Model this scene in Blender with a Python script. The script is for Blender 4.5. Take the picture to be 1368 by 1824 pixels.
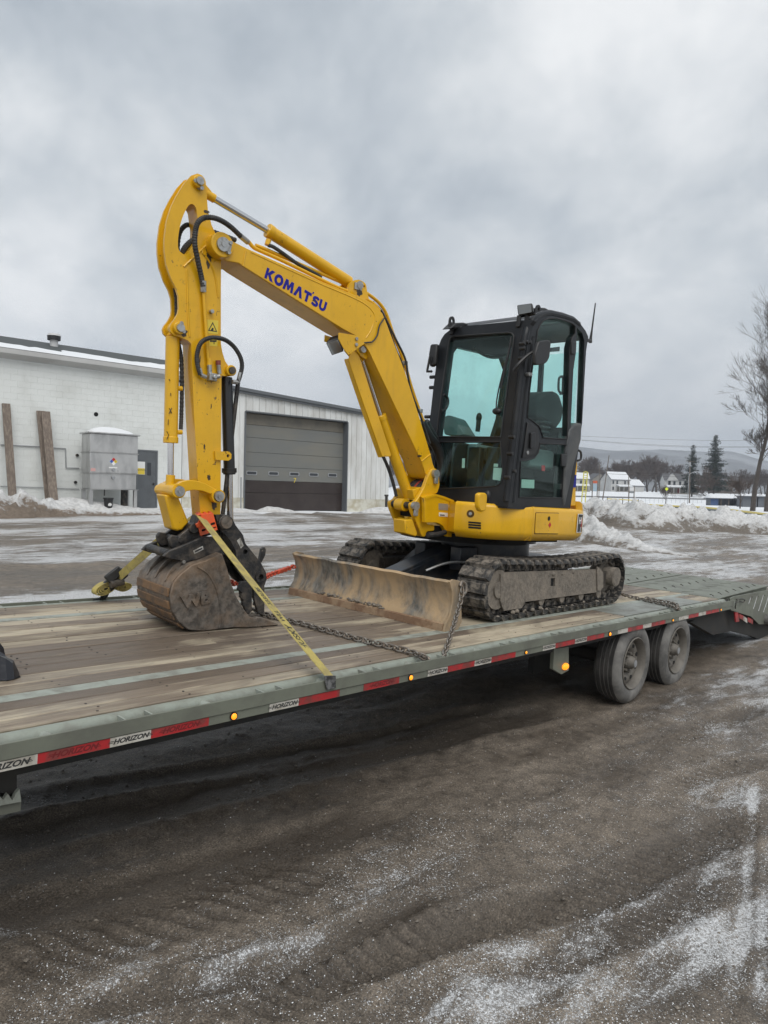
import bpy, bmesh, math, random
import numpy as np
from mathutils import Matrix, Vector, noise
from mathutils.geometry import tessellate_polygon
random.seed(7); np.random.seed(7)
PI = math.pi
for o_ in list(bpy.data.objects): bpy.data.objects.remove(o_)
SC = bpy.context.scene; COL = SC.collection
# ------------------------------------------------------------------ camera, sky, sun, exposure
HC = 1.93                                   # eye height above the ground beside the trailer wheels
FPX, CX, CY = 1265.0, 684.0, 912.0          # phone lens in pixels of the 1368 x 1824 photo
PITCH, ROLL = math.atan((912-876)/FPX), 0.022
def _rx(a): c,s=math.cos(a),math.sin(a); return np.array([[1,0,0],[0,c,-s],[0,s,c]])
def _rz(a): c,s=math.cos(a),math.sin(a); return np.array([[c,-s,0],[s,c,0],[0,0,1]])
RC = _rz(ROLL) @ _rx(PITCH) @ np.array([[1,0,0],[0,0,-1],[0,1,0]],float)   # world -> camera (x right, y down, z forward)
EYE = np.array([0,0,HC])
cd = bpy.data.cameras.new('camera'); cam = bpy.data.objects.new('camera', cd); COL.objects.link(cam)
cd.sensor_fit='AUTO'; cd.sensor_width=36; cd.lens=36*FPX/1824; cd.clip_start=.05; cd.clip_end=20000
M = Matrix(((RC[0][0],-RC[1][0],-RC[2][0],0),(RC[0][1],-RC[1][1],-RC[2][1],0),(RC[0][2],-RC[1][2],-RC[2][2],HC),(0,0,0,1)))
cam.matrix_world = M; SC.camera = cam

SUN_EL, SUN_AZ = math.radians(54), math.radians(160)
wd = bpy.data.worlds.new('World'); SC.world = wd; wd.use_nodes = True
nt = wd.node_tree; nt.nodes.clear()
def N(t, typ, **kw):
    n = t.nodes.new(typ)
    for k,v in kw.items(): setattr(n,k,v)
    return n
L = nt.links.new
wo=N(nt,'ShaderNodeOutputWorld'); bg=N(nt,'ShaderNodeBackground'); bg.inputs[1].default_value=.1
sky=N(nt,'ShaderNodeTexSky',sky_type='NISHITA'); sky.sun_disc=False; sky.sun_elevation=SUN_EL; sky.sun_rotation=SUN_AZ
tc=N(nt,'ShaderNodeTexCoord'); sp=N(nt,'ShaderNodeSeparateXYZ'); L(tc.outputs['Generated'],sp.inputs[0])
def math_(t,op,a,b=None,c=None,clamp=False):
    n=N(t,'ShaderNodeMath',operation=op,use_clamp=clamp)
    for i,x in enumerate((a,b,c)):
        if x is None: continue
        if isinstance(x,(int,float)): n.inputs[i].default_value=x
        else: t.links.new(x,n.inputs[i])
    return n.outputs[0]
def ramp(t,fac,stops,interp='LINEAR'):
    r=N(t,'ShaderNodeValToRGB'); r.color_ramp.interpolation=interp
    e=r.color_ramp.elements
    while len(e)<len(stops): e.new(.5)
    for el,(p,c) in zip(e,stops):
        el.position=p; el.color=(c,c,c,1) if isinstance(c,(int,float)) else (*c,1)
    t.links.new(fac,r.inputs[0]); return r.outputs[0]
def mixc(t,fac,a,b,mode='MIX'):
    n=N(t,'ShaderNodeMix',data_type='RGBA',blend_type=mode)
    for i,x in ((0,fac),(6,a),(7,b)):
        if isinstance(x,(int,float)): n.inputs[i].default_value=x
        elif isinstance(x,tuple): n.inputs[i].default_value=(*x,1)
        else: t.links.new(x,n.inputs[i])
    return n.outputs[2]
def noise_(t,vec,scale,detail=4,rough=.55,dist=0.,out=0):
    n=N(t,'ShaderNodeTexNoise'); n.inputs['Scale'].default_value=scale; n.inputs['Detail'].default_value=detail
    n.inputs['Roughness'].default_value=rough; n.inputs['Distortion'].default_value=dist
    t.links.new(vec,n.inputs['Vector']); return n.outputs[out]
def mapping_(t,vec,scale=(1,1,1),rot=(0,0,0),loc=(0,0,0)):
    m=N(t,'ShaderNodeMapping'); m.inputs['Scale'].default_value=scale; m.inputs['Rotation'].default_value=rot; m.inputs['Location'].default_value=loc
    t.links.new(vec,m.inputs[0]); return m.outputs[0]
zc=math_(nt,'ADD',math_(nt,'MAXIMUM',sp.outputs[2],0.),.45)
cb=N(nt,'ShaderNodeCombineXYZ'); L(math_(nt,'DIVIDE',sp.outputs[0],zc),cb.inputs[0]); L(math_(nt,'DIVIDE',sp.outputs[1],zc),cb.inputs[1]); cb.inputs[2].default_value=.7
cv=mapping_(nt,cb.outputs[0],(1.25,1.0,1),(0,0,.35),(3.1,1.7,0))
n1=noise_(nt,cv,2.6,9,.56,.25); n2=noise_(nt,cv,1.1,4,.5,.2)
cl=math_(nt,'ADD',math_(nt,'MULTIPLY',n1,.62),math_(nt,'MULTIPLY',n2,.38)); n3=noise_(nt,cv,7.5,8,.6,.3); cl=math_(nt,'ADD',cl,math_(nt,'MULTIPLY',math_(nt,'SUBTRACT',n3,.5),.20)); cl=math_(nt,'MULTIPLY_ADD',math_(nt,'SUBTRACT',cl,.5),1.22,.512)
ccol=ramp(nt,cl,[(.34,(3.35,3.72,4.1)),(.44,(4.25,4.6,4.92)),(.52,(5.1,5.38,5.6)),(.60,(6.0,6.2,6.35)),(.70,(7.1,7.2,7.25))])
hz=ramp(nt,sp.outputs[2],[(.0,1.),(.10,.55),(.24,.0)])
ccol=mixc(nt,math_(nt,'MULTIPLY',hz,.6),ccol,(6.5,6.5,6.6))
fin=mixc(nt,.95,sky.outputs[0],ccol)
L(fin,bg.inputs[0]); L(bg.outputs[0],wo.inputs[0])
sl=bpy.data.lights.new('sun','SUN'); sl.energy=1.5; sl.angle=math.radians(50); sl.color=(1,.97,.93)
so=bpy.data.objects.new('sun',sl); COL.objects.link(so)
sd=Vector((math.sin(SUN_AZ)*math.cos(SUN_EL),math.cos(SUN_AZ)*math.cos(SUN_EL),math.sin(SUN_EL)))
so.rotation_euler=sd.to_track_quat('Z','Y').to_euler()
SC.view_settings.view_transform='Standard'; SC.view_settings.look='None'; SC.view_settings.gamma=1; SC.view_settings.exposure=0.45
try: SC.view_settings.use_curve_mapping=False
except Exception: pass

# ------------------------------------------------------------------ frames: right-handed axes a place is measured in
class Frame:
    def __init__(s,R,o): s.R=np.array(R,float); s.o=np.array(o,float)
    def W(s,p): return s.R@np.asarray(p,float)+s.o
    def mat(s):
        m=Matrix.Identity(4)
        for i in range(3):
            for j in range(3): m[i][j]=s.R[i][j]
            m[i][3]=s.o[i]
        return m
    def hit(s,px,axis,val):                      # where the sight line of a photo pixel meets the plane coord[axis]=val of this frame
        d=np.array([(px[0]-CX)/FPX,(px[1]-CY)/FPX,1])@RC
        e=(EYE-s.o)@s.R; d=d@s.R
        return e+d*((val-e[axis])/d[axis])
    def pv(s,pts,v): return [(float(q[0]),float(q[2])) for q in (s.hit(p,1,v) for p in pts)]
    def pu(s,pts,u): return [(float(q[1]),float(q[2])) for q in (s.hit(p,0,u) for p in pts)]
    def pw(s,pts,w): return [(float(q[0]),float(q[1])) for q in (s.hit(p,2,w) for p in pts)]
WORLD=Frame(np.eye(3),(0,0,0))
TR=Frame([[0.68234771,-0.72910653,0.05296481],[0.73027779,0.68313728,-0.00422014],[-0.0331053,0.04155862,0.99858746]],(4.11203747,8.59073513,HC-1.20432191))
def subframe(F,org,yaw):
    c,s=math.cos(yaw),math.sin(yaw)
    return Frame(F.R@np.array([[c,-s,0],[s,c,0],[0,0,1]]),F.W(org))
BM=subframe(TR,(-4.7,1.22,0),-.12)               # boom plane, swung a little off the machine's axis
BL=Frame([[.745,-.667,0],[.667,.745,0],[0,0,1]],(-8.67,26.0,HC-.68))   # the building's street wall
BL.R/=math.hypot(.745,.667); BL.R[2][2]=1
def at(px,py,Z):                                 # world point of a photo pixel at ground distance Z ahead
    d=np.array([(px-CX)/FPX,(py-CY)/FPX,1])@RC
    return EYE+d*(Z/d[1])
# ------------------------------------------------------------------ ground height
NB=np.array([-.667,.745]); PROF_Y=[0,30,60,100,200,250,300,350,500,900,6000]; PROF_Z=[-1.3,-1.35,-1.4,-1.5,-1.55,-1.1,1.9,2.8,4,8,40]
def sm(a,b,x):
    t=min(1,max(0,(x-a)/(b-a))); return t*t*(3-2*t)
def G(x,y):
    t=NB[0]*x+NB[1]*y
    tt=min(t,27); tt=max(tt,-6)
    if t>22: tt=22+(min(t,32)-22)*.5
    al=.745*x+.667*y
    z=-1.93+.052*(tt-3.4)-.008*max(-12,min(12,al-6))*(1-sm(12,26,t))
    f=sm(26,55,y)*(1-sm(-2,-12,x-.02*y))
    if f>0: z=z*(1-f)+float(np.interp(y,PROF_Y,PROF_Z))*f
    return HC+z
# ------------------------------------------------------------------ mesh builder
class MB:
    def __init__(s): s.v=[]; s.f=[]
    def add(s,vs,fs):
        b=len(s.v); s.v+= [tuple(float(c) for c in p) for p in vs]; s.f+=[tuple(i+b for i in f) for f in fs]; return s
    def box(s,c,d,rot=None):
        x,y,z=d[0]/2,d[1]/2,d[2]/2
        vs=[np.array(p) for p in ((-x,-y,-z),(x,-y,-z),(x,y,-z),(-x,y,-z),(-x,-y,z),(x,-y,z),(x,y,z),(-x,y,z))]
        if rot is not None: R=np.array(rot); vs=[R@p for p in vs]
        return s.add([p+np.array(c) for p in vs],[(0,3,2,1),(4,5,6,7),(0,1,5,4),(1,2,6,5),(2,3,7,6),(3,0,4,7)])
    def bx(s,x0,x1,y0,y1,z0,z1): return s.box(((x0+x1)/2,(y0+y1)/2,(z0+z1)/2),(abs(x1-x0),abs(y1-y0),abs(z1-z0)))
    def hexa(s,b,t):                              # bottom 4, top 4
        return s.add(list(b)+list(t),[(0,3,2,1),(4,5,6,7),(0,1,5,4),(1,2,6,5),(2,3,7,6),(3,0,4,7)])
    def bar(s,p0,p1,w,h,up=(0,0,1)):              # rectangular bar
        p0,p1=np.array(p0,float),np.array(p1,float); d=p1-p0; l=np.linalg.norm(d); d/=l
        u=np.array(up,float); x=np.cross(d,u)
        if np.linalg.norm(x)<1e-6: x=np.cross(d,(1,0,0))
        x/=np.linalg.norm(x); y=np.cross(x,d)
        return s.box((p0+p1)/2,(w,h,l),np.stack([x,y,d],1))
    def cyl(s,p0,p1,r0,r1=None,n=16,cap=True):
        r1=r0 if r1 is None else r1
        p0,p1=np.array(p0,float),np.array(p1,float); d=p1-p0; d/=max(1e-9,np.linalg.norm(d))
        a=np.cross(d,(0,0,1) if abs(d[2])<.9 else (1,0,0)); a/=np.linalg.norm(a); b=np.cross(d,a)
        vs=[];fs=[]
        for i in range(n):
            t=2*PI*i/n; q=a*math.cos(t)+b*math.sin(t); vs.append(p0+q*r0)
        for i in range(n):
            t=2*PI*i/n; q=a*math.cos(t)+b*math.sin(t); vs.append(p1+q*r1)
        for i in range(n): j=(i+1)%n; fs.append((i,j,n+j,n+i))
        if cap: fs.append(tuple(range(n-1,-1,-1))); fs.append(tuple(range(n,2*n)))
        return s.add(vs,fs)
    def ring(s,c,axis,prof,n=24):                 # lathe: prof (r, h) closed loop round axis
        ax=np.array(axis,float); ax/=np.linalg.norm(ax); a=np.cross(ax,(0,0,1) if abs(ax[2])<.9 else (1,0,0)); a/=np.linalg.norm(a); b=np.cross(ax,a); c=np.array(c,float)
        m=len(prof); vs=[];fs=[]
        for i in range(n):
            t=2*PI*i/n; q=a*math.cos(t)+b*math.sin(t)
            for r,h in prof: vs.append(c+q*r+ax*h)
        for i in range(n):
            j=(i+1)%n
            for k in range(m):
                l=(k+1)%m; fs.append((i*m+k,j*m+k,j*m+l,i*m+l))
        return s.add(vs,fs)
    def tube(s,path,r,n=8,cap=True,closed=False,ribs=0):
        P=[np.array(p,float) for p in path]; m=len(P); rr=r if isinstance(r,(list,tuple)) else [r]*m
        vs=[];fs=[];pa=None
        for i in range(m):
            d=(P[(i+1)%m]-P[i-1]) if closed else (P[min(i+1,m-1)]-P[max(i-1,0)])
            d/=max(1e-9,np.linalg.norm(d))
            if pa is None: a=np.cross(d,(0,0,1) if abs(d[2])<.9 else (1,0,0))
            else: a=pa-d*np.dot(pa,d)
            a/=max(1e-9,np.linalg.norm(a)); pa=a; b=np.cross(d,a)
            q=rr[i]*(1.16 if ribs and i%2 else 1)
            for k in range(n):
                t=2*PI*k/n; vs.append(P[i]+(a*math.cos(t)+b*math.sin(t))*q)
        for i in range(m if closed else m-1):
            j=(i+1)%m
            for k in range(n): l=(k+1)%n; fs.append((i*n+k,i*n+l,j*n+l,j*n+k))
        if cap and not closed: fs.append(tuple(range(n-1,-1,-1))); fs.append(tuple(range((m-1)*n,m*n)))
        return s.add(vs,fs)
    def plate(s,outer,y0,y1,holes=(),axis=1):     # outline in (x,z) of an y-plane, real thickness y0..y1, through holes
        def to3(p,y): return (p[0],y,p[1]) if axis==1 else ((y,p[0],p[1]) if axis==0 else (p[0],p[1],y))
        loops=[list(outer)]+[list(h) for h in holes]
        tris=tessellate_polygon([[Vector((p[0],p[1],0)) for p in l] for l in loops]) if holes else None
        flat=[p for l in loops for p in l]; n=len(flat)
        vs=[to3(p,y0) for p in flat]+[to3(p,y1) for p in flat]; fs=[]
        if holes:
            for t in tris: fs.append(tuple(t)); fs.append(tuple(i+n for i in reversed(t)))
        else: fs.append(tuple(range(n))); fs.append(tuple(range(2*n-1,n-1,-1)))
        b=0
        for l in loops:
            m=len(l)
            for i in range(m): j=(i+1)%m; fs.append((b+i,b+j,n+b+j,n+b+i))
            b+=m
        return s.add(vs,fs)
    def sphere(s,c,r,n=12,m=8):
        c=np.array(c,float); r=np.array(r if hasattr(r,'__len__') else (r,r,r),float)
        vs=[c+r*(0,0,1)];fs=[]
        for j in range(1,m):
            for i in range(n): t=2*PI*i/n; q=PI*j/m; vs.append(c+r*np.array((math.sin(q)*math.cos(t),math.sin(q)*math.sin(t),math.cos(q))))
        vs.append(c-r*(0,0,1)); e=len(vs)-1
        for i in range(n):
            k=(i+1)%n; fs.append((0,1+i,1+k)); fs.append((e,1+(m-2)*n+k,1+(m-2)*n+i))
            for j in range(m-2): fs.append((1+j*n+i,1+(j+1)*n+i,1+(j+1)*n+k,1+j*n+k))
        return s.add(vs,fs)
    def mesh(s,name,F=None,base=None,Rt=None):
        v=np.array(s.v,float).reshape(-1,3)
        if F is not None: v=v@F.R.T+F.o
        if base is not None: v=v-base
        if Rt is not None: v=v@Rt
        me=bpy.data.meshes.new(name); me.from_pydata(v.tolist(),[],s.f); return me
def finish(me,smooth=35):
    bm=bmesh.new(); bm.from_mesh(me); bmesh.ops.recalc_face_normals(bm,faces=bm.faces); bm.to_mesh(me); bm.free()
    if smooth:
        me.shade_smooth()
        me.set_sharp_from_angle(angle=math.radians(smooth))
def bevel(o,w,seg=2,ang=40):
    m=o.modifiers.new('bevel','BEVEL'); m.width=w; m.segments=seg; m.limit_method='ANGLE'; m.angle_limit=math.radians(ang); m.harden_normals=False
    return o
class Thing:
    def __init__(s,name,label,cat,F=WORLD,base=(0,0,0),group=None,kind=None):
        s.F=F; s.R=F.R.copy(); s.base=F.W(base)
        o=bpy.data.objects.new(name,None); COL.objects.link(o); o.empty_display_size=.2
        m=Matrix.Identity(4)
        for i in range(3):
            for j in range(3): m[i][j]=s.R[i][j]
            m[i][3]=s.base[i]
        o.matrix_world=m; s.o=o; s.m=m
        if label: o['label']=label
        if cat: o['category']=cat
        if group: o['group']=group
        if kind: o['kind']=kind
    def part(s,name,mb,mat,parent=None,F=None,bev=0,smooth=35,label=None,kind=None,seg=2):
        me=mb.mesh(name,F or s.F,s.base,s.R); finish(me,smooth); me.materials.append(mat)
        o=bpy.data.objects.new(name,me); COL.objects.link(o); o.parent=parent or s.o
        if bev: bevel(o,bev,seg)
        if label: o['label']=label
        if kind: o['kind']=kind
        return o
    def inst(s,name,me,world,parent=None):        # shared mesh placed with a world matrix
        o=bpy.data.objects.new(name,me); COL.objects.link(o); o.parent=parent or s.o
        o.matrix_local=s.m.inverted()@world; return o
def single(name,mb,mat,label=None,cat=None,F=WORLD,base=(0,0,0),group=None,kind=None,bev=0,smooth=35):
    B=F.W(base); me=mb.mesh(name,F,B,F.R); finish(me,smooth); me.materials.append(mat)
    o=bpy.data.objects.new(name,me); COL.objects.link(o)
    m=F.mat(); 
    for i in range(3): m[i][3]=B[i]
    o.matrix_world=m
    if label: o['label']=label
    if cat: o['category']=cat
    if group: o['group']=group
    if kind: o['kind']=kind
    if bev: bevel(o,bev)
    return o
def spline(pts,n=8,closed=False):
    P=[np.array(p,float) for p in pts]; m=len(P); out=[]
    for i in range(m if closed else m-1):
        p0=P[i-1] if (closed or i>0) else 2*P[0]-P[1]; p1=P[i]; p2=P[(i+1)%m]; p3=P[(i+2)%m] if (closed or i+2<m) else 2*P[-1]-P[-2]
        for k in range(n):
            t=k/n; out.append(.5*((2*p1)+(-p0+p2)*t+(2*p0-5*p1+4*p2-p3)*t*t+(-p0+3*p1-3*p2+p3)*t**3))
    if not closed: out.append(P[-1])
    return out
def rnd(pts,r,n=4):                                # round the corners of a polygon
    P=[np.array(p,float) for p in pts]; out=[]; m=len(P)
    for i in range(m):
        a,b,c=P[i-1],P[i],P[(i+1)%m]; d1=a-b; d2=c-b; l1,l2=np.linalg.norm(d1),np.linalg.norm(d2)
        q=min(r,l1*.45,l2*.45); s0=b+d1/l1*q; s1=b+d2/l2*q
        for k in range(n+1):
            t=k/n; out.append(tuple((1-t)**2*s0+2*t*(1-t)*b+t*t*s1))
    return out
def circ(c,r,n=20): return [(c[0]+r*math.cos(2*PI*i/n),c[1]+r*math.sin(2*PI*i/n)) for i in range(n)]
def text_mb(txt,size,shear=0,offset=0,res=3):
    cu=bpy.data.curves.new('lettering','FONT'); cu.body=txt; cu.size=size; cu.shear=shear; cu.offset=offset; cu.resolution_u=res; cu.align_x='CENTER'; cu.align_y='CENTER'
    ob=bpy.data.objects.new('lettering',cu); me=bpy.data.meshes.new_from_object(ob)
    v=[tuple(x.co) for x in me.vertices]; f=[tuple(p.vertices) for p in me.polygons]
    bpy.data.objects.remove(ob); bpy.data.curves.remove(cu); bpy.data.meshes.remove(me); return v,f
def put_text(mb,txt,size,org,ex,ey,shear=0,offset=0,lift=0.0):
    v,f=text_mb(txt,size,shear,offset); ex,ey=np.array(ex,float),np.array(ey,float); ex/=np.linalg.norm(ex); ey/=np.linalg.norm(ey); n=np.cross(ex,ey)
    mb.add([np.array(org)+ex*p[0]+ey*p[1]+n*lift for p in v],f)
# ------------------------------------------------------------------ materials
MATS={}
def mat(name,col,rough=.6,metal=0,dirt=None,dscale=6,damt=.5,bump=.0,bscale=40,spec=.5,rand=0,stretch=(1,1,1),thr=(.44,.61),rvar=.15,fine=0.,coat=0,world=False):
    if name in MATS: return MATS[name]
    m=bpy.data.materials.new(name); m.use_nodes=True; t=m.node_tree; b=t.nodes['Principled BSDF']; MATS[name]=m
    tc=N(t,'ShaderNodeTexCoord')
    vec=mapping_(t,tc.outputs['Object'],stretch)
    c=(*col,1); b.inputs['Base Color'].default_value=c; b.inputs['Roughness'].default_value=rough; b.inputs['Metallic'].default_value=metal
    b.inputs['Specular IOR Level'].default_value=spec
    if coat: b.inputs['Coat Weight'].default_value=coat; b.inputs['Coat Roughness'].default_value=.10
    colo=None
    if rand:
        oi=N(t,'ShaderNodeObjectInfo'); h=N(t,'ShaderNodeHueSaturation'); h.inputs['Color'].default_value=c
        t.links.new(math_(t,'MULTIPLY_ADD',oi.outputs['Random'],2*rand,1-rand),h.inputs['Value']); colo=h.outputs[0]
    if fine:
        nf=noise_(t,vec,bscale,5,.6); colo=mixc(t,1.0,colo if colo is not None else col,ramp(t,nf,[(.38,1-fine*1.3),(.62,1+fine*1.3)]),'MULTIPLY')
    if dirt:
        n=noise_(t,vec,dscale,7,.62,.3); f=ramp(t,n,[(thr[0],0),(thr[1],1)])
        f=math_(t,'MULTIPLY',f,damt)
        colo=mixc(t,f,colo if colo is not None else col,dirt)
        t.links.new(math_(t,'MULTIPLY_ADD',n,rvar*2,rough-rvar),b.inputs['Roughness'])
    if colo is not None: t.links.new(colo,b.inputs['Base Color'])
    if bump:
        bn=noise_(t,vec,bscale,5,.6); bp=N(t,'ShaderNodeBump'); bp.inputs['Strength'].default_value=bump; bp.inputs['Distance'].default_value=.02
        t.links.new(bn,bp.inputs['Height']); t.links.new(bp.outputs[0],b.inputs['Normal'])
    return m
def emis(name,col,st,base=(.8,.3,.02)):
    m=mat(name,base,.3); b=m.node_tree.nodes['Principled BSDF']; b.inputs['Emission Color'].default_value=(*col,1); b.inputs['Emission Strength'].default_value=st; return m
def scratched(name,col,chip,rough=.42):
    m=mat(name,col,rough,0,dirt=tuple(c*.60 for c in col),dscale=2.6,damt=.40,coat=.55,bump=.02,bscale=90,spec=.3,thr=(.42,.70))
    t=m.node_tree; b=t.nodes['Principled BSDF']; src=b.inputs['Base Color'].links[0].from_socket
    tc=N(t,'ShaderNodeTexCoord')
    v=mapping_(t,tc.outputs['Object'],(1,1,.55)); a=noise_(t,v,34,3,.7,1.2); g=noise_(t,tc.outputs['Object'],3.1,3,.6)
    f=math_(t,'MULTIPLY',ramp(t,a,[(.655,0),(.675,1)]),ramp(t,g,[(.46,0),(.56,1)]))
    gr=noise_(t,mapping_(t,tc.outputs['Object'],(3,3,.5)),4,6,.65)        # grime runs
    c=mixc(t,math_(t,'MULTIPLY',ramp(t,gr,[(.55,0),(.8,1)]),.22),src,(.16,.10,.045))
    t.links.new(mixc(t,math_(t,'MULTIPLY',f,.85),c,chip),b.inputs['Base Color']); return m
YEL=scratched('yellow_paint',(.74,.41,.005),(.05,.03,.02))
CAB=mat('cab_charcoal_paint',(.013,.015,.018),.38,0,dirt=(.035,.036,.037),dscale=5,damt=.4,bump=.02,bscale=120,spec=.3)
BLK=mat('black_plastic',(.010,.010,.011),.45,0,dirt=(.03,.029,.028),dscale=8,damt=.5)
HOSE=mat('black_hose',(.022,.023,.025),.55,0,dirt=(.07,.068,.062),dscale=20,damt=.5)
NAVY=mat('dark_frame_paint',(.012,.016,.022),.38,0,dirt=(.07,.06,.05),dscale=7,damt=.55,bump=.05)
IRON=mat('dark_worn_steel',(.022,.022,.023),.48,.2,dirt=(.14,.115,.09),dscale=11,damt=.7,bump=.3,bscale=40,thr=(.46,.66))
ZINC=mat('zinc_bolt',(.42,.43,.43),.38,.7,dirt=(.2,.17,.13),dscale=30,damt=.5)
CHROME=mat('chrome_rod',(.62,.62,.63),.16,1.0)
MUD=mat('muddy_steel',(.155,.136,.113),.85,0,dirt=(.25,.215,.175),dscale=8,damt=.8,bump=.5,bscale=30,fine=.2,thr=(.40,.66))
PADM=mat('rubber_track_pad',(.030,.029,.028),.75,0,dirt=(.235,.205,.17),dscale=14,damt=.9,bump=.6,bscale=34,rand=.4,thr=(.42,.60),fine=.3)
RUST=mat('rusty_bucket_steel',(.115,.100,.085),.6,.15,dirt=(.25,.165,.10),dscale=4.5,damt=.75,bump=.35,bscale=26,fine=.3,thr=(.44,.70))
BLADE=mat('rusty_blade_steel',(.165,.155,.135),.72,.1,dirt=(.46,.325,.185),dscale=3.4,damt=.95,bump=.35,bscale=24,fine=.3,stretch=(1,1,.4),thr=(.38,.56))
CHAIN=mat('bare_chain',(.20,.185,.165),.5,.5,dirt=(.20,.13,.08),dscale=30,damt=.5)
REDCH=mat('orange_red_chain',(.62,.075,.03),.5,.0,dirt=(.12,.05,.03),dscale=20,damt=.5)
ORNG=mat('orange_plastic',(.80,.11,.025),.45,0,dirt=(.45,.12,.06),dscale=9,damt=.5)
WEB=mat('yellow_webbing',(.46,.375,.11),.85,0,dirt=(.29,.24,.105),dscale=16,damt=.85,bump=.25,bscale=260)
TRP=mat('sage_trailer_paint',(.160,.172,.136),.52,0,dirt=(.105,.105,.088),dscale=3.5,damt=.6,bump=.05,bscale=60)
TRL=mat('worn_sage_paint',(.29,.315,.275),.55,0,dirt=(.17,.165,.14),dscale=9,damt=.7,bump=.08,bscale=60)
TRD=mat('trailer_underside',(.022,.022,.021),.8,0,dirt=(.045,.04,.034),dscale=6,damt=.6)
REDT=mat('red_reflective_tape',(.40,.022,.026),.42,0,dirt=(.13,.05,.042),dscale=11,damt=.75)
WHT=mat('white_reflective_tape',(.52,.50,.45),.4,0,dirt=(.25,.22,.17),dscale=16,damt=.6)
INK=mat('black_print',(.03,.03,.03),.6)
BLUE=mat('blue_print',(.012,.014,.25),.45,spec=.25)
TYRE=mat('tyre_rubber',(.085,.083,.079),.82,0,dirt=(.215,.207,.193),dscale=5,damt=.85,bump=.18,bscale=50,thr=(.36,.62))
TREADM=mat('tyre_tread_rubber',(.030,.029,.028),.8,0,dirt=(.075,.07,.064),dscale=6,damt=.8,bump=.2,bscale=40)
RIM=mat('dusty_rim',(.155,.142,.122),.65,.1,dirt=(.11,.10,.088),dscale=9,damt=.7,bump=.08)
AMB=emis('amber_lamp',(1,.27,.01),1.15,(.8,.25,.02))
AMBD=emis('amber_lens',(1,.34,.02),.7,(.75,.30,.02))
LENS=mat('lamp_glass',(.20,.21,.21),.10,.4)
STEEL=mat('stainless_sheet',(.50,.50,.495),.32,.7,dirt=(.36,.36,.36),dscale=2.2,damt=.8,bump=.03,bscale=5,stretch=(1,1,.4))
WBLK=mat('white_painted_block',(.70,.72,.70),.8,0,dirt=(.52,.53,.50),dscale=1.1,damt=.6,bump=.12,bscale=30,thr=(.45,.75))
WPAN=mat('white_ribbed_metal',(.66,.67,.655),.55,0,dirt=(.48,.47,.44),dscale=1.4,damt=.6,stretch=(1,1,.35),rand=.05,bump=.03,bscale=8)
CONC=mat('stained_concrete',(.58,.57,.50),.85,0,dirt=(.36,.31,.20),dscale=2.5,damt=.7,bump=.2,bscale=20)
TRIM=mat('grey_roof_trim',(.115,.125,.135),.5)
ROOF=mat('dark_roof_sheet',(.055,.062,.062),.7)
DOORG=mat('grey_door_panel',(.155,.16,.152),.5,0,dirt=(.21,.195,.155),dscale=1.1,damt=.7,stretch=(.4,1,1.2),thr=(.42,.75))
DOORB=mat('brown_door_panel',(.030,.021,.019),.5,0,dirt=(.05,.04,.035),dscale=2,damt=.5)
DOORT=mat('tan_door_panel',(.165,.15,.12),.55,0,dirt=(.11,.105,.09),dscale=1.5,damt=.7)
MDOOR=mat('slate_door_paint',(.105,.115,.125),.5,0,dirt=(.075,.08,.085),dscale=3,damt=.5)
DARK=mat('dark_recess',(.008,.008,.008),.9)
TIM=mat('weathered_timber',(.15,.12,.098),.85,0,dirt=(.26,.215,.175),dscale=5,damt=.8,bump=.4,bscale=22,stretch=(4,4,.6))
RED=mat('red_print',(.5,.02,.02),.5); YLW=mat('yellow_print',(.72,.55,.06),.5); WHITE=mat('white_print',(.78,.78,.76),.5); BLU2=mat('blue_sign_print',(.05,.14,.5),.5)
BARK=mat('grey_brown_bark',(.072,.060,.052),.9,0,dirt=(.11,.095,.082),dscale=3,damt=.7)
TWIG=mat('brown_twigs',(.098,.074,.062),.95)
NEED=mat('pine_needles',(.020,.030,.022),.9,0,dirt=(.045,.05,.036),dscale=1.2,damt=.7)
HW=mat('white_siding',(.47,.47,.46),.7,0,dirt=(.36,.355,.345),dscale=.6,damt=.5); HBE=mat('beige_siding',(.23,.215,.19),.75); HROOF=mat('grey_shingle',(.10,.10,.105),.85)
WIN=mat('dark_window_glass',(.03,.035,.042),.15); BRICK=mat('red_brick',(.30,.085,.05),.85,0,dirt=(.2,.06,.045),dscale=4,damt=.6)
POLE=mat('weathered_pole',(.14,.115,.095),.85); FENG=mat('grey_fence_panel',(.20,.215,.225),.6); YCAP=mat('yellow_fence_cap',(.62,.50,.14),.5); YSTEEL=mat('bright_yellow_steel',(.52,.47,.08),.5)
DBLUE=mat('dugout_blue_board',(.045,.085,.19),.6); DGREY=mat('dugout_grey_board',(.12,.13,.145),.7); GALV=mat('galvanised_pipe',(.33,.34,.35),.5,.4)
SEATM=mat('seat_fabric',(.014,.015,.016),.8,0,dirt=(.035,.035,.035),dscale=20,damt=.5); CONS=mat('grey_console',(.17,.18,.175),.6)
TARP=mat('black_tarp',(.014,.015,.02),.33,0,bump=.4,bscale=9)
SNW=mat('clean_snow',(.68,.70,.72),.7,0,dirt=(.68,.69,.70),dscale=1.6,damt=.5,bump=.35,bscale=7)
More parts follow.
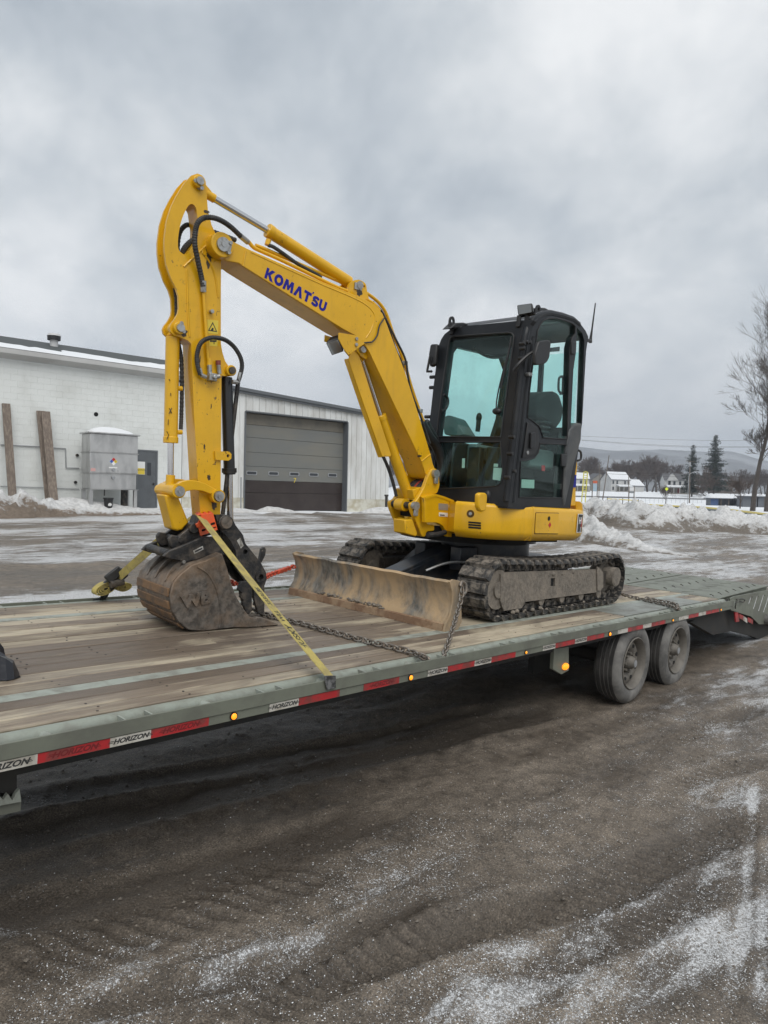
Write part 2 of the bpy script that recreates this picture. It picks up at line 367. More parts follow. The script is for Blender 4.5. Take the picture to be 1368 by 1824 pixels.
def glass(name,tint,refl=.5):
    m=bpy.data.materials.new(name); m.use_nodes=True; t=m.node_tree; t.nodes.clear()
    o=N(t,'ShaderNodeOutputMaterial'); a=N(t,'ShaderNodeBsdfTransparent'); a.inputs[0].default_value=(*tint,1)
    g=N(t,'ShaderNodeBsdfGlossy'); g.inputs['Roughness'].default_value=.02; g.inputs[0].default_value=(.95,1,.98,1)
    fr=N(t,'ShaderNodeFresnel'); gg=N(t,'ShaderNodeNewGeometry'); t.links.new(math_(t,'MULTIPLY_ADD',gg.outputs['Backfacing'],-.8333,1.5),fr.inputs[0]); mx=N(t,'ShaderNodeMixShader')
    tc=N(t,'ShaderNodeTexCoord'); dn=noise_(t,tc.outputs['Object'],5,5,.6)
    t.links.new(math_(t,'MULTIPLY',fr.outputs[0],refl),mx.inputs[0]); t.links.new(a.outputs[0],mx.inputs[1]); t.links.new(g.outputs[0],mx.inputs[2])
    d=N(t,'ShaderNodeBsdfDiffuse'); d.inputs[0].default_value=(.35,.36,.34,1); mx2=N(t,'ShaderNodeMixShader')       # film of road dust
    t.links.new(math_(t,'MULTIPLY',ramp(t,dn,[(.4,0),(.8,1)]),.035),mx2.inputs[0]); t.links.new(mx.outputs[0],mx2.inputs[1]); t.links.new(d.outputs[0],mx2.inputs[2])
    t.links.new(mx2.outputs[0],o.inputs[0]); return m
GLS=glass('green_tinted_glass',(.855,.985,.965),.35)
def wood_mat():
    m=bpy.data.materials.new('weathered_deck_board'); m.use_nodes=True; t=m.node_tree; b=t.nodes['Principled BSDF']
    tc=N(t,'ShaderNodeTexCoord'); oi=N(t,'ShaderNodeObjectInfo'); P=tc.outputs['Object']
    off=N(t,'ShaderNodeVectorMath',operation='ADD'); cbx=N(t,'ShaderNodeCombineXYZ'); t.links.new(math_(t,'MULTIPLY',oi.outputs['Random'],37.),cbx.inputs[0]); t.links.new(P,off.inputs[0]); t.links.new(cbx.outputs[0],off.inputs[1])
    gr=noise_(t,mapping_(t,off.outputs[0],(1.4,42,8)),2.0,6,.7,.4)
    patch=noise_(t,mapping_(t,off.outputs[0],(.9,5.5,1)),1.1,6,.6,.5)
    worn=noise_(t,mapping_(t,P,(.55,1.3,1)),1.25,6,.66,.5)
    base=mixc(t,oi.outputs['Random'],(.130,.100,.074),(.20,.158,.118))
    light=mixc(t,oi.outputs['Random'],(.345,.295,.21),(.43,.37,.275))
    f=math_(t,'ADD',math_(t,'MULTIPLY',patch,.45),math_(t,'MULTIPLY',worn,.55))
    sepu=N(t,'ShaderNodeSeparateXYZ'); t.links.new(P,sepu.inputs[0])
    f=math_(t,'ADD',f,math_(t,'MULTIPLY',math_(t,'SUBTRACT',oi.outputs['Random'],.5),.10))
    c=mixc(t,ramp(t,f,[(.46,0),(.58,1)]),base,light)
    c=mixc(t,1.0,c,ramp(t,gr,[(.28,.5),(.5,1.0),(.72,1.28)]),'MULTIPLY')
    stain=noise_(t,mapping_(t,P,(1.2,2.,1)),2.4,5,.6,.8)
    c=mixc(t,math_(t,'MULTIPLY',ramp(t,stain,[(.6,0),(.74,1)]),.6),c,(.065,.05,.04))
    kn=N(t,'ShaderNodeTexVoronoi'); kn.inputs['Scale'].default_value=1.0; t.links.new(mapping_(t,off.outputs[0],(1.7,7.3,3)),kn.inputs['Vector'])
    c=mixc(t,ramp(t,kn.outputs['Distance'],[(.03,.8),(.07,0)]),c,(.03,.02,.018))
    t.links.new(c,b.inputs['Base Color']); b.inputs['Roughness'].default_value=.72
    t.links.new(ramp(t,worn,[(.4,.46),(.6,.78)]),b.inputs['Roughness'])
    bp=N(t,'ShaderNodeBump'); bp.inputs['Strength'].default_value=.35; bp.inputs['Distance'].default_value=.006; t.links.new(gr,bp.inputs['Height']); t.links.new(bp.outputs[0],b.inputs['Normal'])
    return m
WOOD=wood_mat()
def tread_mat():
    m=mat('checker_plate_steel',(.255,.27,.245),.5,.2,dirt=(.15,.145,.125),dscale=6,damt=.7); t=m.node_tree; b=t.nodes['Principled BSDF']
    tc=N(t,'ShaderNodeTexCoord'); w=[]
    for r in (.785,-.785):
        vo=N(t,'ShaderNodeTexVoronoi'); vo.inputs['Randomness'].default_value=0; vo.inputs['Scale'].default_value=26; t.links.new(mapping_(t,tc.outputs['Object'],(1,.35,1),(0,0,r)),vo.inputs['Vector'])
        w.append(ramp(t,vo.outputs['Distance'],[(.12,1),(.25,0)]))
    bp=N(t,'ShaderNodeBump'); bp.inputs['Strength'].default_value=.8; bp.inputs['Distance'].default_value=.004
    t.links.new(mixc(t,.5,w[0],w[1]),bp.inputs['Height']); t.links.new(bp.outputs[0],b.inputs['Normal']); return m
CHK=tread_mat()
# ------------------------------------------------------------------ ground
def groundpx(px,py):
    d=np.array([(px-CX)/FPX,(py-CY)/FPX,1])@RC; lo,hi=1.,400.
    for _ in range(60):
        mdl=(lo+hi)/2; p=EYE+d*(mdl/d[1])
        if p[2]>G(p[0],p[1]): lo=mdl
        else: hi=mdl
    return p
def graded(a,b,step,lo,hi,g=1.13):
    mid=list(np.arange(a,b,step)); s=step; out=[]; x=b
    while x<hi: out.append(x); s*=g; x+=s
    out.append(hi); s=step; x=a-step; left=[]
    while x>lo: left.append(x); s*=g; x-=s
    left.append(lo); return np.array(left[::-1]+mid+out)
def build_ground():
    xs=graded(-2.5,3.6,.021,-700,2300,1.09); ys=graded(1.75,6.2,.021,-30,3500,1.065)
    nx,ny=len(xs),len(ys); X,Y=np.meshgrid(xs,ys); Z=np.zeros((ny,nx)); fr=np.zeros((ny,nx)); sn=np.zeros((ny,nx))
    AL=.745*X+.667*Y; AC=NB[0]*X+NB[1]*Y
    tracks=[([(380,1824),(640,1705),(850,1645),(1050,1600),(1160,1540),(1262,1490),(1360,1445)],.13,.030,.095,-.10),
            ([(120,1810),(430,1735),(560,1690),(680,1632),(800,1590)],.075,.055,0,-.16),([(560,1765),(780,1672),(890,1632),(1000,1600)],.09,.026,.10,-.03),
            ([(-100,1660),(200,1600),(480,1520),(700,1440)],.16,.026,0,-.05),([(-60,1745),(300,1640),(600,1530)],.18,.020,.12,-.04),
            ([(1288,1850),(1322,1660),(1338,1500),(1344,1380)],.034,.010,0,.42),([(1352,1850),(1362,1600),(1366,1450)],.03,.008,0,.36),([(755,1850),(800,1770),(838,1722)],.03,.008,0,.40),
            ([(-50,1510),(350,1420),(700,1335),(1000,1262)],.15,.035,0,-.04),([(0,1440),(500,1350),(900,1262)],.12,.03,0,0),([(1150,1330),(1290,1280),(1420,1240)],.12,.022,.11,-.05),([(1180,1400),(1300,1370),(1430,1345)],.10,.02,.10,-.05),
            ([(900,1790),(1040,1690),(1180,1640),(1290,1560)],.10,.022,.09,-.12),([(1130,1824),(1200,1740),(1300,1690)],.10,.02,0,-.12)]
    nm=(Y<7.5)&(X>-4.5)&(X<5.5); jj,ii=np.nonzero(nm); P=np.stack([X[nm],Y[nm]],1); dz=np.zeros(len(P)); df=np.zeros(len(P)); rt=np.zeros(len(P))
    for pts,wd,dep,pit,fd in tracks:
        dep*=.75
        W_=[np.array((*groundpx(a,b)[:2],0)) for a,b in pts]; Q=np.array(spline(W_,40))[:,:2]; sd=np.concatenate([[0],np.cumsum(np.linalg.norm(np.diff(Q,axis=0),axis=1))])
        lo=Q.min(0)-.6; hi=Q.max(0)+.6; k=np.nonzero((P>lo).all(1)&(P<hi).all(1))[0]
        for c in range(0,len(k),8000):
            kk=k[c:c+8000]; d=np.linalg.norm(P[kk][:,None]-Q[None],axis=2); am=d.argmin(1); dd=d[np.arange(len(kk)),am]; ss=sd[am]
            T_=np.gradient(Q,axis=0)[am]; sg=np.sign(T_[:,0]*(P[kk][:,1]-Q[am][:,1])-T_[:,1]*(P[kk][:,0]-Q[am][:,0]))
            e=dd/wd; endf=np.clip(np.minimum(ss,sd[-1]-ss)/.25,0,1); g=np.exp(-e**4)*endf; berm=np.exp(-((e-1.35)/.38)**2)*endf
            z=-dep*g+dep*.55*berm
            if pit: z+=.6*dep*g*np.sign(np.sin(2*PI*(ss+sg*dd*.7)/pit))*np.clip(np.abs(np.sin(2*PI*(ss+sg*dd*.7)/pit))*2,0,1)
            rt[kk]=np.maximum(rt[kk],(0 if fd>.1 else 1)*np.clip(g*1.3,0,1)*((.45+.55*(np.sin(2*PI*(ss+sg*dd*.7)/pit)<.1)) if pit else .85)); dz[kk]+=z; df[kk]+=fd*g+(.05*berm if fd<0 else 0)
    for q in range(len(P)):
        x,y=P[q]; al=.745*x+.667*y; ac=NB[0]*x+NB[1]*y
        a=noise.noise((al*2.2,ac*5.5,1.)); b=noise.fractal((x*9,y*9,2.),.8,2.1,4); c=noise.noise((x*28,y*28,3.))
        dz[q]+=.014*a+.006*b+.0035*c+.012*max(0,b-.45)
        df[q]-=.10*max(0,-b)
    Z[nm]=dz; DF=np.zeros((ny,nx)); DF[nm]=df; RUT=np.zeros((ny,nx)); RUT[nm]=rt
    blobs=[(1290,1412,.34,.44),(1190,1425,.3,.22),(860,1490,.6,.22),(760,1500,.5,.12),(1240,1560,.5,.26),(1300,1600,.3,.30),(1150,1700,.35,.36),(960,1760,.35,.34),(1000,1800,.4,.34),(1330,1700,.3,.40),(1330,1480,.45,.34),(560,1560,.5,.12),(850,1770,.3,.30),(1080,1500,.3,.16),(1060,1525,.25,.2),
           (150,1600,.5,.14),(400,1640,.5,.12),(1230,1660,.25,.36),(1000,1430,.4,.16),(1240,1250,.6,.25),(1340,1230,.5,.3),(1150,1260,.4,.12),(200,1065,1.1,.50),(60,1068,.9,.40),(420,1050,1.0,.4),(300,1055,.8,.45),(620,1000,2.,.2)]
    B=[(groundpx(a,b),r,s) for a,b,r,s in blobs]
    brown=[(groundpx(120,1020),1.4,1.1),(groundpx(-150,1020),1.6,1.1),(groundpx(30,1042),1.0,.5),(groundpx(400,1020),1.2,.6),(groundpx(620,985),1.2,.4)]
    for c,r,s in B:
        d2=(((X-c[0])*.745+(Y-c[1])*.667)/(r*1.35))**2+(((X-c[0])*-.667+(Y-c[1])*.745)/(r*.75))**2; DF+=.62*s*np.exp(-d2*d2)
    for c,r,s in brown:
        d2=(((X-c[0])*.745+(Y-c[1])*.667)/(r*1.8))**2+(((X-c[0])*-.667+(Y-c[1])*.745)/(r*.55))**2; DF-=s*np.exp(-d2)
    iR,iO=TR.R.T,TR.o; V=np.zeros((ny,nx,3))
    for j in range(ny):
        y=ys[j]
        for i in range(nx):
            x=xs[i]; z=G(x,y)+Z[j,i]; al=AL[j,i]; ac=AC[j,i]
            if y<60: z+=.03*noise.noise((x*.8,y*.8,0))
            if 6<y<16 and -9<x<12: z+=.02*noise.fractal((al*.7,ac*3,3.1),1.,2.,3)
            V[j,i]=(x,y,z); near=1-sm(5.,9.,y)
            if y<40: f=DF[j,i]+near*(.22+.26*noise.fractal((al*.4,ac*1.5,5.),1.,2.,4))+(1-near)*(.70+.80*noise.fractal((al*.14,ac*.72,8.),1.,2.,4))
            else: f=.6
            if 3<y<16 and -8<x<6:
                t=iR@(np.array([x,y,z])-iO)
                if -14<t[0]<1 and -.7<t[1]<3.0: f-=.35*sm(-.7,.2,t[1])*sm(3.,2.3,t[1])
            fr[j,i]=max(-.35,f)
            far=sm(33,37,y+2*noise.noise((x*.1,y*.1,0)))
            if x<0 and y<60: far*=0
            sbld=.745*(x+8.67)+.667*(y-26); nb=-.667*(x+8.67)+.745*(y-26)
            if sbld<13.5 and nb>-1.3+.4*noise.noise((sbld*.7,0,0)): far=max(far,.9)
            if sbld>=12.4 and nb>-3.5 and y<60: far=max(far,sm(12.4,14,sbld))
            sn[j,i]=far
    idx=np.arange(ny*nx).reshape(ny,nx); f=np.stack([idx[:-1,:-1],idx[:-1,1:],idx[1:,1:],idx[1:,:-1]],-1).reshape(-1,4)
    me=bpy.data.meshes.new('ground'); me.from_pydata(V.reshape(-1,3).tolist(),[],f.tolist())
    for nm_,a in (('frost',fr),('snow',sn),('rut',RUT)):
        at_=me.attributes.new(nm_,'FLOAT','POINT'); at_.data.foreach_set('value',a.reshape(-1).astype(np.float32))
    global GRID; GRID=(xs,ys,V,fr)
    me.shade_smooth(); return me
def ground_mat():
    m=bpy.data.materials.new('frosted_mud_lot'); m.use_nodes=True; t=m.node_tree; b=t.nodes['Principled BSDF']
    tc=N(t,'ShaderNodeTexCoord'); P=tc.outputs['Object']; R=mapping_(t,P,(1,1,1),(0,0,-.73))
    def attr(n): a=N(t,'ShaderNodeAttribute'); a.attribute_name=n; return a.outputs['Fac']
    fr,sn=attr('frost'),attr('snow')
    big=noise_(t,mapping_(t,R,(.5,1.6,1)),1.3,7,.62,.3); fine=noise_(t,P,105,4,.7); mid=noise_(t,P,9,8,.72,.3); sp=noise_(t,P,170,2,.6); sp2=noise_(t,P,75,4,.7)
    st=noise_(t,mapping_(t,R,(.22,1.25,1)),1.9,9,.68,.5); st2=noise_(t,mapping_(t,R,(.7,2.2,1)),3.3,7,.7,.4)
    mud=mixc(t,ramp(t,big,[(.36,0),(.64,1)]),(.088,.072,.056),(.180,.150,.118))
    mud=mixc(t,1.,mud,ramp(t,mid,[(.36,.66),(.5,1.),(.64,1.30)]),'MULTIPLY')
    mud=mixc(t,1.,mud,ramp(t,fine,[(.36,.40),(.46,.90),(.55,1.12),(.66,2.1)]),'MULTIPLY')
    rw=math_(t,'MULTIPLY',attr('rut'),ramp(t,mid,[(.38,.35),(.56,1)]))
    mud=mixc(t,math_(t,'MULTIPLY',rw,.62),mud,(.034,.027,.021))
    D=math_(t,'ADD',fr,math_(t,'MULTIPLY',math_(t,'SUBTRACT',st,.5),2.0)); D=math_(t,'ADD',D,math_(t,'MULTIPLY',math_(t,'SUBTRACT',st2,.5),1.9))
    s=math_(t,'ADD',math_(t,'MULTIPLY',sp,.5),math_(t,'MULTIPLY',sp2,.5))
    th=math_(t,'MULTIPLY_ADD',math_(t,'MINIMUM',D,.95),-.20,.655)
    fm=math_(t,'MULTIPLY',math_(t,'SUBTRACT',s,th),20.,clamp=True)
    sheet=math_(t,'MULTIPLY',math_(t,'SUBTRACT',D,.58),2.4,clamp=True)
    fm=math_(t,'MAXIMUM',fm,math_(t,'MULTIPLY',sheet,math_(t,'MULTIPLY',ramp(t,sp2,[(.3,.15),(.65,1)]),.7)))
    c=mixc(t,math_(t,'MULTIPLY',fm,.92),mud,(.72,.735,.75))
    sm_=math_(t,'MULTIPLY',math_(t,'ADD',math_(t,'SUBTRACT',sn,.5),math_(t,'MULTIPLY',math_(t,'SUBTRACT',st,.5),.5)),6.)
    sm2=math_(t,'ADD',sm_,.5,clamp=True)
    c=mixc(t,sm2,c,(.74,.76,.78)); t.links.new(c,b.inputs['Base Color'])
    r=ramp(t,big,[(.38,.34),(.58,.66)]); t.links.new(mixc(t,sm2,math_(t,'SUBTRACT',r,math_(t,'MULTIPLY',rw,.12)),(.8,.8,.8)),b.inputs['Roughness']); b.inputs['Specular IOR Level'].default_value=.45
    bp=N(t,'ShaderNodeBump'); bp.inputs['Strength'].default_value=.9; bp.inputs['Distance'].default_value=.016
    t.links.new(math_(t,'ADD',math_(t,'ADD',math_(t,'MULTIPLY',fine,.55),mid),math_(t,'MULTIPLY',fm,.22)),bp.inputs['Height']); t.links.new(bp.outputs[0],b.inputs['Normal']); return m
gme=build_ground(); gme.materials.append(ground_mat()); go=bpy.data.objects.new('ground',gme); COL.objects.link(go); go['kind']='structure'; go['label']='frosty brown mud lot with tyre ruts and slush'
# loose grit and ice crumbs lying on the near ground: each a small solid, far too many to count
def scatter(name,n,rmin,rmax,mt,want,label,seed,flat=.6):
    xs,ys,V,fr=GRID; rng=np.random.default_rng(seed); vs=[];fs=[];k=0
    oct_=np.array([(1,0,0),(-1,0,0),(0,1,0),(0,-1,0),(0,0,1),(0,0,-1)],float); of=[(0,2,4),(2,1,4),(1,3,4),(3,0,4),(2,0,5),(1,2,5),(3,1,5),(0,3,5)]
    while k<n:
        x=rng.uniform(-2.5,3.6); y=1.75+4.6*rng.random()**1.25
        i=int(np.searchsorted(xs,x)); j=int(np.searchsorted(ys,y))
        if rng.random()>want(fr[j,i]+.9*noise.fractal((x*2.1,y*2.1,seed),1.,2.,3)*.35): 
            if rng.random()<.02: k+=1
            continue
        r=rmin+(rmax-rmin)*rng.random()**3; a=rng.uniform(0,PI); c,s_=math.cos(a),math.sin(a); o=oct_*r*rng.uniform(.6,1.3,(6,3)); o=np.stack([o[:,0]*c-o[:,1]*s_,o[:,0]*s_+o[:,1]*c,o[:,2]*flat],1)+np.array((x,y,V[j,i][2]+r*.12))
        b=len(vs); vs+=o.tolist(); fs+=[tuple(q+b for q in f) for f in of]; k+=1
    me=bpy.data.meshes.new(name); me.from_pydata(vs,[],fs); me.materials.append(mt); o=bpy.data.objects.new(name,me); COL.objects.link(o); o['kind']='stuff'; o['label']=label
scatter('gravel',5200,.003,.014,mat('wet_grit',(.10,.085,.068),.5,0,dirt=(.24,.21,.175),dscale=30,damt=.9),lambda f:.55,'loose dark grit and clods on the near mud',3)
scatter('ice_crumbs',42000,.0011,.0040,mat('ice_crumb',(.74,.76,.78),.45),lambda f:min(1,max(.03,(f-.12)*2.4)),'fine white ice crumbs strewn over the near mud',5,.7)
# ------------------------------------------------------------------ snow banks
def bank_mat(name,dirtlo,amt,clean=(.58,.58,.575),bias=0.):
    m=bpy.data.materials.new(name); m.use_nodes=True; t=m.node_tree; b=t.nodes['Principled BSDF']; tc=N(t,'ShaderNodeTexCoord'); P=tc.outputs['Object']
    at_=N(t,'ShaderNodeAttribute'); at_.attribute_name='low'
    n=noise_(t,P,1.6,7,.65,.4); n2=noise_(t,P,9,5,.65)
    f=math_(t,'ADD',math_(t,'ADD',at_.outputs['Fac'],bias),math_(t,'MULTIPLY',math_(t,'SUBTRACT',n,.5),2.2)); f=math_(t,'ADD',f,math_(t,'MULTIPLY',math_(t,'SUBTRACT',n2,.5),1.4))
    g=ramp(t,f,[(.38,0),(.58,.30),(.84,1)])
    c=mixc(t,math_(t,'MULTIPLY',g,amt),clean,dirtlo); c=mixc(t,1.,c,ramp(t,n2,[(.38,.74),(.6,1.06)]),'MULTIPLY')
    t.links.new(c,b.inputs['Base Color']); b.inputs['Roughness'].default_value=.75
    bp=N(t,'ShaderNodeBump'); bp.inputs['Strength'].default_value=.5; bp.inputs['Distance'].default_value=.08; t.links.new(n2,bp.inputs['Height']); t.links.new(bp.outputs[0],b.inputs['Normal']); return m
def ridge(name,pts,mt,lump=.25,step=.22,nc=26,sharp=1.3,scale=1.4,label=None):
    """pts: (x,y,height,halfwidth) along the bank's foot line centre; a lumpy heap of real thickness."""
    P=[np.array(p,float) for p in pts]; path=spline(P,12); L_=[0]
    for a,b in zip(path[:-1],path[1:]): L_.append(L_[-1]+np.linalg.norm(b[:2]-a[:2]))
    n=max(8,int(L_[-1]/step)); V=[];low=[]
    for i in range(n+1):
        s=L_[-1]*i/n; k=min(len(path)-2,int(np.searchsorted(L_,s,'right')-1)); t=(s-L_[k])/max(1e-6,L_[k+1]-L_[k]); p=path[k]*(1-t)+path[k+1]*t
        d=path[k+1][:2]-path[k][:2]; d/=max(1e-6,np.linalg.norm(d)); nn=np.array([-d[1],d[0]])
        for j in range(nc+1):
            e=-1+2*j/nc; q=p[:2]+nn*e*p[3]; h=max(0,(1-abs(e)**sharp))
            a=noise.fractal((q[0]*scale,q[1]*scale,2.),.9,2.1,5); c=noise.noise((q[0]*.55,q[1]*.55,7.))
            z=p[2]*h*(1+.35*c)+lump*a*min(1,h*2.2)*min(1,p[2]*1.6)+lump*.35*abs(noise.noise((q[0]*scale*3.1,q[1]*scale*3.1,4.)))*min(1,h*3)*min(1,p[2]*2)
            q=q+nn*.12*p[2]*noise.noise((q[0]*2,q[1]*2,5.))*h
            V.append((q[0],q[1],G(q[0],q[1])-.06+max(0,z))); low.append(1-max(0,z)/max(.15,p[2]))
    f=[];m=nc+1
    for i in range(n):
        for j in range(nc): f.append((i*m+j,i*m+j+1,(i+1)*m+j+1,(i+1)*m+j))
    me=bpy.data.meshes.new(name); me.from_pydata(V,[],f); a=me.attributes.new('low','FLOAT','POINT'); a.data.foreach_set('value',np.array(low,np.float32)); me.shade_smooth(); me.materials.append(mt)
    o=bpy.data.objects.new(name,me); COL.objects.link(o); o['kind']='structure'
    if label: o['label']=label
    return o
BANK=bank_mat('ploughed_snow',(.12,.098,.075),.95,bias=.13); BANKC=bank_mat('drifted_snow',(.42,.39,.35),.5); BANKD=bank_mat('dirty_snow_heap',(.16,.125,.095),1.,bias=.38)
def gp(px,py): p=groundpx(px,py); return p[0],p[1]
pl=[]
for px,py,top in ((985,926,893),(1060,929,890),(1110,938,893),(1165,946,900),(1215,943,900),(1265,945,908),(1310,951,917),(1360,948,925),(1420,955,935),(1500,962,950)):
    x,y=gp(px,py); dh=(py-top)/FPX*y; pl.append((x*1.05,y*1.05+.3,dh*.92,1.8))
ridge('snow_bank',pl,BANK,.40,.13,54,1.15,1.7,'ploughed snow bank along the lot edge, brown at its foot')
pl=[(6.7,27.5,1.40,1.6),(6.75,25.3,1.15,1.2),(7.25,23.8,.68,.9),(7.75,22.6,.40,.75),(8.3,21.7,.2,.6),(9.2,20.9,.08,.45)]
ridge('snow_bank',pl,BANK,.26,.09,44,1.2,2.6,'low snow bank running back behind the excavator')
def blp(s,n): p=BL.W((s,n,0)); return p[0],p[1]
pl=[(*blp(s,n),h,w) for s,n,h,w in ((-9,-.9,.50,1.0),(-5.5,-.9,.52,1.0),(-4.0,-.8,.48,1.0),(-2.6,-.8,.46,1.0),(-1.6,-.9,.36,1.1),(-.6,-1.0,.22,1.0),(.8,-.9,.2,.9),(2.,-.8,.22,.8),(3.7,-.7,.2,.7),(4.4,-.6,.12,.5))]
ridge('snow_bank',pl,BANKC,.12,.12,26,1.4,1.3,'clean snow drift along the foot of the white wall')
pl=[(*blp(s,n),h,w) for s,n,h,w in ((-8.5,-2.4,.85,1.3),(-5.6,-2.3,.80,1.2),(-4.6,-2.2,.6,1.0),(-3.6,-2.2,.28,.7),(-2.4,-2.1,.2,.6),(-1.2,-2.0,.16,.5),(-.2,-1.9,.05,.3))]
ridge('snow_bank',pl,BANKD,.30,.09,26,1.2,3.2,'dirty heap of broken snow chunks below the leaning boards')
pl=[(*blp(s,n),h,w) for s,n,h,w in ((4.2,-.5,.05,.4),(4.9,-.5,.26,.5),(5.5,-.6,.18,.5),(6.4,-.7,.06,.5),(8.,-.7,.05,.5),(9.5,-.6,.03,.4))]
ridge('snow_bank',pl,BANKC,.14,.10,20,1.4,2.2,'thin broken snow along the threshold of the overhead door')
pl=[(*blp(s,n),h,w) for s,n,h,w in ((9.6,-.7,.06,.5),(10.6,-.8,.3,.8),(11.6,-.9,.34,1.0),(13,-.6,.4,1.4),(15,1.0,.45,1.6),(19,3,.4,2.))]
ridge('snow_bank',pl,BANKC,.12,.16,22,1.4,1.2,'clean snow at the corner of the metal building')
# ------------------------------------------------------------------ white block building and ribbed metal building
def wpx(px,py,n=0.): return BL.pv([(px,py)],n)[0]
S_J=wpx(325,780)[0]; S_R=wpx(694,830)[0]; S_L=-16.
bb=Thing('block_building','white painted concrete block building with snowy eave and grey side door','building',BL,((S_L+S_J)/2,2,0))
ze=lambda px,py: wpx(px,py)[1]
zg_bot=ze(0,634.6)-.06; zg_top=ze(0,616)-.10; d0=wpx(246,800); d1=wpx(278,800); dz=ze(262,804.5)
mb=MB(); mb.bx(S_L,S_J-.02,.0022,.25,-1.2,zg_bot); bb.part('wall',mb,WBLK)
mb=MB(); r=0; z=-.6
while z<zg_bot-.02:
    s=S_L+(.2 if r%2 else 0)
    while s<S_J-.02:
        e=min(s+.4,S_J-.02)-.003; z1=min(z+.2,zg_bot)-.003
        if not(s>d0[0]-.45 and e<d1[0]+.45 and z1<dz+.05):
            j=random.uniform(-.001,.001); mb.add([(s,j,z),(e,j,z),(e,j,z1),(s,j,z1),(s+.004,j-.003,z+.002),(e-.004,j-.003,z+.002),(e-.004,j-.003,z1-.002),(s+.004,j-.003,z1-.002)],[(4,5,6,7),(0,1,5,4),(1,2,6,5),(2,3,7,6),(3,0,4,7)])
        s+=.4
    z+=.2; r+=1
bb.part('block',mb,WBLK,smooth=0,kind='stuff')
mb=MB(); mb.plate([(-.02,zg_bot),(-.32,zg_bot+.10),(-.36,zg_bot+.14),(-.36,zg_top),(-.02,zg_top)],S_L,S_J-.03,axis=0); bb.part('gutter',mb,HW)
mb=MB(); mb.plate([(-.30,zg_top+.005),(3.0,zg_top+.98),(3.0,zg_top+.8),(-.30,zg_top-.04)],S_L,S_J+.9,axis=0); bb.part('roof',mb,ROOF)
mb=MB(); nn=90
V=[]
for i in range(nn+1):
    s=S_L+(S_J-.05-S_L)*i/nn; h=.10+.07*noise.noise((s*.9,0,0))+.05*noise.noise((s*3,1,0)); dd=.95+.6*noise.noise((s*.55,3,1)); 
    if -4.2<s<-2.9: dd*=.5
    for k in range(7):
        t=k/6; y=-.33+dd*t; zz=zg_top+.02+max(0,(y+.30)*.30)+h*math.sqrt(max(0,1-(2*t-1)**2))*(1.15-t*.5); V.append((s,y,zz))
for i in range(nn):
    for k in range(6): mb.f.append((i*7+k,(i+1)*7+k,(i+1)*7+k+1,i*7+k+1))
mb.v=V; bb.part('roof_snow',mb,SNW,smooth=80)
p=wpx(96,621,2.2); q=wpx(96,596,2.2); mb=MB(); mb.cyl((p[0],2.2,p[1]-.5),(p[0],2.2,q[1]-.1),.14,n=16); vp=bb.part('vent_pipe',mb,mat('pale_vent_pipe',(.5,.5,.5),.45))
mb=MB(); mb.cyl((p[0],2.2,q[1]-.20),(p[0],2.2,q[1]-.06),.225,n=16); bb.part('vent_collar',mb,BLK,vp)
mb=MB(); mb.cyl((p[0],2.2,q[1]-.06),(p[0],2.2,q[1]+.02),.24,.2,n=16); bb.part('vent_cap',mb,mat('pale_vent_cap',(.5,.5,.5),.5),vp)
def run(pts,r=.022,n=-.04): return [(wpx(a,b)[0],n,wpx(a,b)[1]) for a,b in pts]
mb=MB(); mb.tube(run([(0,792),(60,795),(116,799),(117,833),(140,834)]),.022,6); mb.tube(run([(0,866),(70,868.5),(140,871)]),.016,6); bb.part('conduit',mb,GALV)
h=wpx(171,738); mb=MB(); mb.cyl((h[0],-.012,h[1]),(h[0],.02,h[1]),.075,n=18); bb.part('vent_hole',mb,DARK)
for a,b in ((137,811),(134,859)):
    h=wpx(a,b); mb=MB(); mb.cyl((h[0],-.06,h[1]),(h[0],.0,h[1]),.05,n=12); bb.part('pipe_fitting',mb,IRON)
mb=MB(); mb.bx(d0[0],d1[0],-.02,.03,-1.0,dz); dr=bb.part('door',mb,MDOOR,bev=.01)
mb=MB()
for a in (d0[0]-.03,d1[0]+.03): mb.bx(a-.03,a+.03,-.03,.03,-1.,dz+.06)
mb.bx(d0[0],d1[0],-.03,.03,dz+.002,dz+.06); bb.part('door_frame',mb,TRIM,dr)
a=wpx(262,824); b=wpx(268.5,847); mb=MB(); mb.bx(a[0],b[0],-.026,-.016,b[1],a[1]); bb.part('door_window',mb,WIN,dr)
a=wpx(272.5,862); mb=MB(); mb.sphere((a[0],-.06,a[1]),.04); bb.part('door_handle',mb,IRON,dr)
a=wpx(245,822,-.03); b=wpx(258,845.5,-.03); mb=MB(); mb.bx(a[0],b[0],-.032,-.021,b[1],a[1]); sg=bb.part('door_sign',mb,WHITE,dr)
mb=MB(); zs=wpx(250,834,-.03)[1]; mb.bx(a[0]+.01,b[0]-.01,-.037,-.0325,b[1]+.01,zs); bb.part('sign_band',mb,YLW,dr)
mb=MB(); put_text(mb,'NOTICE',.085,((a[0]+b[0])/2,-.0385,zs-.07),(1,0,0),(0,0,1)); bb.part('sign_lettering',mb,INK,dr,smooth=0)
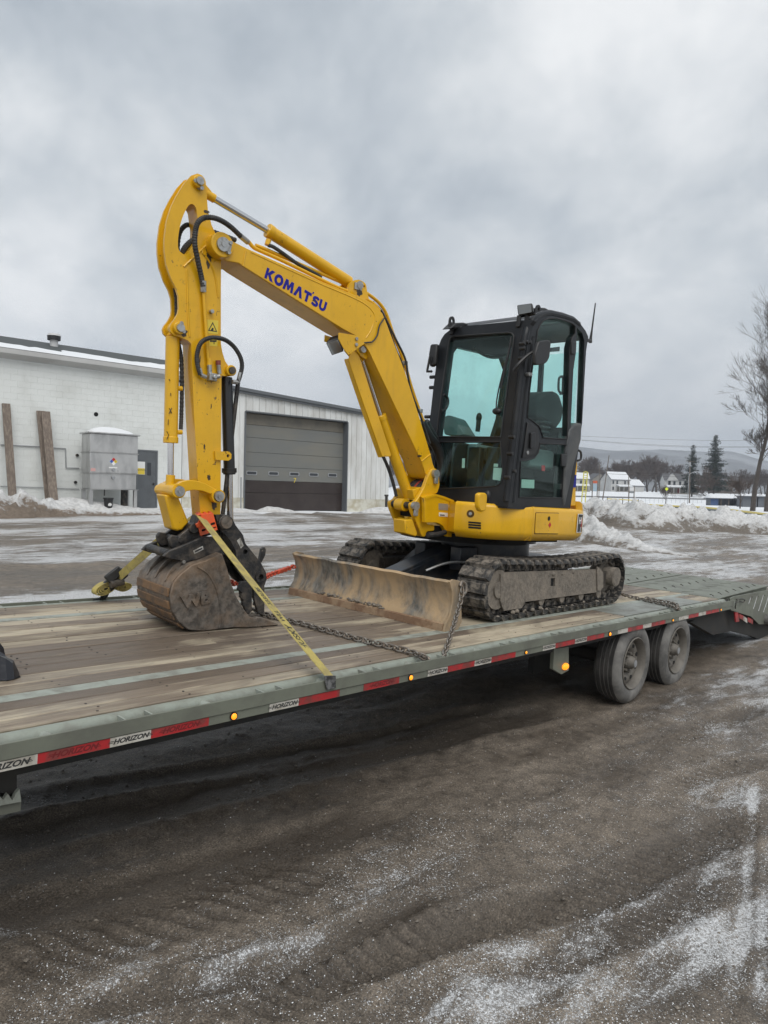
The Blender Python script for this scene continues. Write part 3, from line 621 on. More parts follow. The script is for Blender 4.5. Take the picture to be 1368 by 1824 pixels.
# metal building: panels as pieces
mt_=Thing('metal_building','white ribbed metal building with grey and brown overhead door','building',BL,((S_J+S_R)/2,3,0))
zr=lambda s: np.interp(s,[wpx(415,697)[0],wpx(652,740)[0]],[wpx(415,697)[1],wpx(652,740)[1]]) if False else (wpx(415,697)[1]+(s-wpx(415,697)[0])*(wpx(652,740)[1]-wpx(415,697)[1])/(wpx(652,740)[0]-wpx(415,697)[0]))
gd0=wpx(437,733); gd1=wpx(620,752); gz=gd0[1]; gs0,gs1=gd0[0],gd1[0]; zb=wpx(640,889)[1]
s=S_J
while s<S_R-.05:
    e=min(s+.305,S_R); segs=[(zb,None)] if (e<gs0+.01 or s>gs1-.01) else None
    parts_=[]
    if segs: parts_=[(s,e,zb)]
    else:
        if s<gs0-.02: parts_.append((s,gs0,zb))
        if e>gs1+.02: parts_.append((gs1,e,zb))
        parts_.append((max(s,gs0),min(e,gs1),gz+.02))
    for a,b,z0 in parts_:
        if b-a<.02: continue
        m2=MB(); dd=.03+random.uniform(-.004,.004); k=min(.05,(b-a)*.3)
        zt0,zt1=zr(a)-.01,zr(b)-.01
        sec=[(a,dd),(a+.002,dd-.03),(a+k*.6,dd-.03),(a+k,dd),(b-.003,dd)]
        vs=[(x,y,z0) for x,y in sec]+[(x,y,zt0+(zt1-zt0)*(x-a)/(b-a)) for x,y in sec]
        m2.add(vs,[(i,i+1,6+i,5+i) for i in range(4)]); mt_.part('wall_panel',m2,WPAN,smooth=0)
    s=e
for a_,b_ in ((S_J,gs0),(gs1,S_R+.02)): mb=MB(); mb.bx(a_,b_,.0,.2,-1.2,zb-.004); mt_.part('foundation',mb,CONC)
mb=MB(); mb.add([(S_J,.08,-1),(gs0,.08,-1),(gs0,.08,gz),(gs1,.08,gz),(gs1,.08,-1),(S_R,.08,-1),(S_R,.08,zr(S_R)),(S_J,.08,zr(S_J))],[(0,1,2,7),(2,3,6,7),(3,4,5,6)]); mb.bx(S_R-.06,S_R,.09,9,-1.,zr(S_R)-.05); mt_.part('wall',mb,WPAN,smooth=0)
mb=MB(); th=.17
for y0,y1,lo,hi in ((-.10,-.02,-.02,th),(-.16,-.10,th*.45,th+.03)):
    mb.hexa([(S_J-.2,y0,zr(S_J-.2)+lo),(S_R+.15,y0,zr(S_R+.15)+lo),(S_R+.15,y1,zr(S_R+.15)+lo),(S_J-.2,y1,zr(S_J-.2)+lo)],[(S_J-.2,y0,zr(S_J-.2)+hi),(S_R+.15,y0,zr(S_R+.15)+hi),(S_R+.15,y1,zr(S_R+.15)+hi),(S_J-.2,y1,zr(S_J-.2)+hi)])
mt_.part('roof_trim',mb,TRIM)
mb=MB(); mb.hexa([(S_J-.2,-.015,zr(S_J-.2)+.02),(S_R+.15,-.015,zr(S_R+.15)+.02),(S_R+.15,10,zr(S_R+.15)+.02),(S_J-.2,10,zr(S_J-.2)+.02)],[(S_J-.2,-.015,zr(S_J-.2)+th-.01),(S_R+.15,-.015,zr(S_R+.15)+th-.01),(S_R+.15,10,zr(S_R+.15)+th-.01),(S_J-.2,10,zr(S_J-.2)+th-.01)]); mt_.part('roof',mb,ROOF)
gb=wpx(520,895)[1]-.1; YD=.30
mb=MB(); mb.bx(gs0-.015,gs0+.03,-.03,YD,gb-.3,gz); mb.bx(gs1-.03,gs1+.015,-.03,YD,gb-.3,gz); mb.bx(gs0+.032,gs1-.032,-.025,YD,gz-.0,gz+.05); mt_.part('door_frame',mb,TRIM)
gdr=MB(); gdr.bx(gs0,gs1,YD+.05,YD+.1,gb-.3,gz); gd=mt_.part('garage_door',gdr,DARK)
zz=[gz-.01]; ref=[(763,DOORT),(785,DOORG),(810,DOORG),(834,DOORG),(858,DOORG),(879,DOORB),(905,DOORB)]
for i,(py,mm) in enumerate(ref):
    z1=wpx(520,py,YD)[1] if i<len(ref)-1 else gb-.25
    z0=zz[-1]; m2=MB(); m2.plate([(YD+.045,z0),(YD+.008,z0-.004),(YD,z0-.016),(YD,z1+.016),(YD+.008,z1+.006),(YD+.045,z1+.004)],gs0+.03,gs1-.03,axis=0); mt_.part('door_panel',m2,mm,gd,smooth=0); zz.append(z1)
for k in range(5):
    a=wpx((448,487,524,558.5,592)[k],842.5+k*1.0,YD); m2=MB(); pts=rnd([(a[0]-.26,a[1]-.085),(a[0]+.26,a[1]-.085),(a[0]+.26,a[1]+.085),(a[0]-.26,a[1]+.085)],.06); inn=rnd([(a[0]-.22,a[1]-.055),(a[0]+.22,a[1]-.055),(a[0]+.22,a[1]+.055),(a[0]-.22,a[1]+.055)],.05)
    m2.plate(pts,YD-.02,YD+.0,[inn]); mt_.part('window_frame',m2,GALV,gd); m2=MB(); m2.plate(inn,YD-.008,YD-.001); mt_.part('door_window',m2,WIN,gd)
a=wpx(525,856,YD); m2=MB(); put_text(m2,'7',.30,(a[0],YD-.006,a[1]-.01),(1,0,0),(0,0,1)); mt_.part('door_number',m2,YLW,gd,smooth=0)
b0=wpx(688,899,-.5); b1=wpx(688.5,881,-.5); mb=MB(); mb.cyl((b0[0],-.5,b0[1]-.4),(b1[0],-.5,b1[1]-.08),.065,n=12); bo=Thing('bollard','dark pipe bollard at the corner of the metal building','bollard',BL,(b0[0],-.5,b0[1])); bo.part('post',mb,IRON); mb=MB(); mb.cyl((b1[0],-.5,b1[1]-.08),(b1[0],-.5,b1[1]),.10,n=12); bo.part('cap',mb,IRON)
b0=wpx(429,903,-.4); b1=wpx(429.5,850,-.4); mb=MB(); mb.cyl((b0[0],-.4,b0[1]-.3),(b1[0],-.4,b1[1]),.03,n=8); single('pipe_post',mb,GALV,'thin grey pipe post left of the overhead door','post',BL,(b0[0],-.4,b0[1]))
# boards leaning on the wall
def board(name,label,bot,top,wpx_,dist=.75,th=.06,dy=0,group=None):
    a=wpx(*bot,-dist-dy); c=wpx(*top,-.05-dy); w=wpx_; m2=MB(); A=np.array([a[0],-dist-dy,a[1]-.45]); C=np.array([c[0],-.06-dy,c[1]]); m2.bar(A,C,w,th,up=(0,-1,.1)); return single(name,m2,TIM,label,'board',BL,tuple(A),group,bev=.006)
board('timber_board','single grey timber board leaning on the wall, leftmost of the boards',(24,880),(10.5,719),.24)
board('timber_board','darker narrow board leaning behind its neighbour left of the steel tank',(90,884),(72,732),.26,.72,.05)
board('timber_board','brown grained board leaning in front, nearest the steel tank',(97.5,884),(81,733),.27,.95,.06,.12)
# stainless tank
TN=-.35
tk=Thing('steel_tank','boxy stainless steel tank on legs with a hazard diamond and snow on its lid','tank',BL,(wpx(200,880,TN)[0],TN-.5,0))
def tpx(px,py,n): return wpx(px,py,n)
f0=tpx(160.5,771,-1.25); f1=tpx(246,775,-1.25); fb=tpx(160,871,-1.25); y0,y1=-1.25,-.45
zt=f0[1]; z1=tpx(160,804.5,-1.25)[1]; z2=tpx(160,841.5,-1.25)[1]; z3=fb[1]
for i,(a,b) in enumerate(((zt,z1),(z1,z2),(z2,z3))):
    mb=MB(); ins=.0 if i<2 else .03; mb.bx(f0[0]+ins,f1[0]-ins,y0+ins,y1,b+.006,a-.006); tk.part('tank_section',mb,STEEL,bev=.015)
    mb=MB(); mb.bx(f0[0]-.03,f1[0]+.03,y0-.03,y1+.02,b-.012,b+.005); tk.part('flange',mb,STEEL)
mb=MB(); mb.bx(f0[0]-.06,f1[0]+.06,y0-.06,y1+.04,zt-.002,zt+.05); tk.part('lid',mb,STEEL,bev=.01)
mb=MB(); V=[];nx_,ny_=16,8
for i in range(nx_+1):
    for j in range(ny_+1):
        a,b=i/nx_,j/ny_; V.append((f0[0]+.08+(f1[0]-f0[0]-.16)*a,y0+.02+(y1-y0-.04)*b,zt+.045+.25*(max(0,math.sin(PI*a))**.45)*(max(0,math.sin(PI*b))**.4)*(1-.25*a)))
mb.v=V; mb.f=[(i*(ny_+1)+j,(i+1)*(ny_+1)+j,(i+1)*(ny_+1)+j+1,i*(ny_+1)+j+1) for i in range(nx_) for j in range(ny_)]; tk.part('snow_cap',mb,SNW,smooth=80)
for a in (f0[0]+.06,f1[0]-.06):
    for y in (y0+.06,y1-.06): mb=MB(); mb.bx(a-.055,a+.055,y-.05,y+.05,z3-1.0,z3-.014); tk.part('leg',mb,STEEL)
for px,py in ((202,836.5),(202,851)): a=tpx(px,py,y0); mb=MB(); mb.cyl((a[0],y0-.035,a[1]),(a[0],y0+.03,a[1]),.055,n=14); tk.part('port',mb,GALV)
a=tpx(221.5,880,-.8); mb=MB(); mb.cyl((a[0],-.8,z3-.01),(a[0],-.8,z3-.8),.12,n=12); tk.part('drain_pipe',mb,IRON)
a=tpx(191,876,y0); mb=MB(); mb.cyl((a[0],-1.,z3),(a[0],-1.,z3-.22),.02,n=6); tk.part('drain_hose',mb,IRON)
c=tpx(202.3,822,y0); q=.096; yy=y0-.004
hd=MB(); hd.plate([(c[0],c[1]-2*q*.71),(c[0]+2*q*.71,c[1]),(c[0],c[1]+2*q*.71),(c[0]-2*q*.71,c[1])],yy,y0+.001); hs=tk.part('hazard_sign',hd,WHITE,smooth=0)
e=q*.70
for nm,dx,dy_,m_ in (('sign_quarter',0,e,RED),('sign_quarter',-e,0,BLU2),('sign_quarter',e,0,YLW)):
    m2=MB(); k=e*.96; m2.plate([(c[0]+dx,c[1]+dy_-k),(c[0]+dx+k,c[1]+dy_),(c[0]+dx,c[1]+dy_+k),(c[0]+dx-k,c[1]+dy_)],yy-.004,yy-.0005); tk.part(nm,m2,m_,hs,smooth=0)
m2=MB()
for tx,dx,dy_ in (('1',0,e),('2',-e,0),('0',e,0)): put_text(m2,tx,.08,(c[0]+dx,yy-.0065,c[1]+dy_),(1,0,0),(0,0,1))
tk.part('sign_digits',m2,INK,hs,smooth=0)
a=tpx(202,833,y0); m2=MB(); m2.bx(a[0]-.15,a[0]+.13,y0-.004,y0+.001,a[1]-.018,a[1]+.018); tk.part('name_strip',m2,WHITE)
a=tpx(164.5,836.5,y0); m2=MB(); m2.bx(a[0]-.05,a[0]+.10,y0-.004,y0+.001,a[1]-.05,a[1]+.05); tk.part('warning_sticker',m2,mat('pale_red_print',(.6,.35,.33),.5))
a=tpx(193,901,-1.35); zb_=G(*BL.W((a[0],-1.35,0))[:2])-BL.o[2]
pb=Thing('plastic_bucket','black plastic bucket standing in snow under the steel tank','bucket',BL,(a[0],-1.35,a[1]))
mb=MB(); mb.cyl((a[0],-1.35,a[1]-.12),(a[0],-1.35,a[1]+.26),.12,.155,n=18); pb.part('body',mb,BLK); mb=MB(); mb.ring((a[0],-1.35,a[1]+.25),(0,0,1),[(.15,-.02),(.172,-.02),(.172,.02),(.15,.02)],18); pb.part('rim',mb,BLK)
mb=MB(); mb.cyl((a[0],-1.35-.139,a[1]+.04),(a[0],-1.35-.131,a[1]+.042),.06,n=14); pb.part('label',mb,WHITE)
# ------------------------------------------------------------------ far side of the field
def gz_at(px,Z): d=np.array([(px-CX)/FPX,0,1])@RC; x=EYE[0]+d[0]*Z/d[1]; return x,Z,G(x,Z)
def grow(mb,p,d,l,r,depth,rng,spread=.55,sides=4,shrink=.74,up=.12,minr=.01,kids=(2,3),twig=None):
    d=d/np.linalg.norm(d); seg=3 if depth>2 else 2; pts=[p];q=p.copy();dd=d.copy()
    for i in range(seg):
        dd=dd+rng.normal(0,.10,3)+np.array([0,0,up*.4]); dd/=np.linalg.norm(dd); q=q+dd*l/seg; pts.append(q.copy())
    r1=max(minr,r*.68); rr=[r+(r1-r)*i/seg for i in range(seg+1)]
    tgt=mb if (twig is None or depth>twig[1]) else twig[0]
    tgt.tube(pts,rr,max(3,sides if depth>2 else 3),cap=False)
    if depth==0: return
    k=rng.integers(kids[0],kids[1]+1)
    for i in range(k):
        t=1.0 if i==0 else rng.uniform(.35,1.0); b=pts[0]+(pts[-1]-pts[0])*t
        a=rng.normal(0,1,3); a-=dd*np.dot(a,dd); a/=np.linalg.norm(a); s=(.25 if i==0 else 1)*spread*rng.uniform(.7,1.3)
        nd=dd*math.cos(s)+a*math.sin(s); nd[2]+=up
        grow(mb,b,nd,l*shrink*rng.uniform(.8,1.15),max(minr,r1*(.92 if i==0 else .62)),depth-1,rng,spread,sides,shrink,up,minr,kids,twig)
def tree_meshes(seed,h,depth,r,spread,kids=(2,3),shrink=.76,up=.1,minr=.012,trunk=.28):
    rng=np.random.default_rng(seed); t=MB(); c=MB()
    p=np.array([0,0,-.4]); grow(t,p,np.array([0,0,1.]),h*trunk,r,depth,rng,spread,6,shrink,up,minr,kids,(c,depth-2))
    a=t.mesh('trunk'); b=c.mesh('crown'); a.materials.append(BARK); b.materials.append(TWIG)
    for m_ in (a,b): m_.shade_smooth()
    return a,b
def plant(name,label,cat,meshes,x,y,z,s=1,rz=0,group=None):
    t=Thing(name,label,cat,WORLD,(x,y,z),group); 
    for nm,me in zip(('trunk','crown'),meshes):
        o=bpy.data.objects.new(nm,me); COL.objects.link(o); o.parent=t.o
    t.o.scale=(s,s,s*random.uniform(.92,1.08)); t.o.rotation_euler=(0,0,rz); return t
TT=[tree_meshes(11+i,20,8,.42,.58+.06*i,(2,3),.80,.07,.045,.17) for i in range(3)]
SB=[tree_meshes(31+i,9,6,.14,.62,(3,3),.80,.10,.02,.22) for i in range(2)]
rows=[(1045,420,14,'tall bare tree rising beside the excavator cab'),(1063,400,9,''),(1080,430,9,''),(1101,400,11.5,''),(1122,410,12.5,''),(1139,395,13.,''),(1152,425,13.5,''),(1168,405,13.,''),(1186,420,12.,''),(1201,430,9.5,''),(1240,440,8.5,''),(1262,430,8,''),(1300,420,8,''),(1322,405,8.5,''),(1345,430,9,''),(1362,410,9,''),(1050,450,12,''),(1090,460,12,''),(1130,450,13.5,''),(1176,455,13,''),(1194,445,11.5,''),(1226,440,9,''),(1252,450,9,''),(1290,450,9.5,''),(1332,445,9,''),(1355,450,9.5,''),(702,300,10,''),(716,330,9,''),(690,340,10,''),(732,320,8,''),(1072,440,8,''),(1112,440,10,''),(1160,445,11.5,''),(1215,445,9,''),(1280,445,7.5,''),(1310,440,8.5,''),(1385,420,9,'')]
for i,(px,Z,hh,lb) in enumerate(rows):
    x,y,z=gz_at(px,Z); hh*=1.32; me=TT[i%3]
    gap=px<760; plant('bare_tree',lb or ('bare tree glimpsed past the corner of the metal building, between boom and cylinder' if gap else 'bare brown winter tree in the grove behind the far houses'),"tree",me,x,y,z,hh/11.0,random.uniform(0,6),None if lb else ('bare trees past the metal building' if gap else 'bare trees beyond the snowy field'))
# the big tree at the right edge, two stems
def bigtree(px,pyb,Z,h,r,seed,label,lean):
    rng=np.random.default_rng(seed); x,y,z=gz_at(px,Z); t=MB(); c=MB()
    t.tube([(x,y,z-.5),(x+lean*.03*h,y,z+h*.12),(x+lean*.10*h,y,z+h*.26),(x+lean*.2*h,y,z+h*.40)],[r*1.25,r,r*.86,r*.7],8,cap=False)
    for i,(hh,dx,l,rr) in enumerate([(.40,.30*lean,.25,.66),(.40,-.04,.25,.45),(.37,-.16,.18,.32),(.30,.8,.15,.28),(.38,.5,.2,.38),(.33,-.30,.12,.22),(.26,-.5,.07,.14),(.25,.6,.10,.18)]):
        k=hh/.40; b=np.array([x+lean*.2*h*k**1.2,y,z+h*hh])
        grow(t,b,np.array([dx,rng.normal(0,.3),1.0]),h*l*.78,r*rr,7,rng,.44,5,.775,.10,.0105,(2,3),(c,5))
    T_=Thing('bare_tree',label,'tree',WORLD,(x,y,z)); T_.part('trunk',t,BARK,smooth=60); T_.part('crown',c,BARK,smooth=60)
bigtree(1340,915,95,26,.30,5,'tall bare tree with a leaning trunk standing inside the right picture edge',.32)
bigtree(1366,915,92,24,.34,8,'thick bare trunk at the right picture edge beside the leaning tree',.25)
def low(px,Z,s,lab,k=0):
    x,y,z=gz_at(px,Z); plant('bare_tree',lab,'tree',SB[k],x,y,z,s,random.uniform(0,6))
low(1185,150,.75,'small bare tree alone on the snow in front of the white gabled house')
low(1265,230,1.75,'spreading bare tree with forked trunk beside the blue dugout',1)
low(1318,120,.95,'rusty brown bare shrub tree behind the dugouts'); low(1300,330,1.6,'bare bushy tree between the pine and the brick chimney',1)
def pine(px,Z,h,w,seed,label,gap):
    rng=np.random.default_rng(seed); x,y,z=gz_at(px,Z); t=MB(); c=MB(); t.cyl((x,y,z-.5),(x,y,z+h),h*.017,.03,8)
    zz=h*.12
    while zz<h*.985:
        k=1-zz/h; R=w*(k**.75)*rng.choice([1.12,.95,.85,.6,.45])+.25; nb=int(5+6*k)
        for i in range(nb):
            a=2*PI*(i+rng.random()*.8)/nb; ln=R*rng.uniform(.55,1.08); dr=-.12-.16*k
            o=np.array([x,y,z+zz]); dirv=np.array([math.cos(a),math.sin(a),0]); sd_=np.array([-math.sin(a),math.cos(a),0])
            if rng.random()<gap: continue
            t.cyl(o,o+dirv*ln*.8+np.array([0,0,dr*ln]),.04,.02,3,False)
            m=max(3,int(ln*4.2))
            for s_ in range(m):
                u=(s_+.7)/m; p=o+dirv*ln*u+np.array([0,0,dr*ln*u+.35*u*u])
                for q in range(5):
                    e=rng.normal(0,1,3); e/=np.linalg.norm(e); e[2]*=.5; f2=np.cross(e,rng.normal(0,1,3)); f2/=np.linalg.norm(f2)+1e-6; sz=.52*rng.uniform(.6,1.3)*(.7+.5*k)
                    pp=p+rng.normal(0,.16,3)+sd_*rng.normal(0,.28*(1-u*.6)); c.add([pp-f2*sz*.22,pp+e*sz*1.3-np.array([0,0,.14]),pp+f2*sz*.22],[(0,1,2)])
        zz+=.42+.5*k*.6
    T_=Thing('pine_tree',label,'tree',WORLD,(x,y,z)); T_.part('trunk',t,BARK); me=T_.part('crown',c,NEED,smooth=0)
pine(1270,290,25.,8.6,3,'tall dark conical pine, right of the two pines',.10); pine(1231,280,20.5,6.6,4,'shorter ragged pine, left of the two pines',.34)
# houses: local frame x along front, y away, z up
def house(name,label,px,Z,yaw,w,d,h,roofh,wall,wins,porch=None,chim=None,ridge_along=True,snow=True,door=None):
    x,y,z=gz_at(px,Z); c,s=math.cos(yaw),math.sin(yaw); F=Frame([[c,-s,0],[s,c,0],[0,0,1]],(x,y,z)); T_=Thing(name,label,'house',F)
    m=MB(); m.bx(-w/2,w/2,0,d,-1,h)
    if ridge_along: m.add([(-w/2,0,h),(-w/2,d,h),(-w/2,d/2,h+roofh),(w/2,0,h),(w/2,d,h),(w/2,d/2,h+roofh)],[(0,1,2),(3,5,4)])
    else: m.add([(-w/2,0,h),(w/2,0,h),(0,0,h+roofh),(-w/2,d,h),(w/2,d,h),(0,d,h+roofh)],[(0,1,2),(3,5,4)])
    T_.part('wall',m,wall,smooth=0)
    e=.35; m=MB()
    if ridge_along:
        for y0,y1 in ((-e,d/2),(d+e,d/2)):
            za=h-e*roofh/(d/2); m.hexa([(-w/2-e,y0,za+.02),(w/2+e,y0,za+.02),(w/2+e,y1,h+roofh+.02),(-w/2-e,y1,h+roofh+.02)],[(-w/2-e,y0,za+.2),(w/2+e,y0,za+.2),(w/2+e,y1,h+roofh+.2),(-w/2-e,y1,h+roofh+.2)])
    else:
        for x0,x1 in ((-w/2-e,0),(w/2+e,0)):
            za=h-e*roofh/(w/2); m.hexa([(x0,-e,za+.02),(x0,d+e,za+.02),(x1,d+e,h+roofh+.02),(x1,-e,h+roofh+.02)],[(x0,-e,za+.2),(x0,d+e,za+.2),(x1,d+e,h+roofh+.2),(x1,-e,h+roofh+.2)])
    rf=T_.part('roof',m,HROOF,smooth=0)
    if snow:
        m=MB()
        if ridge_along:
            m.hexa([(-w/2-.3,-e+.1,h-.05),(w/2+.3,-e+.1,h-.05),(w/2+.3,d/2-.2,h+roofh+.12),(-w/2-.3,d/2-.2,h+roofh+.12)],[(-w/2-.3,-e+.1,h+.22),(w/2+.3,-e+.1,h+.22),(w/2+.3,d/2-.2,h+roofh+.36),(-w/2-.3,d/2-.2,h+roofh+.36)])
        else:
            m.hexa([(-w/2-e+.1,-e+.1,h-.05),(-w/2-e+.1,d,h-.05),(-.1,d,h+roofh+.15),(-.1,-e+.1,h+roofh+.15)],[(-w/2-e+.1,-e+.1,h+.2),(-w/2-e+.1,d,h+.2),(-.1,d,h+roofh+.36),(-.1,-e+.1,h+roofh+.36)])
        T_.part('roof_snow',m,SNW,rf,smooth=0)
    for wx,wz,ww,wh in wins:
        m=MB(); m.bx(wx-ww/2-.12,wx+ww/2+.12,-.08,-.02,wz-wh/2-.12,wz+wh/2+.12); wf=T_.part('window',m,HW); m=MB(); m.bx(wx-ww/2,wx+ww/2,-.1,-.082,wz-wh/2,wz+wh/2); T_.part('pane',m,WIN,wf)
    if porch:
        x0,x1,pz=porch; m=MB(); m.hexa([(x0,-2.6,pz-.2),(x1,-2.6,pz-.2),(x1,-.02,pz+.5),(x0,-.02,pz+.5)],[(x0,-2.6,pz),(x1,-2.6,pz),(x1,-.02,pz+.75),(x0,-.02,pz+.75)]); pr=T_.part('porch_roof',m,SNW,smooth=0)
        k=max(2,int((x1-x0)/2.4))
        for i in range(k+1): xx=x0+.15+(x1-x0-.3)*i/k; m=MB(); m.bx(xx-.1,xx+.1,-2.5,-2.3,-.3,pz-.18); T_.part('porch_post',m,HW)
        m=MB(); m.bx(x0,x1,-2.6,-.02,-.3,.25); T_.part('porch_floor',m,HBE); m=MB(); m.bx(x0+.6,x1-.6,-.07,-.02,.3,pz-.4); T_.part('porch_shade',m,HBE)
    if door: m=MB(); m.bx(door-.5,door+.5,-.12,-.02,.1,2.2); T_.part('door',m,mat('dark_red_door',(.18,.03,.03),.6))
    if chim: m=MB(); m.bx(chim-.4,chim+.4,d/2-.4,d/2+.4,h,h+roofh+1.6); T_.part('chimney',m,BRICK,rf)
    return T_
house('farm_house','white two storey house with snowy roof and side porch behind the field',1104,330,.35,10.5,8,5.6,3.4,HW,[(-4.2,4.3,.9,1.5),(-2.,4.3,.9,1.5),(2.4,4.3,.9,1.5),(4.3,4.3,.8,1.4),(-4.2,1.5,.9,1.5),(4.2,1.5,.9,1.5)],(-2.6,5.0,2.6))
house('farm_house','beige gabled house half hidden behind the grey sign board',1067,345,.1,8.5,9,5.4,3.2,HBE,[(-1.5,1.6,1.5,1.4),(2.1,1.7,1.4,1.3),(1.5,4.4,.8,1.2)],None,None,False,False)
house('farm_house','white house with snowy porch at the edge of the excavator, behind the yellow ladder frame',1029,310,-.1,9,8,5.4,2.6,HW,[(-1.5,4.0,.9,1.5),(1.,4.0,.9,1.5),(3.2,4.0,.9,1.5)],(-3.5,4.5,2.6))
house('garage','small white garage with snowy roof right of the two storey house',1134,345,.5,9,7,2.9,2.8,HW,[(-2.5,1.6,1.,1.)],None,None,True,True)
V_=house('farm_house','large white gabled house with wraparound porch below the pines',1211,300,-.15,13,8,5.8,2.6,HW,[(-4.6,4.4,1.,1.8),(-2.6,4.4,.9,1.6),(-.3,4.4,.9,1.6),(1.8,4.4,.9,1.6),(4.8,4.4,.9,1.6),(-4.5,1.4,1.2,1.6),(3.2,1.4,1.,1.6)],(-5.8,6.3,2.9),None,True,False,-.8)
m=MB()
for gx in (-3.4,3.6):
    m.add([(gx-2.4,-.5,5.5),(gx+2.4,-.5,5.5),(gx,-.5,8.4),(gx-2.4,4,5.5),(gx+2.4,4,5.5),(gx,4,8.4)],[(0,1,2),(0,2,5,3),(1,4,5,2)])
V_.part('gable',m,HW,smooth=0)
hz_=at(1296,848,362)[2]-gz_at(1296,360)[2]
CB=house('brown_house','dark brown house whose big square brick chimney rises right of the tall pine',1296,360,.05,12,8,hz_-2.6,2.6,mat('brown_siding',(.085,.07,.06),.8),[(-3,2,1.2,1.4),(3,2,1.2,1.4)],None,None,True,False)
x,y,z=gz_at(1296,360); m=MB(); m.bx(x-1.1,x+1.1,y+1,y+3,z+hz_-3.2,at(1296,832,360)[2]); CB.part('chimney',m,BRICK)
# dugouts
def dugout(px0,px1,Z,pyb,h,front,label,snow):
    a=gz_at(px0,Z); b=gz_at(px1,Z); z=at(px0,pyb,Z)[2]; w=b[0]-a[0]; F=Frame(np.eye(3),(a[0],Z,z)); T_=Thing('dugout',label,'dugout',F)
    m=MB(); m.bx(0,w,2.2,2.4,-.8,h); m.bx(0,.15,.01,2.2,-.8,h); m.bx(w-.15,w,.01,2.2,-.8,h); T_.part('wall',m,DGREY)
    m=MB(); m.bx(.02,w*front,-.06,0,-.8,h-.02); T_.part('front_board',m,DBLUE if front<.5 else DGREY)
    for k in (.38,.66,.98): m=MB(); m.bx(w*k-.1,w*k+.1,-.06,.06,-.8,h-.02); T_.part('post',m,POLE)
    m=MB(); m.bx(-.4,w+.4,-.7,2.9,h,h+.15); T_.part('roof',m,DGREY)
    if snow:
        m=MB(); V=[];nx=20;ny=6
        for i in range(nx+1):
            for j in range(ny+1): u,v=i/nx,j/ny; V.append((-.4+(w+.8)*u,-.7+3.6*v,h+.14+(1.15*(.4+.6*v)+.25*noise.noise((u*7,v*3,0)))*math.sqrt(max(0,1-(2*u-1)**6))*(0.35+.65*math.sqrt(max(0,1-(2*v-1)**4)))))
        m.v=V; m.f=[(i*(ny+1)+j,(i+1)*(ny+1)+j,(i+1)*(ny+1)+j+1,i*(ny+1)+j+1) for i in range(nx) for j in range(ny)]; T_.part('roof_snow',m,SNW,smooth=80)
dugout(1265,1314,170,896.5,1.15,.28,'blue fronted dugout shed with thick snow on its roof',True)
dugout(1322,1362,150,897,1.5,.95,'dark grey dugout shed without snow behind the big tree',False)
# outfield fence: grey boards, yellow cap; each board a piece
def fence(pts,Z0,label):
    T_=None
    for (pa,ya,Za),(pb_,yb,Zb) in zip(pts[:-1],pts[1:]):
        A=at(pa,ya,Za); B=at(pb_,yb,Zb)
        if T_ is None: T_=Thing('outfield_fence',label,'fence',WORLD,tuple(A))
        n=max(1,int(np.linalg.norm(B-A)/2.4))
        for i in range(n):
            p=A+(B-A)*i/n; q=A+(B-A)*(i+1)/n; d=(q-p)/np.linalg.norm(q-p); q2=q-d*.03
            m=MB(); m.hexa([p-(0,0,2.2),q2-(0,0,2.2),q2-np.array((0,-.06,2.2)),p-np.array((0,-.06,2.2))],[p,q2,q2+(0,.06,0),p+(0,.06,0)]); T_.part('fence_board',m,FENG,smooth=0)
            m=MB(); m.tube([p+(0,.03,.03),q+(0,.03,.03)],.11,6); T_.part('fence_cap',m,YCAP)
fence([(1148,899,95),(1205,902,90),(1252,904,84),(1300,908.5,76),(1345,914,68),(1400,921,62)],0,'low grey outfield fence with pale yellow cap along the snowy field')
def railing(pa,pb_,py,Z,label,m_,posts=3):
    A=at(pa,py[0],Z); B=at(pb_,py[1],Z*.97); T_=Thing('railing',label,'railing',WORLD,tuple(A)); m=MB(); m.tube([A,B],.06,6); T_.part('rail',m,m_)
    for i in range(posts): p=A+(B-A)*i/(posts-1); m=MB(); m.cyl(p-(0,0,1.4),p+(0,0,.15),.04,n=6); T_.part('post',m,IRON)
railing(1082,1137,(888.5,891.5),80,'yellow topped barrier rail behind the snow bank',YCAP)
# chain link line with posts across the field
for pa,pb_,py,Z,lab in ((1050,1250,887,200,'thin wire fence with many posts across the snowy field'),(1270,1368,921,58,'galvanised pipe fence in front of the outfield fence')):
    A=at(pa,py,Z); B=at(pb_,py+1,Z); T_=Thing('wire_fence',lab,'fence',WORLD,tuple(A)); n=26 if Z>100 else 5; hh=1.3 if Z>100 else 1.1
    for i in range(n+1): p=A+(B-A)*i/n; m=MB(); m.cyl(p-(0,0,hh),p,.035,n=5); T_.part('post',m,GALV)
    m=MB(); m.tube([A,B],.03,5); m.tube([A-(0,0,hh*.5),B-(0,0,hh*.5)],.012,4); T_.part('rail',m,GALV)
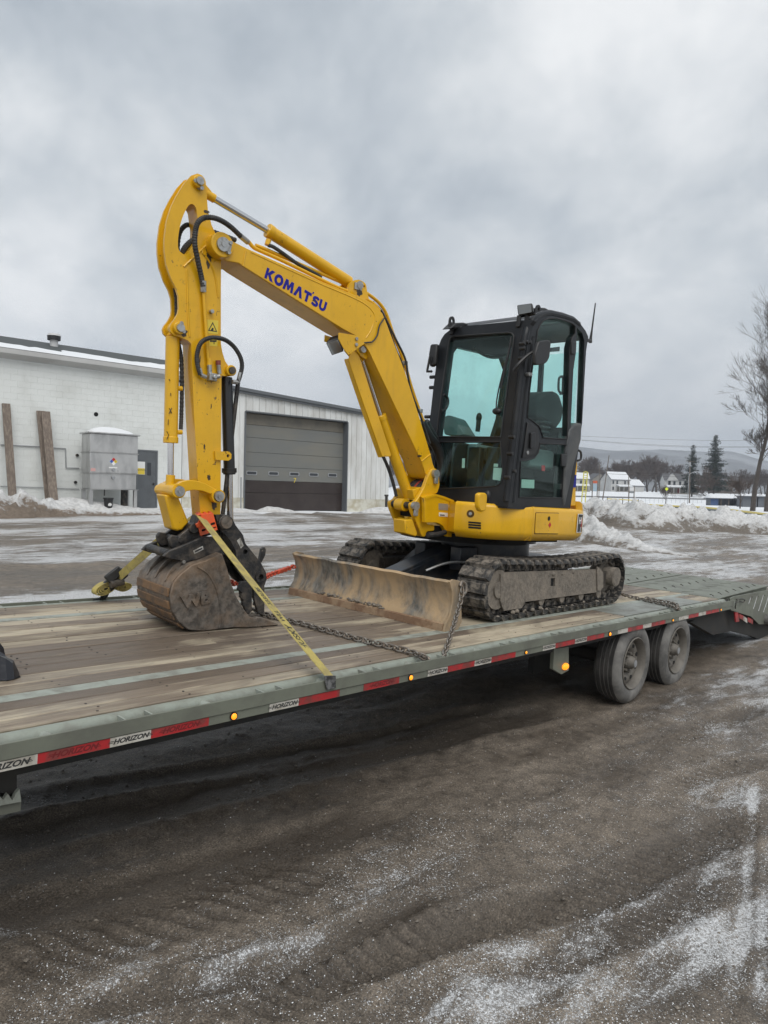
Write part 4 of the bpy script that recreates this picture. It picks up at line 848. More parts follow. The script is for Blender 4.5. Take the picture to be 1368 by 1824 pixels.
# yellow ladder frame, sign boards, poles, lamps, wires
a=at(1037.5,890,62); b=at(1042,842,62); T_=Thing('ladder_frame','bright yellow ladder shaped steel frame standing in the snow behind the excavator','frame',WORLD,tuple(a))
for dx in (0,.32): m=MB(); m.bar(a+np.array([dx-.1,0,-.8]),b+np.array([dx-.1,0,0]),.07,.07); T_.part('upright',m,YSTEEL)
for i in range(11): p=a+(b-a)*(.18+i*.08); m=MB(); m.bar(p+np.array([-.1,0,0]),p+np.array([.22,0,0]),.05,.05,up=(0,1,0)); T_.part('rung',m,YSTEEL)
m=MB(); m.bar(b+np.array([-.16,0,0]),b+np.array([.06,0,.12]),.06,.06,up=(0,1,0)); m.bar(b+np.array([.06,0,.12]),b+np.array([.28,0,0]),.06,.06,up=(0,1,0)); T_.part('top_bar',m,YSTEEL)
def sign(px,pyt,pyb,wpx2,Z,col,cap,label,legs=1):
    a=at(px,pyb,Z); b=at(px,pyt,Z); k=Z/FPX; w=wpx2*k; hh=(pyb-pyt)*k; T_=Thing('sign_board',label,'sign',WORLD,(a[0],a[1],a[2]))
    m=MB(); m.bx(a[0]-w/2,a[0]+w/2,a[1]-.05,a[1]+.05,b[2]-hh*.52 if legs==1 else b[2]-hh*.28,b[2]); T_.part('panel',m,col)
    if cap: m=MB(); m.bx(a[0]-w/2,a[0]+w/2,a[1]-.07,a[1]+.07,b[2]+.003,b[2]+.35); T_.part('header',m,cap)
    for s_ in (-1,1): m=MB(); m.bx(a[0]+s_*(w/2+.05)-.05,a[0]+s_*(w/2+.05)+.05,a[1]-.06,a[1]+.06,a[2]-1,b[2]+(.3 if cap else .1)); T_.part('post',m,POLE)
    return T_,a,b,w,hh
sign(1059,861,888,7.5,95,mat('pale_blue_panel',(.28,.36,.42),.5),mat('red_orange_panel',(.45,.10,.05),.5),'pale blue sign board with orange header on two posts')
T_,a,b,w,hh=sign(1124.5,868,889,8,100,mat('white_panel',(.6,.6,.6),.5),None,'small white two panel sign on thin posts behind the barrier rail',2)
m=MB(); m.bx(a[0]-w/2,a[0]+w/2,a[1]-.05,a[1]+.05,b[2]-hh*.5,b[2]-hh*.34); T_.part('panel',m,FENG)
a=at(1187.5,871,140); x,y,z=gz_at(1187.5,140); T_=Thing('crossing_sign','fluorescent yellow green diamond sign on a post by the small tree','sign',WORLD,(a[0],a[1],z)); m=MB(); r_=.36; m.plate([(a[0]-r_,a[2]),(a[0],a[2]-r_),(a[0]+r_,a[2]),(a[0],a[2]+r_)],a[1]-.02,a[1]+.02); T_.part('panel',m,mat('fluorescent_yellow',(.62,.72,.03),.5)); m=MB(); m.cyl((a[0],a[1]+.06,z-.3),(a[0],a[1]+.06,a[2]+.3),.04,n=6); T_.part('post',m,GALV)
def pole(pxb,pyb,pxt,pyt,Z,r,label,arm=None):
    x,y,z=gz_at(pxb,Z); b=at(pxt,pyt,Z); T_=Thing('utility_pole',label,'pole',WORLD,(x,y,z)); m=MB(); m.cyl((x,y,z-.5),tuple(b),r,r*.7,8); T_.part('shaft',m,POLE)
    if arm:
        for pts,r2,m_ in arm: m=MB(); m.tube([at(p,q,Z) for p,q in pts],r2,6); T_.part('crossarm',m,m_)
    return T_
pole(1072,886,1085,811,200,.16,'leaning wooden utility pole in front of the white two storey house')
pole(1066,886,1068,827,230,.13,'pale pole beside the sign boards',[([(1066,829),(1070,827)],.06,GALV)])
pole(1119.5,889,1120,836,160,.11,'thin dark pole right of the two storey house')
tp=pole(1227.5,878,1229,822,220,.2,'wooden utility pole with transformer before the gabled house',[([(1222,821),(1238,823)],.09,POLE)])
a=at(1228.5,826.5,219); m=MB(); m.cyl(a-(0,0,.55),a+(0,0,.55),.35,n=10); tp.part('transformer',m,GALV)
x,y,z=gz_at(1224,190); T_=Thing('street_lamp','street lamp with curved arm beside the utility pole','street lamp',WORLD,(x,y,z)); m=MB(); m.tube([(x,y,z-.3),tuple(at(1227,848,190)),tuple(at(1229,844,190)),tuple(at(1234,841.5,190)),tuple(at(1240,840,190))],.07,6); T_.part('post',m,GALV); a=at(1241,840.2,190); m=MB(); m.sphere(a,(.35,.2,.09)); T_.part('lamp_head',m,GALV)
def wire(p,Z,r,label): 
    a=[at(q[0],q[1],Z) for q in p]; m=MB(); m.tube(spline(a,8),r,4); single('power_line',m,IRON,label,'power line',WORLD,tuple(a[0]))
wire([(1036,777),(1150,781.5),(1260,784.5),(1420,785)],170,.022,'topmost power line across the sky right of the cab')
wire([(1036,783.5),(1150,791.5),(1260,795.5),(1420,795)],170,.026,'second power line from the top')
wire([(1036,784.5),(1150,793.3),(1260,797),(1420,796.5)],171,.022,'power line just under the second one')
wire([(1026,835),(1120,841),(1260,848),(1420,850)],150,.022,'dark power line crossing in front of the house roofs')
wire([(1026,841),(1150,847),(1260,850.5),(1420,851)],150,.03,'thick lowest power line crossing in front of the gabled house')
# road beyond the field and hills
m=MB(); ra=[at(px,886,262) for px in (900,1000,1100,1200,1300,1450,1700)]
m.v=[]; m.f=[]
for i,p in enumerate(ra): g=G(p[0],262); g2=G(p[0],270); m.v+=[(p[0],262,g+.06),(p[0],270,g2+.06)]
for i in range(len(ra)-1): m.f.append((2*i,2*i+2,2*i+3,2*i+1))
single('road',m,mat('wet_road',(.10,.10,.105),.6),None,None,WORLD,tuple(m.v[0]),kind='structure')
def hill(name,prof,Z,depth,m_,label):
    m=MB(); P=spline([(a,b,0) for a,b in prof],14); n=14; V=[]
    for p in P:
        t=at(p[0],p[1],Z); zb_=HC+5
        for k in range(n+1):
            u=k/n; hh=(t[2]-zb_)*math.sin(u*PI/2)**1.2; y=Z-depth*(1-u); x=t[0]*y/Z; V.append((x,y,zb_+hh+(6*noise.fractal((x*.004,y*.006,1),1,2,4) if 0<u<1 else 1.5*noise.noise((x*.02,0,3)))))
    for i in range(len(P)-1):
        for k in range(n): V_i=i*(n+1)+k; m.f.append((V_i,V_i+n+1,V_i+n+2,V_i+1))
    m.v=V; o=single(name,m,m_,None,None,WORLD,V[0],kind='structure',smooth=80); o['label']=label
HM=mat('wooded_snowy_hill',(.13,.13,.13),.95,0,dirt=(.34,.35,.36),dscale=.006,damt=.8,stretch=(1,1,2.5),thr=(.45,.6))
hill('hills',[(560,828),(700,815),(850,795),(960,793),(1040,800),(1090,804.5),(1140,804),(1185,803.5),(1230,805),(1270,806.5),(1300,807),(1320,811),(1350,820),(1420,832),(1550,842)],2600,900,HM,'low wooded hills on the horizon')
# ------------------------------------------------------------------ flatbed trailer (u to the rear, v to the far side, w up)
UF=-11.2
tr=Thing('flatbed_trailer','sage green flatbed trailer with weathered wooden deck and tandem wheels','trailer',TR,(-2.2,1.2,-.8))
def tpu(px,v,y=None):                              # u of a photo column on the trailer's side at height about the tape strip
    yy=1357-(px/1299)*(1357-1086) if y is None else y
    return TR.pv([(px,yy)],v)[0][0]
rows_=[(0.006,.110),(.118,.226),(.234,.340)]
k=11; w0,w1=.432,1.958
rows_+= [(w0+(w1-w0)*i/k+.0055,w0+(w1-w0)*(i+1)/k-.0055) for i in range(k)]
rows_+= [(2.042,2.165),(2.170,2.29),(2.295,2.415)]
TP0,TP1=TR.pw([(1085,1092)],0)[0][0],-.62
def plank(v0,v1,u0,u1):
    m=MB(); dz=random.uniform(-.003,.001); m.bx(u0,u1,v0,v1,-.04+dz,dz); tr.part('plank',m,WOOD,bev=.004,seg=1,smooth=0)
for i,(a,b) in enumerate(rows_):
    cut=[UF]
    if 2<i<14 and i%3==0: cut.append(random.uniform(-8,-4.5))
    end=-.085
    if i<3 or i>13:
        cut+=[TP0-.003]
        for u0,u1 in zip(cut[:-1],cut[1:]): plank(a,b,u0+.002,u1-.002)
        plank(a,b,TP1+.004,end)
    else:
        cut.append(end)
        for u0,u1 in zip(cut[:-1],cut[1:]): plank(a,b,u0+.002,u1-.002)
m=MB()
u=UF+.2
while u<-.2:
    for a,b in rows_:
        for q in (.25,.75):
            if TP0<u<TP1 and (b<.35 or a>2.0): continue
            uu=u+random.uniform(-.02,.02)
            if random.random()<.6: m.cyl((uu,a+(b-a)*q,-.002),(uu,a+(b-a)*q,.0008),.0055,n=6)
    u+=.41
tr.part('deck_screws',m,IRON,smooth=0,kind='stuff')
for v0,v1 in ((.344,.428),(1.962,2.040)):
    m=MB(); m.bx(UF,-.088,v0,v1,-.05,.001); tr.part('deck_strip',m,TRL,bev=.003)
for v0,v1 in ((.004,.341),(2.044,2.415)):
    m=MB(); m.bx(TP0,TP1,v0,v1,-.03,.002); tr.part('tread_plate',m,CHK,bev=.002)
m=MB(); m.bx(-.083,.0,.0,2.42,-.12,.004); tr.part('rear_header',m,TRP,bev=.006)
for sgn,v in ((-1,-.028),(1,2.448)):               # rounded edge pipe, spools, rub rail, channel
    m=MB(); m.tube([(UF,v+sgn*.004,-.036),(-.02,v+sgn*.004,-.036)],.036,20); tr.part('edge_pipe',m,mat('pale_sage_pipe',(.25,.275,.235),.5,0,dirt=(.16,.155,.13),dscale=12,damt=.55))
    vo=v+sgn*.112
    m=MB(); m.bx(UF,.02,vo-.005,vo+.005,-.060,.002); tr.part('rub_rail',m,TRP,bev=.002)
    m=MB(); m.bx(UF,-.02,vo-sgn*.008-.006,vo-sgn*.008+.006,-.104,-.0605); tr.part('side_channel',m,TRP,bev=.002)
    m=MB(); m.bx(UF,-.02,min(v,vo)+.014,max(v,vo)-.006,-.104,-.094); tr.part('channel_flange',m,TRD); m=MB(); m.bx(UF,-.02,v-.01,v+.01,-.17,-.06); tr.part('side_sill',m,TRD)  # flange and sill coloured near black to paint the shade under the rail
us=sorted([tpu(px,-.14) for px in (92,343,525,690,862)]); us0=us[0]; step=(us[-1]-us[0])/4
u=us0-2*step; i=0
while u<-.2:
    for sgn,v in ((-1,-.028),(1,2.448)):
        m=MB(); m.cyl((u,v+sgn*.02,-.034),(u,v+sgn*.106,-.030),.024,n=12); tr.part('pipe_spool',m,TRL)
        for du in (.30,.42):
            m=MB(); m.bx(u+du-.004,u+du+.004,min(v+sgn*.03,v+sgn*.106),max(v+sgn*.03,v+sgn*.106),-.085,-.004); tr.part('stake_pocket',m,TRL)
    u+=step
def tape(p0,p1,mt,txt=False):
    y=-.1375+.0085; vv=-.140+.008-.007
    u0,u1=tpu(p0,vv),tpu(p1,vv); m=MB(); m.bx(u0,u1,vv-.0016,vv-.0001,-.101,-.063); t=tr.part('reflective_tape',m,mt,smooth=0)
    if txt:
        m=MB(); c=(u0+u1)/2; L_=abs(u1-u0); tv,tf=text_mb('HORIZON',min(.031,L_*.15),.35,.0012); m.add([(c+p[0]*1.22,vv-.0022,-.082+p[1]) for p in tv],tf)
        for s_ in (-1,1):
            for q in range(2): e=c+s_*(min(.036,L_*.19)*2.45); m.box((e+s_*.004*q,vv-.0022,-.078-.006*q),(.022,.0004,.0025))
        tr.part('tape_lettering',m,INK if mt is WHT else mat('faded_red_print',(.15,.012,.014),.6),t,smooth=0)
for a,b,c,t in ((-60,67,WHT,1),(67,196,REDT,1),(196,269,WHT,1),(269,372,REDT,1),(480,532,WHT,1),(532,605,REDT,0),(648,711,REDT,1),(762,797,WHT,1),(797,845,REDT,0),(845,875,WHT,1),(875,918,REDT,0),(967,989,WHT,1),(989,1024,REDT,0),(1024,1045,WHT,1),(1045,1076,REDT,0),(1100,1118,WHT,0),(1118,1145,REDT,0),(1145,1160,WHT,0),(1160,1185,REDT,0),(1209,1226,WHT,0),(1226,1244,REDT,0),(1244,1257,WHT,0),(1257,1280,REDT,0)): tape(a,b,c,t)
for px in (416,731,936,1085.5,1197.5,1283):
    u=tpu(px,-.14); big=1 if px in(416,731,1085.5) else .7; m=MB(); m.cyl((u,-.139,-.082),(u,-.146,-.082),.020*big,n=16); ml=tr.part('marker_light',m,BLK); m=MB(); m.sphere((u,-.146,-.082),(.015*big,.009,.015*big),12,6); tr.part('lens',m,AMB if big==1 else AMBD,ml)
# frame beneath
for v in (.75,1.67):
    m=MB(); 
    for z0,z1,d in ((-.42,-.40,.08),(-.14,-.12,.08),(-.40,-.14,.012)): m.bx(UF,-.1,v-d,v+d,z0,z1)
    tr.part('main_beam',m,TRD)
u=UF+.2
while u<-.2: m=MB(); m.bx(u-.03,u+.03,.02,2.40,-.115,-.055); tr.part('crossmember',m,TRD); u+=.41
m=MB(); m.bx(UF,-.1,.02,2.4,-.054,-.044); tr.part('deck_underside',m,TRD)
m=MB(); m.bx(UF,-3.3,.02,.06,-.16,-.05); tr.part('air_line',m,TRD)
# wheels: duals either side on two axles
HUB=(-2.66,-1.60); WW=-.425; RT=.378
def wheel(u,v,side,outer=True):
    m=MB(); n=44; pr=[(.235,.012),(.262,-.006),(.30,-.012),(.340,-.006),(.362,.010),(RT-.004,.026)]
    pr+= [(RT,.034)]
    full=pr+[(r,.225-h) for r,h in reversed(pr)]
    full=[(r,h*side) for r,h in full]; m.ring((u,v,WW),(0,1,0),full,n); ty=tr.part('wheel',m,TYRE,smooth=30)
    m=MB(); g=[]
    for i,h in enumerate((.036,.072,.077,.108,.113,.146,.151,.189)): g.append((RT+(.004 if i%2==0 or True else 0),h))
    for h0,h1 in ((.034,.070),(.079,.108),(.117,.146),(.155,.191)): m.ring((u,v,WW),(0,1,0),[(RT-.012,h0*side),(RT+.005,(h0+.002)*side),(RT+.005,(h1-.002)*side),(RT-.012,h1*side)],n)
    tr.part('tread_rib',m,TREADM,ty,smooth=30)
    if not outer: return
    m=MB(); m.ring((u,v,WW),(0,1,0),[(.236,.010*side),(.246,-.004*side),(.238,-.010*side),(.226,.004*side),(.214,.03*side),(.208,.075*side),(.205,.13*side),(.215,.13*side),(.222,.06*side)],36); rm=tr.part('rim',m,RIM,ty,smooth=50)
    m=MB(); m.ring((u,v,WW),(0,1,0),[(.207,.066*side),(.185,.050*side),(.15,.046*side),(.105,.072*side),(.095,.10*side),(.0,.10*side),(.0,.115*side),(.10,.115*side),(.16,.062*side),(.207,.078*side)],36); tr.part('disc',m,RIM,rm,smooth=50)
    m=MB(); m.ring((u,v,WW),(0,1,0),[(.0,-.012*side),(.042,-.012*side),(.048,.0),(.055,.022*side),(.062,.03*side),(.066,.10*side),(.0,.1*side)],24); tr.part('hub',m,RIM,rm,smooth=40)
    m=MB(); m.cyl((u,v-.013*side,WW),(u,v-.017*side,WW),.032,n=16); tr.part('hub_cap',m,GALV,rm)
    for k in range(8):
        a=2*PI*(k+.5)/8; m=MB(); c,s=math.cos(a),math.sin(a); e=[]
        for j in range(12): t=2*PI*j/12; rr=.158+.016*math.cos(t)*1.0; tt=a+.155*math.sin(t); e.append((u+rr*math.cos(tt),WW+rr*math.sin(tt)))
        m.plate(e,v+.0435*side,v+.050*side); tr.part('hand_hole',m,DARK,rm)
        m=MB(); a2=2*PI*k/8; m.cyl((u+.088*math.cos(a2),v+.035*side,WW+.088*math.sin(a2)),(u+.088*math.cos(a2),v+.10*side,WW+.088*math.sin(a2)),.013,n=6); tr.part('lug_nut',m,RIM,rm)
for u in HUB:
    wheel(u,-.115,1); wheel(u,2.535,-1)
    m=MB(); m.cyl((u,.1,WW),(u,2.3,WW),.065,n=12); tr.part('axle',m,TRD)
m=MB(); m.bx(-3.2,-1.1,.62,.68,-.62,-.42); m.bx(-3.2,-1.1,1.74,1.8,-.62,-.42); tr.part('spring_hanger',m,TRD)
# mud flap bracket with amber lamp
q=TR.pv([(987,1156),(1013,1152),(1013,1194),(1000,1201),(985,1192)],-.05); m=MB(); m.plate([(a,min(b,-.104)) for a,b in q],-.05,-.02); m.plate([(a,min(b,-.104)) for a,b in (q[1],(q[1][0]+.006,q[1][1]),(q[2][0]+.006,q[2][1]),q[2])],-.02,.10); br=tr.part('lamp_bracket',m,TRP)
a=TR.pv([(1006,1187)],-.05)[0]; m=MB(); m.sphere((a[0],-.055,a[1]),(.048,.022,.028),16,8); tr.part('turn_lamp',m,emis('amber_turn_lamp',(1,.27,.01),1.0),br)
# front support leg seen at the left edge
q=TR.pv([(-40,1385),(30,1368),(30,1416),(26,1425),(20,1412),(12,1428),(6,1412),(-40,1420)],.02); m=MB(); m.plate(q,.02,.14); lg=tr.part('landing_leg',m,TRD)
q=TR.pv([(-60,1424),(-4,1415),(6,1425),(14,1414),(22,1426),(29,1412),(35,1406),(38,1428),(-60,1446)],-.02); m=MB(); m.plate(q,-.02,.0); tr.part('leg_gusset',m,TRL,lg)
q=TR.pv([(-60,1446),(38,1428),(37,1445),(-60,1466)],.0); m=MB(); m.plate(q,.002,.14); tr.part('leg_foot',m,TRP,lg)
# dovetail and ramps behind the deck
q=TR.pv([(1230,1108),(1270,1131),(1303,1124),(1342,1134),(1420,1170),(1420,1140),(1305,1068),(1284,1074)],-.02); 
m=MB(); m.plate([(a,b) for a,b in q],-.02,.06); m.plate([(a,b) for a,b in q],2.36,2.44); tr.part('dovetail_beam',m,TRD)
m=MB(); m.hexa([(.01,.06,-.16),(1.9,.06,-.62),(1.9,2.36,-.62),(.01,2.36,-.16)],[(.01,.06,-.12),(1.9,.06,-.57),(1.9,2.36,-.57),(.01,2.36,-.12)]); tr.part('dovetail_deck',m,TRD)
def slots(L_,W_,nr,nc,ang=.5,sw=.030,sl=.20):
    out=[]
    for i in range(nr):
        for j in range(nc):
            c=((i+.5)*L_/nr,(j+.5)*W_/nc); out.append((c,ang if j%2==0 else -ang))
    H=[]
    for (x,y),a in out:
        ca,sa=math.cos(a),math.sin(a); p=[(-sl/2,-sw/2),(sl/2,-sw/2),(sl/2,sw/2),(-sl/2,sw/2)]
        H.append([(x+ca*X-sa*Y,y+sa*X+ca*Y) for X,Y in rnd(p,sw*.5,2)])
    return H
def ramp_panel(name,u0,u1,v0,v1,z0,z1,nr,nc,label=None):
    L_,W_=u1-u0,v1-v0; m=MB(); Hs=slots(L_,W_,nr,nc)
    t=MB(); t.plate([(0,0),(L_,0),(L_,W_),(0,W_)],-.012,.0,Hs,axis=2)
    a=math.atan2(z1-z0,L_); c,s=math.cos(a),math.sin(a)
    m.add([(u0+x*c,v0+y,z0+x*s+z) for x,y,z in t.v],t.f); o=tr.part(name,m,TRP,smooth=0,label=label)
    m=MB()
    for y in (v0+.02,v0+W_*.5,v1-.02): m.hexa([(u0,y-.006,z0-.07),(u1,y-.006,z1-.07),(u1,y+.006,z1-.07),(u0,y+.006,z0-.07)],[(u0,y-.006,z0-.013),(u1,y-.006,z1-.013),(u1,y+.006,z1-.013),(u0,y+.006,z0-.013)])
    tr.part('ramp_rib',m,TRP,o); return o
ramp_panel('ramp',.035,2.05,.02,1.19,.0,.05,7,4); ramp_panel('ramp',.035,2.05,1.23,2.40,.0,.05,7,4)
# far ramp end plate standing up at the rear of the far side
q=TR.pv([(1117,1029),(1178,1022.5),(1178,1032),(1118,1041)],2.2); hs=[TR.pv([(a-1.2,b+2.5),(a+1.6,b+2.5),(a+.2,b-2.2)],2.2) for a,b in ((1130,1036.5),(1144,1034.5),(1158,1032))]
m=MB(); m.plate(q,2.2,2.215,hs); m.hexa([(q[0][0],2.215,q[0][1]-.02),(q[1][0],2.215,q[1][1]-.02),(q[1][0],2.9,q[1][1]-.02),(q[0][0],2.9,q[0][1]-.02)],[(q[0][0],2.215,q[0][1]),(q[1][0],2.215,q[1][1]),(q[1][0],2.9,q[1][1]),(q[0][0],2.9,q[0][1])]); tr.part('ramp_flap',m,TRP,smooth=0)
# near side ramp cheek with long slots
o_=TR.pv([(1300.5,1066),(1308,1062.5),(1368,1051.5),(1440,1038),(1440,1122),(1368,1112),(1352,1112),(1338,1098),(1302,1087)],-.10)
hl=[]
for (x0,y0),(x1,y1) in (((1339,1064),(1334.5,1075)),((1350,1062.5),(1343,1084)),((1361,1061),(1352,1088)),((1370.5,1062),(1361,1089.5)),((1382,1060),(1371,1092)),((1393,1058),(1382,1094)),((1405,1056),(1393,1098))):
    e=1.5; hl.append(rnd(TR.pv([(x0-e,y0-1),(x0+e,y0-1),(x1+e,y1+1),(x1-e,y1+1)],-.10),.008,2))
m=MB(); m.plate(o_,-.10,-.086,hl); tr.part('ramp_cheek',m,TRP,smooth=0)
q=TR.pv([(1302,1064),(1336,1070)],-.115); m=MB(); P=[TR.pv([p],-.125)[0] for p in ((1310,1084),(1309,1074),(1316,1071),(1324,1073),(1327,1068.5),(1322,1066.5),(1312,1068))]; m.tube([(a,-.125,b) for a,b in P],.007,6); tr.part('ramp_latch',m,IRON)
P=TR.pv([(1309.5,1091),(1315,1091),(1317,1107),(1311,1108)],-.12); m=MB(); m.plate(P,-.12,-.105); tr.part('red_tag',m,REDT)
for a,b,c,m_ in ((1317,1093,1099,REDT),(1324,1097,1103,WHT),(1332,1099,1110,REDT)):
    q=TR.pv([(a,b),(a+(7 if m_ is WHT else 9),b+5),(a+(7 if m_ is WHT else 9),b+13),(a,b+8)],-.1025); m=MB(); m.plate(q,-.1035,-.1005); tr.part('reflective_tape',m,m_,smooth=0)
q=TR.pv([(1366,1100)],-.13)[0]; m=MB(); m.cyl((q[0]+.05,-.16,q[1]-.03),(q[0]+.05,.0,q[1]-.03),.07,n=16); tr.part('ramp_roller',m,TYRE)
# black folded tarp at the left edge of the deck
q=TR.pw([(-8,1190)],0)[0]; tp_=Thing('folded_tarp','black shiny folded tarp lying on the deck at the left picture edge','tarp',TR,(q[0]-.3,q[1],0))
m=MB(); V=[];nx=22;ny=14
for i in range(nx+1):
    for j in range(ny+1):
        a,b=i/nx,j/ny; e=math.sqrt(max(0,1-(2*a-1)**4))*math.sqrt(max(0,1-(2*b-1)**4)); u=q[0]-.62+.66*a+.05*noise.noise((a*3,b*9,1)); v=q[1]-.22+.5*b+.05*noise.noise((a*6,b*3,4)); 
        V.append((u,v,.004+e*(.13+.06*abs(noise.noise((a*2.5,b*7,2)))*2+.05*noise.noise((a*8,b*8,3)))))
m.v=V; m.f=[(i*(ny+1)+j,(i+1)*(ny+1)+j,(i+1)*(ny+1)+j+1,i*(ny+1)+j+1) for i in range(nx) for j in range(ny)]; tp_.part('sheet',m,TARP,smooth=28)
# ------------------------------------------------------------------ tracked mini excavator
ex=Thing('mini_excavator','yellow tracked mini excavator with dark cab chained down on the trailer deck','excavator',TR,(-3.2,1.25,0))
E_=lambda pts,v: TR.pv(pts,v)
def eplate(name,px,v0,v1,mt,holes=(),parent=None,bev=.004,F=TR,smooth=35,rr=0,label=None):
    p=F.pv(px,v0); h=[F.pv(q,v0) for q in holes]
    if rr: p=rnd(p,rr)
    m=MB(); m.plate(p,v0,v1,h); return ex.part(name,m,mt,parent,F,bev=0 if holes else bev,smooth=smooth,label=label)
# --- tracks
pad=MB(); hw=.15
pad.hexa([(-.048,-hw,-.040),(.052,-hw,-.040),(.052,hw,-.040),(-.048,hw,-.040)],[(-.040,-hw+.012,.0),(.036,-hw+.012,.0),(.036,hw-.012,.0),(-.040,hw-.012,.0)])
pad.hexa([(.030,-hw,-.046),(.064,-hw,-.046),(.064,hw,-.046),(.030,hw,-.046)],[(.034,-hw,-.020),(.060,-hw,-.020),(.060,hw,-.020),(.034,hw,-.020)])
for y in (-.052,.052):
    pad.bx(-.05,.012,y-.014,y+.014,-.105,-.047); pad.bx(.022,.066,y-.012,y+.012,-.098,-.047)
pad.cyl((-.03,-.07,-.078),(-.03,.07,-.078),.017,n=10)
pads=[]
for k in range(3):
    q=MB(); q.f=pad.f; rng=np.random.default_rng(k+2); q.v=[(x+rng.normal(0,.0012),y+rng.normal(0,.0025),z+rng.normal(0,.002)) for x,y,z in pad.v]
    me=q.mesh('track_pad'); finish(me,30); me.materials.append(PADM); pads.append(me)
FI,RI,RR=(-4.185,.262),(-2.125,.275),.258
def track_path(n):
    (x0,z0),(x1,z1)=FI,RI; d=math.hypot(x1-x0,z1-z0); Ltot=2*d+2*PI*RR; out=[]
    for i in range(n):
        s=Ltot*i/n
        if s<d: t=s/d; p=(x0+(x1-x0)*t,z0+RR+(z1-z0)*t-.030*math.sin(PI*t)**1.0*(1 if t>0 else 0)); a=math.atan2(z1-z0,x1-x0)-.030*PI*math.cos(PI*t)/d
        elif s<d+PI*RR: a=-(s-d)/RR; p=(x1+RR*math.sin(-a),z1+RR*math.cos(a))
        elif s<2*d+PI*RR: t=(s-d-PI*RR)/d; p=(x1+(x0-x1)*t,z1-RR+(z0-z1)*t); a=PI+math.atan2(z1-z0,x1-x0)
        else: b=(s-2*d-PI*RR)/RR; a=PI-b; p=(x0-RR*math.sin(b),z0-RR*math.cos(b))
        out.append((p,a))
    return out
def make_track(vc,side):
    m=MB(); P=[(a[0][0]+math.sin(a[1])*.08,vc,a[0][1]-math.cos(a[1])*.08) for a in track_path(60)]; m.tube(P,.022,6,closed=True)
    tk_=ex.part('crawler_track',m,mat('gap_shade_mud',(.045,.038,.031),.9,0,dirt=(.10,.085,.07),dscale=9,damt=.6,bump=.4))  # mud colour darkened to paint the shade inside the track loop
    n=45
    for i,((u,w),a) in enumerate(track_path(n)):
        T=Matrix(((math.cos(a),0,-math.sin(a),u),(0,1,0,vc),(math.sin(a),0,math.cos(a),max(w,.002)),(0,0,0,1)))
        R_=Matrix.Rotation(random.uniform(-.03,.03),4,'Y')
        ex.inst('track_pad',pads[i%3],TR.mat()@T@R_,tk_)
    vo=vc-side*.118; vi=vc+side*.10                  # outer / inner faces of the side frame
    px=[(892,1023),(905,1019),(1062,1014),(1064,1053),(1062,1055),(935,1072),(929,1083),(897,1088),(891,1070)]
    pr=TR.pv(px,.42); hole=[TR.pv([(981,1030),(988.5,1029.5),(988,1044),(980,1044.5)],.42)] if side>0 else []
    m=MB(); m.plate(pr,vo,vo+side*.02,hole); fr_=ex.part('track_frame',m,MUD,tk_,smooth=0)
    m=MB(); m.bx(-4.10,-2.22,min(vo+side*.021,vi),max(vo+side*.021,vi),.17,.35); ex.part('frame_core',m,mat('gap_shade_mud',(.045,.038,.031),.9,0,dirt=(.10,.085,.07),dscale=9,damt=.6,bump=.4),tk_)  # core mud darkened to paint the shaded gaps between frame and links
    if hole: m=MB(); h=hole[0]; m.plate([(a-.01,b-.01) if i==3 else (a,b) for i,(a,b) in enumerate(h)],vo+.0155,vo+.0195); ex.part('frame_hole',m,DARK,fr_)
    m=MB(); m.cyl((FI[0],vc-.10,FI[1]),(FI[0],vc+.10,FI[1]),.165,n=28); m.cyl((FI[0],vc-.115,FI[1]),(FI[0],vc+.115,FI[1]),.07,n=16); ex.part('idler',m,MUD,tk_)
    m=MB(); m.cyl((RI[0],vc-.03,RI[1]),(RI[0],vc+.03,RI[1]),.165,n=20); m.cyl((RI[0],vc-side*.165,RI[1]+.02),(RI[0],vc+.1,RI[1]+.02),.098,n=24); 
    m.cyl((RI[0],vc-side*.17,RI[1]+.02),(RI[0],vc-side*.165,RI[1]+.02),.085,n=24); ex.part('sprocket',m,MUD,tk_)
    for k in range(5): u=-3.85+k*.37; m=MB(); m.cyl((u,vc-.105,.135),(u,vc+.105,.135),.05,n=14); ex.part('track_roller',m,MUD,tk_)
    q=TR.pv([(1005,1005)],.40)[0]; m=MB(); m.cyl((q[0],vc-side*.125,q[1]),(q[0],vc,q[1]),.038,n=16); ex.part('carrier_roller',m,MUD,tk_)
    for a,b,w in ((-3.75,-2.9,.20),): 
        m=MB(); nn=26
        for i in range(nn): u=-4.08+1.8*i/nn+random.uniform(-.03,.03); r=random.uniform(.014,.034); m.sphere((u,vo+side*random.uniform(.01,.05),.355+random.uniform(-.012,.02)),(r*1.5,r,r*.8),6,4)
        for i in range(22): u=-4.42+2.45*random.random(); r=random.uniform(.008,.02); m.sphere((u,vo-side*random.uniform(.0,.02),.05+random.uniform(-.012,.02)),(r*1.6,r,r),6,4)
        ex.part('caked_mud',m,MUD,tk_,smooth=60,kind='stuff')
    # rear bracket and hose guard by the sprocket
    q=TR.pv([(1064,1009),(1069,1012),(1075,1020),(1075,1046),(1070,1052),(1065,1052)],.40); m=MB(); m.plate(q,vo-side*.015,vo-side*.003); ex.part('sprocket_guard',m,MUD,tk_,smooth=0)
make_track(.535,1); make_track(1.975,-1)
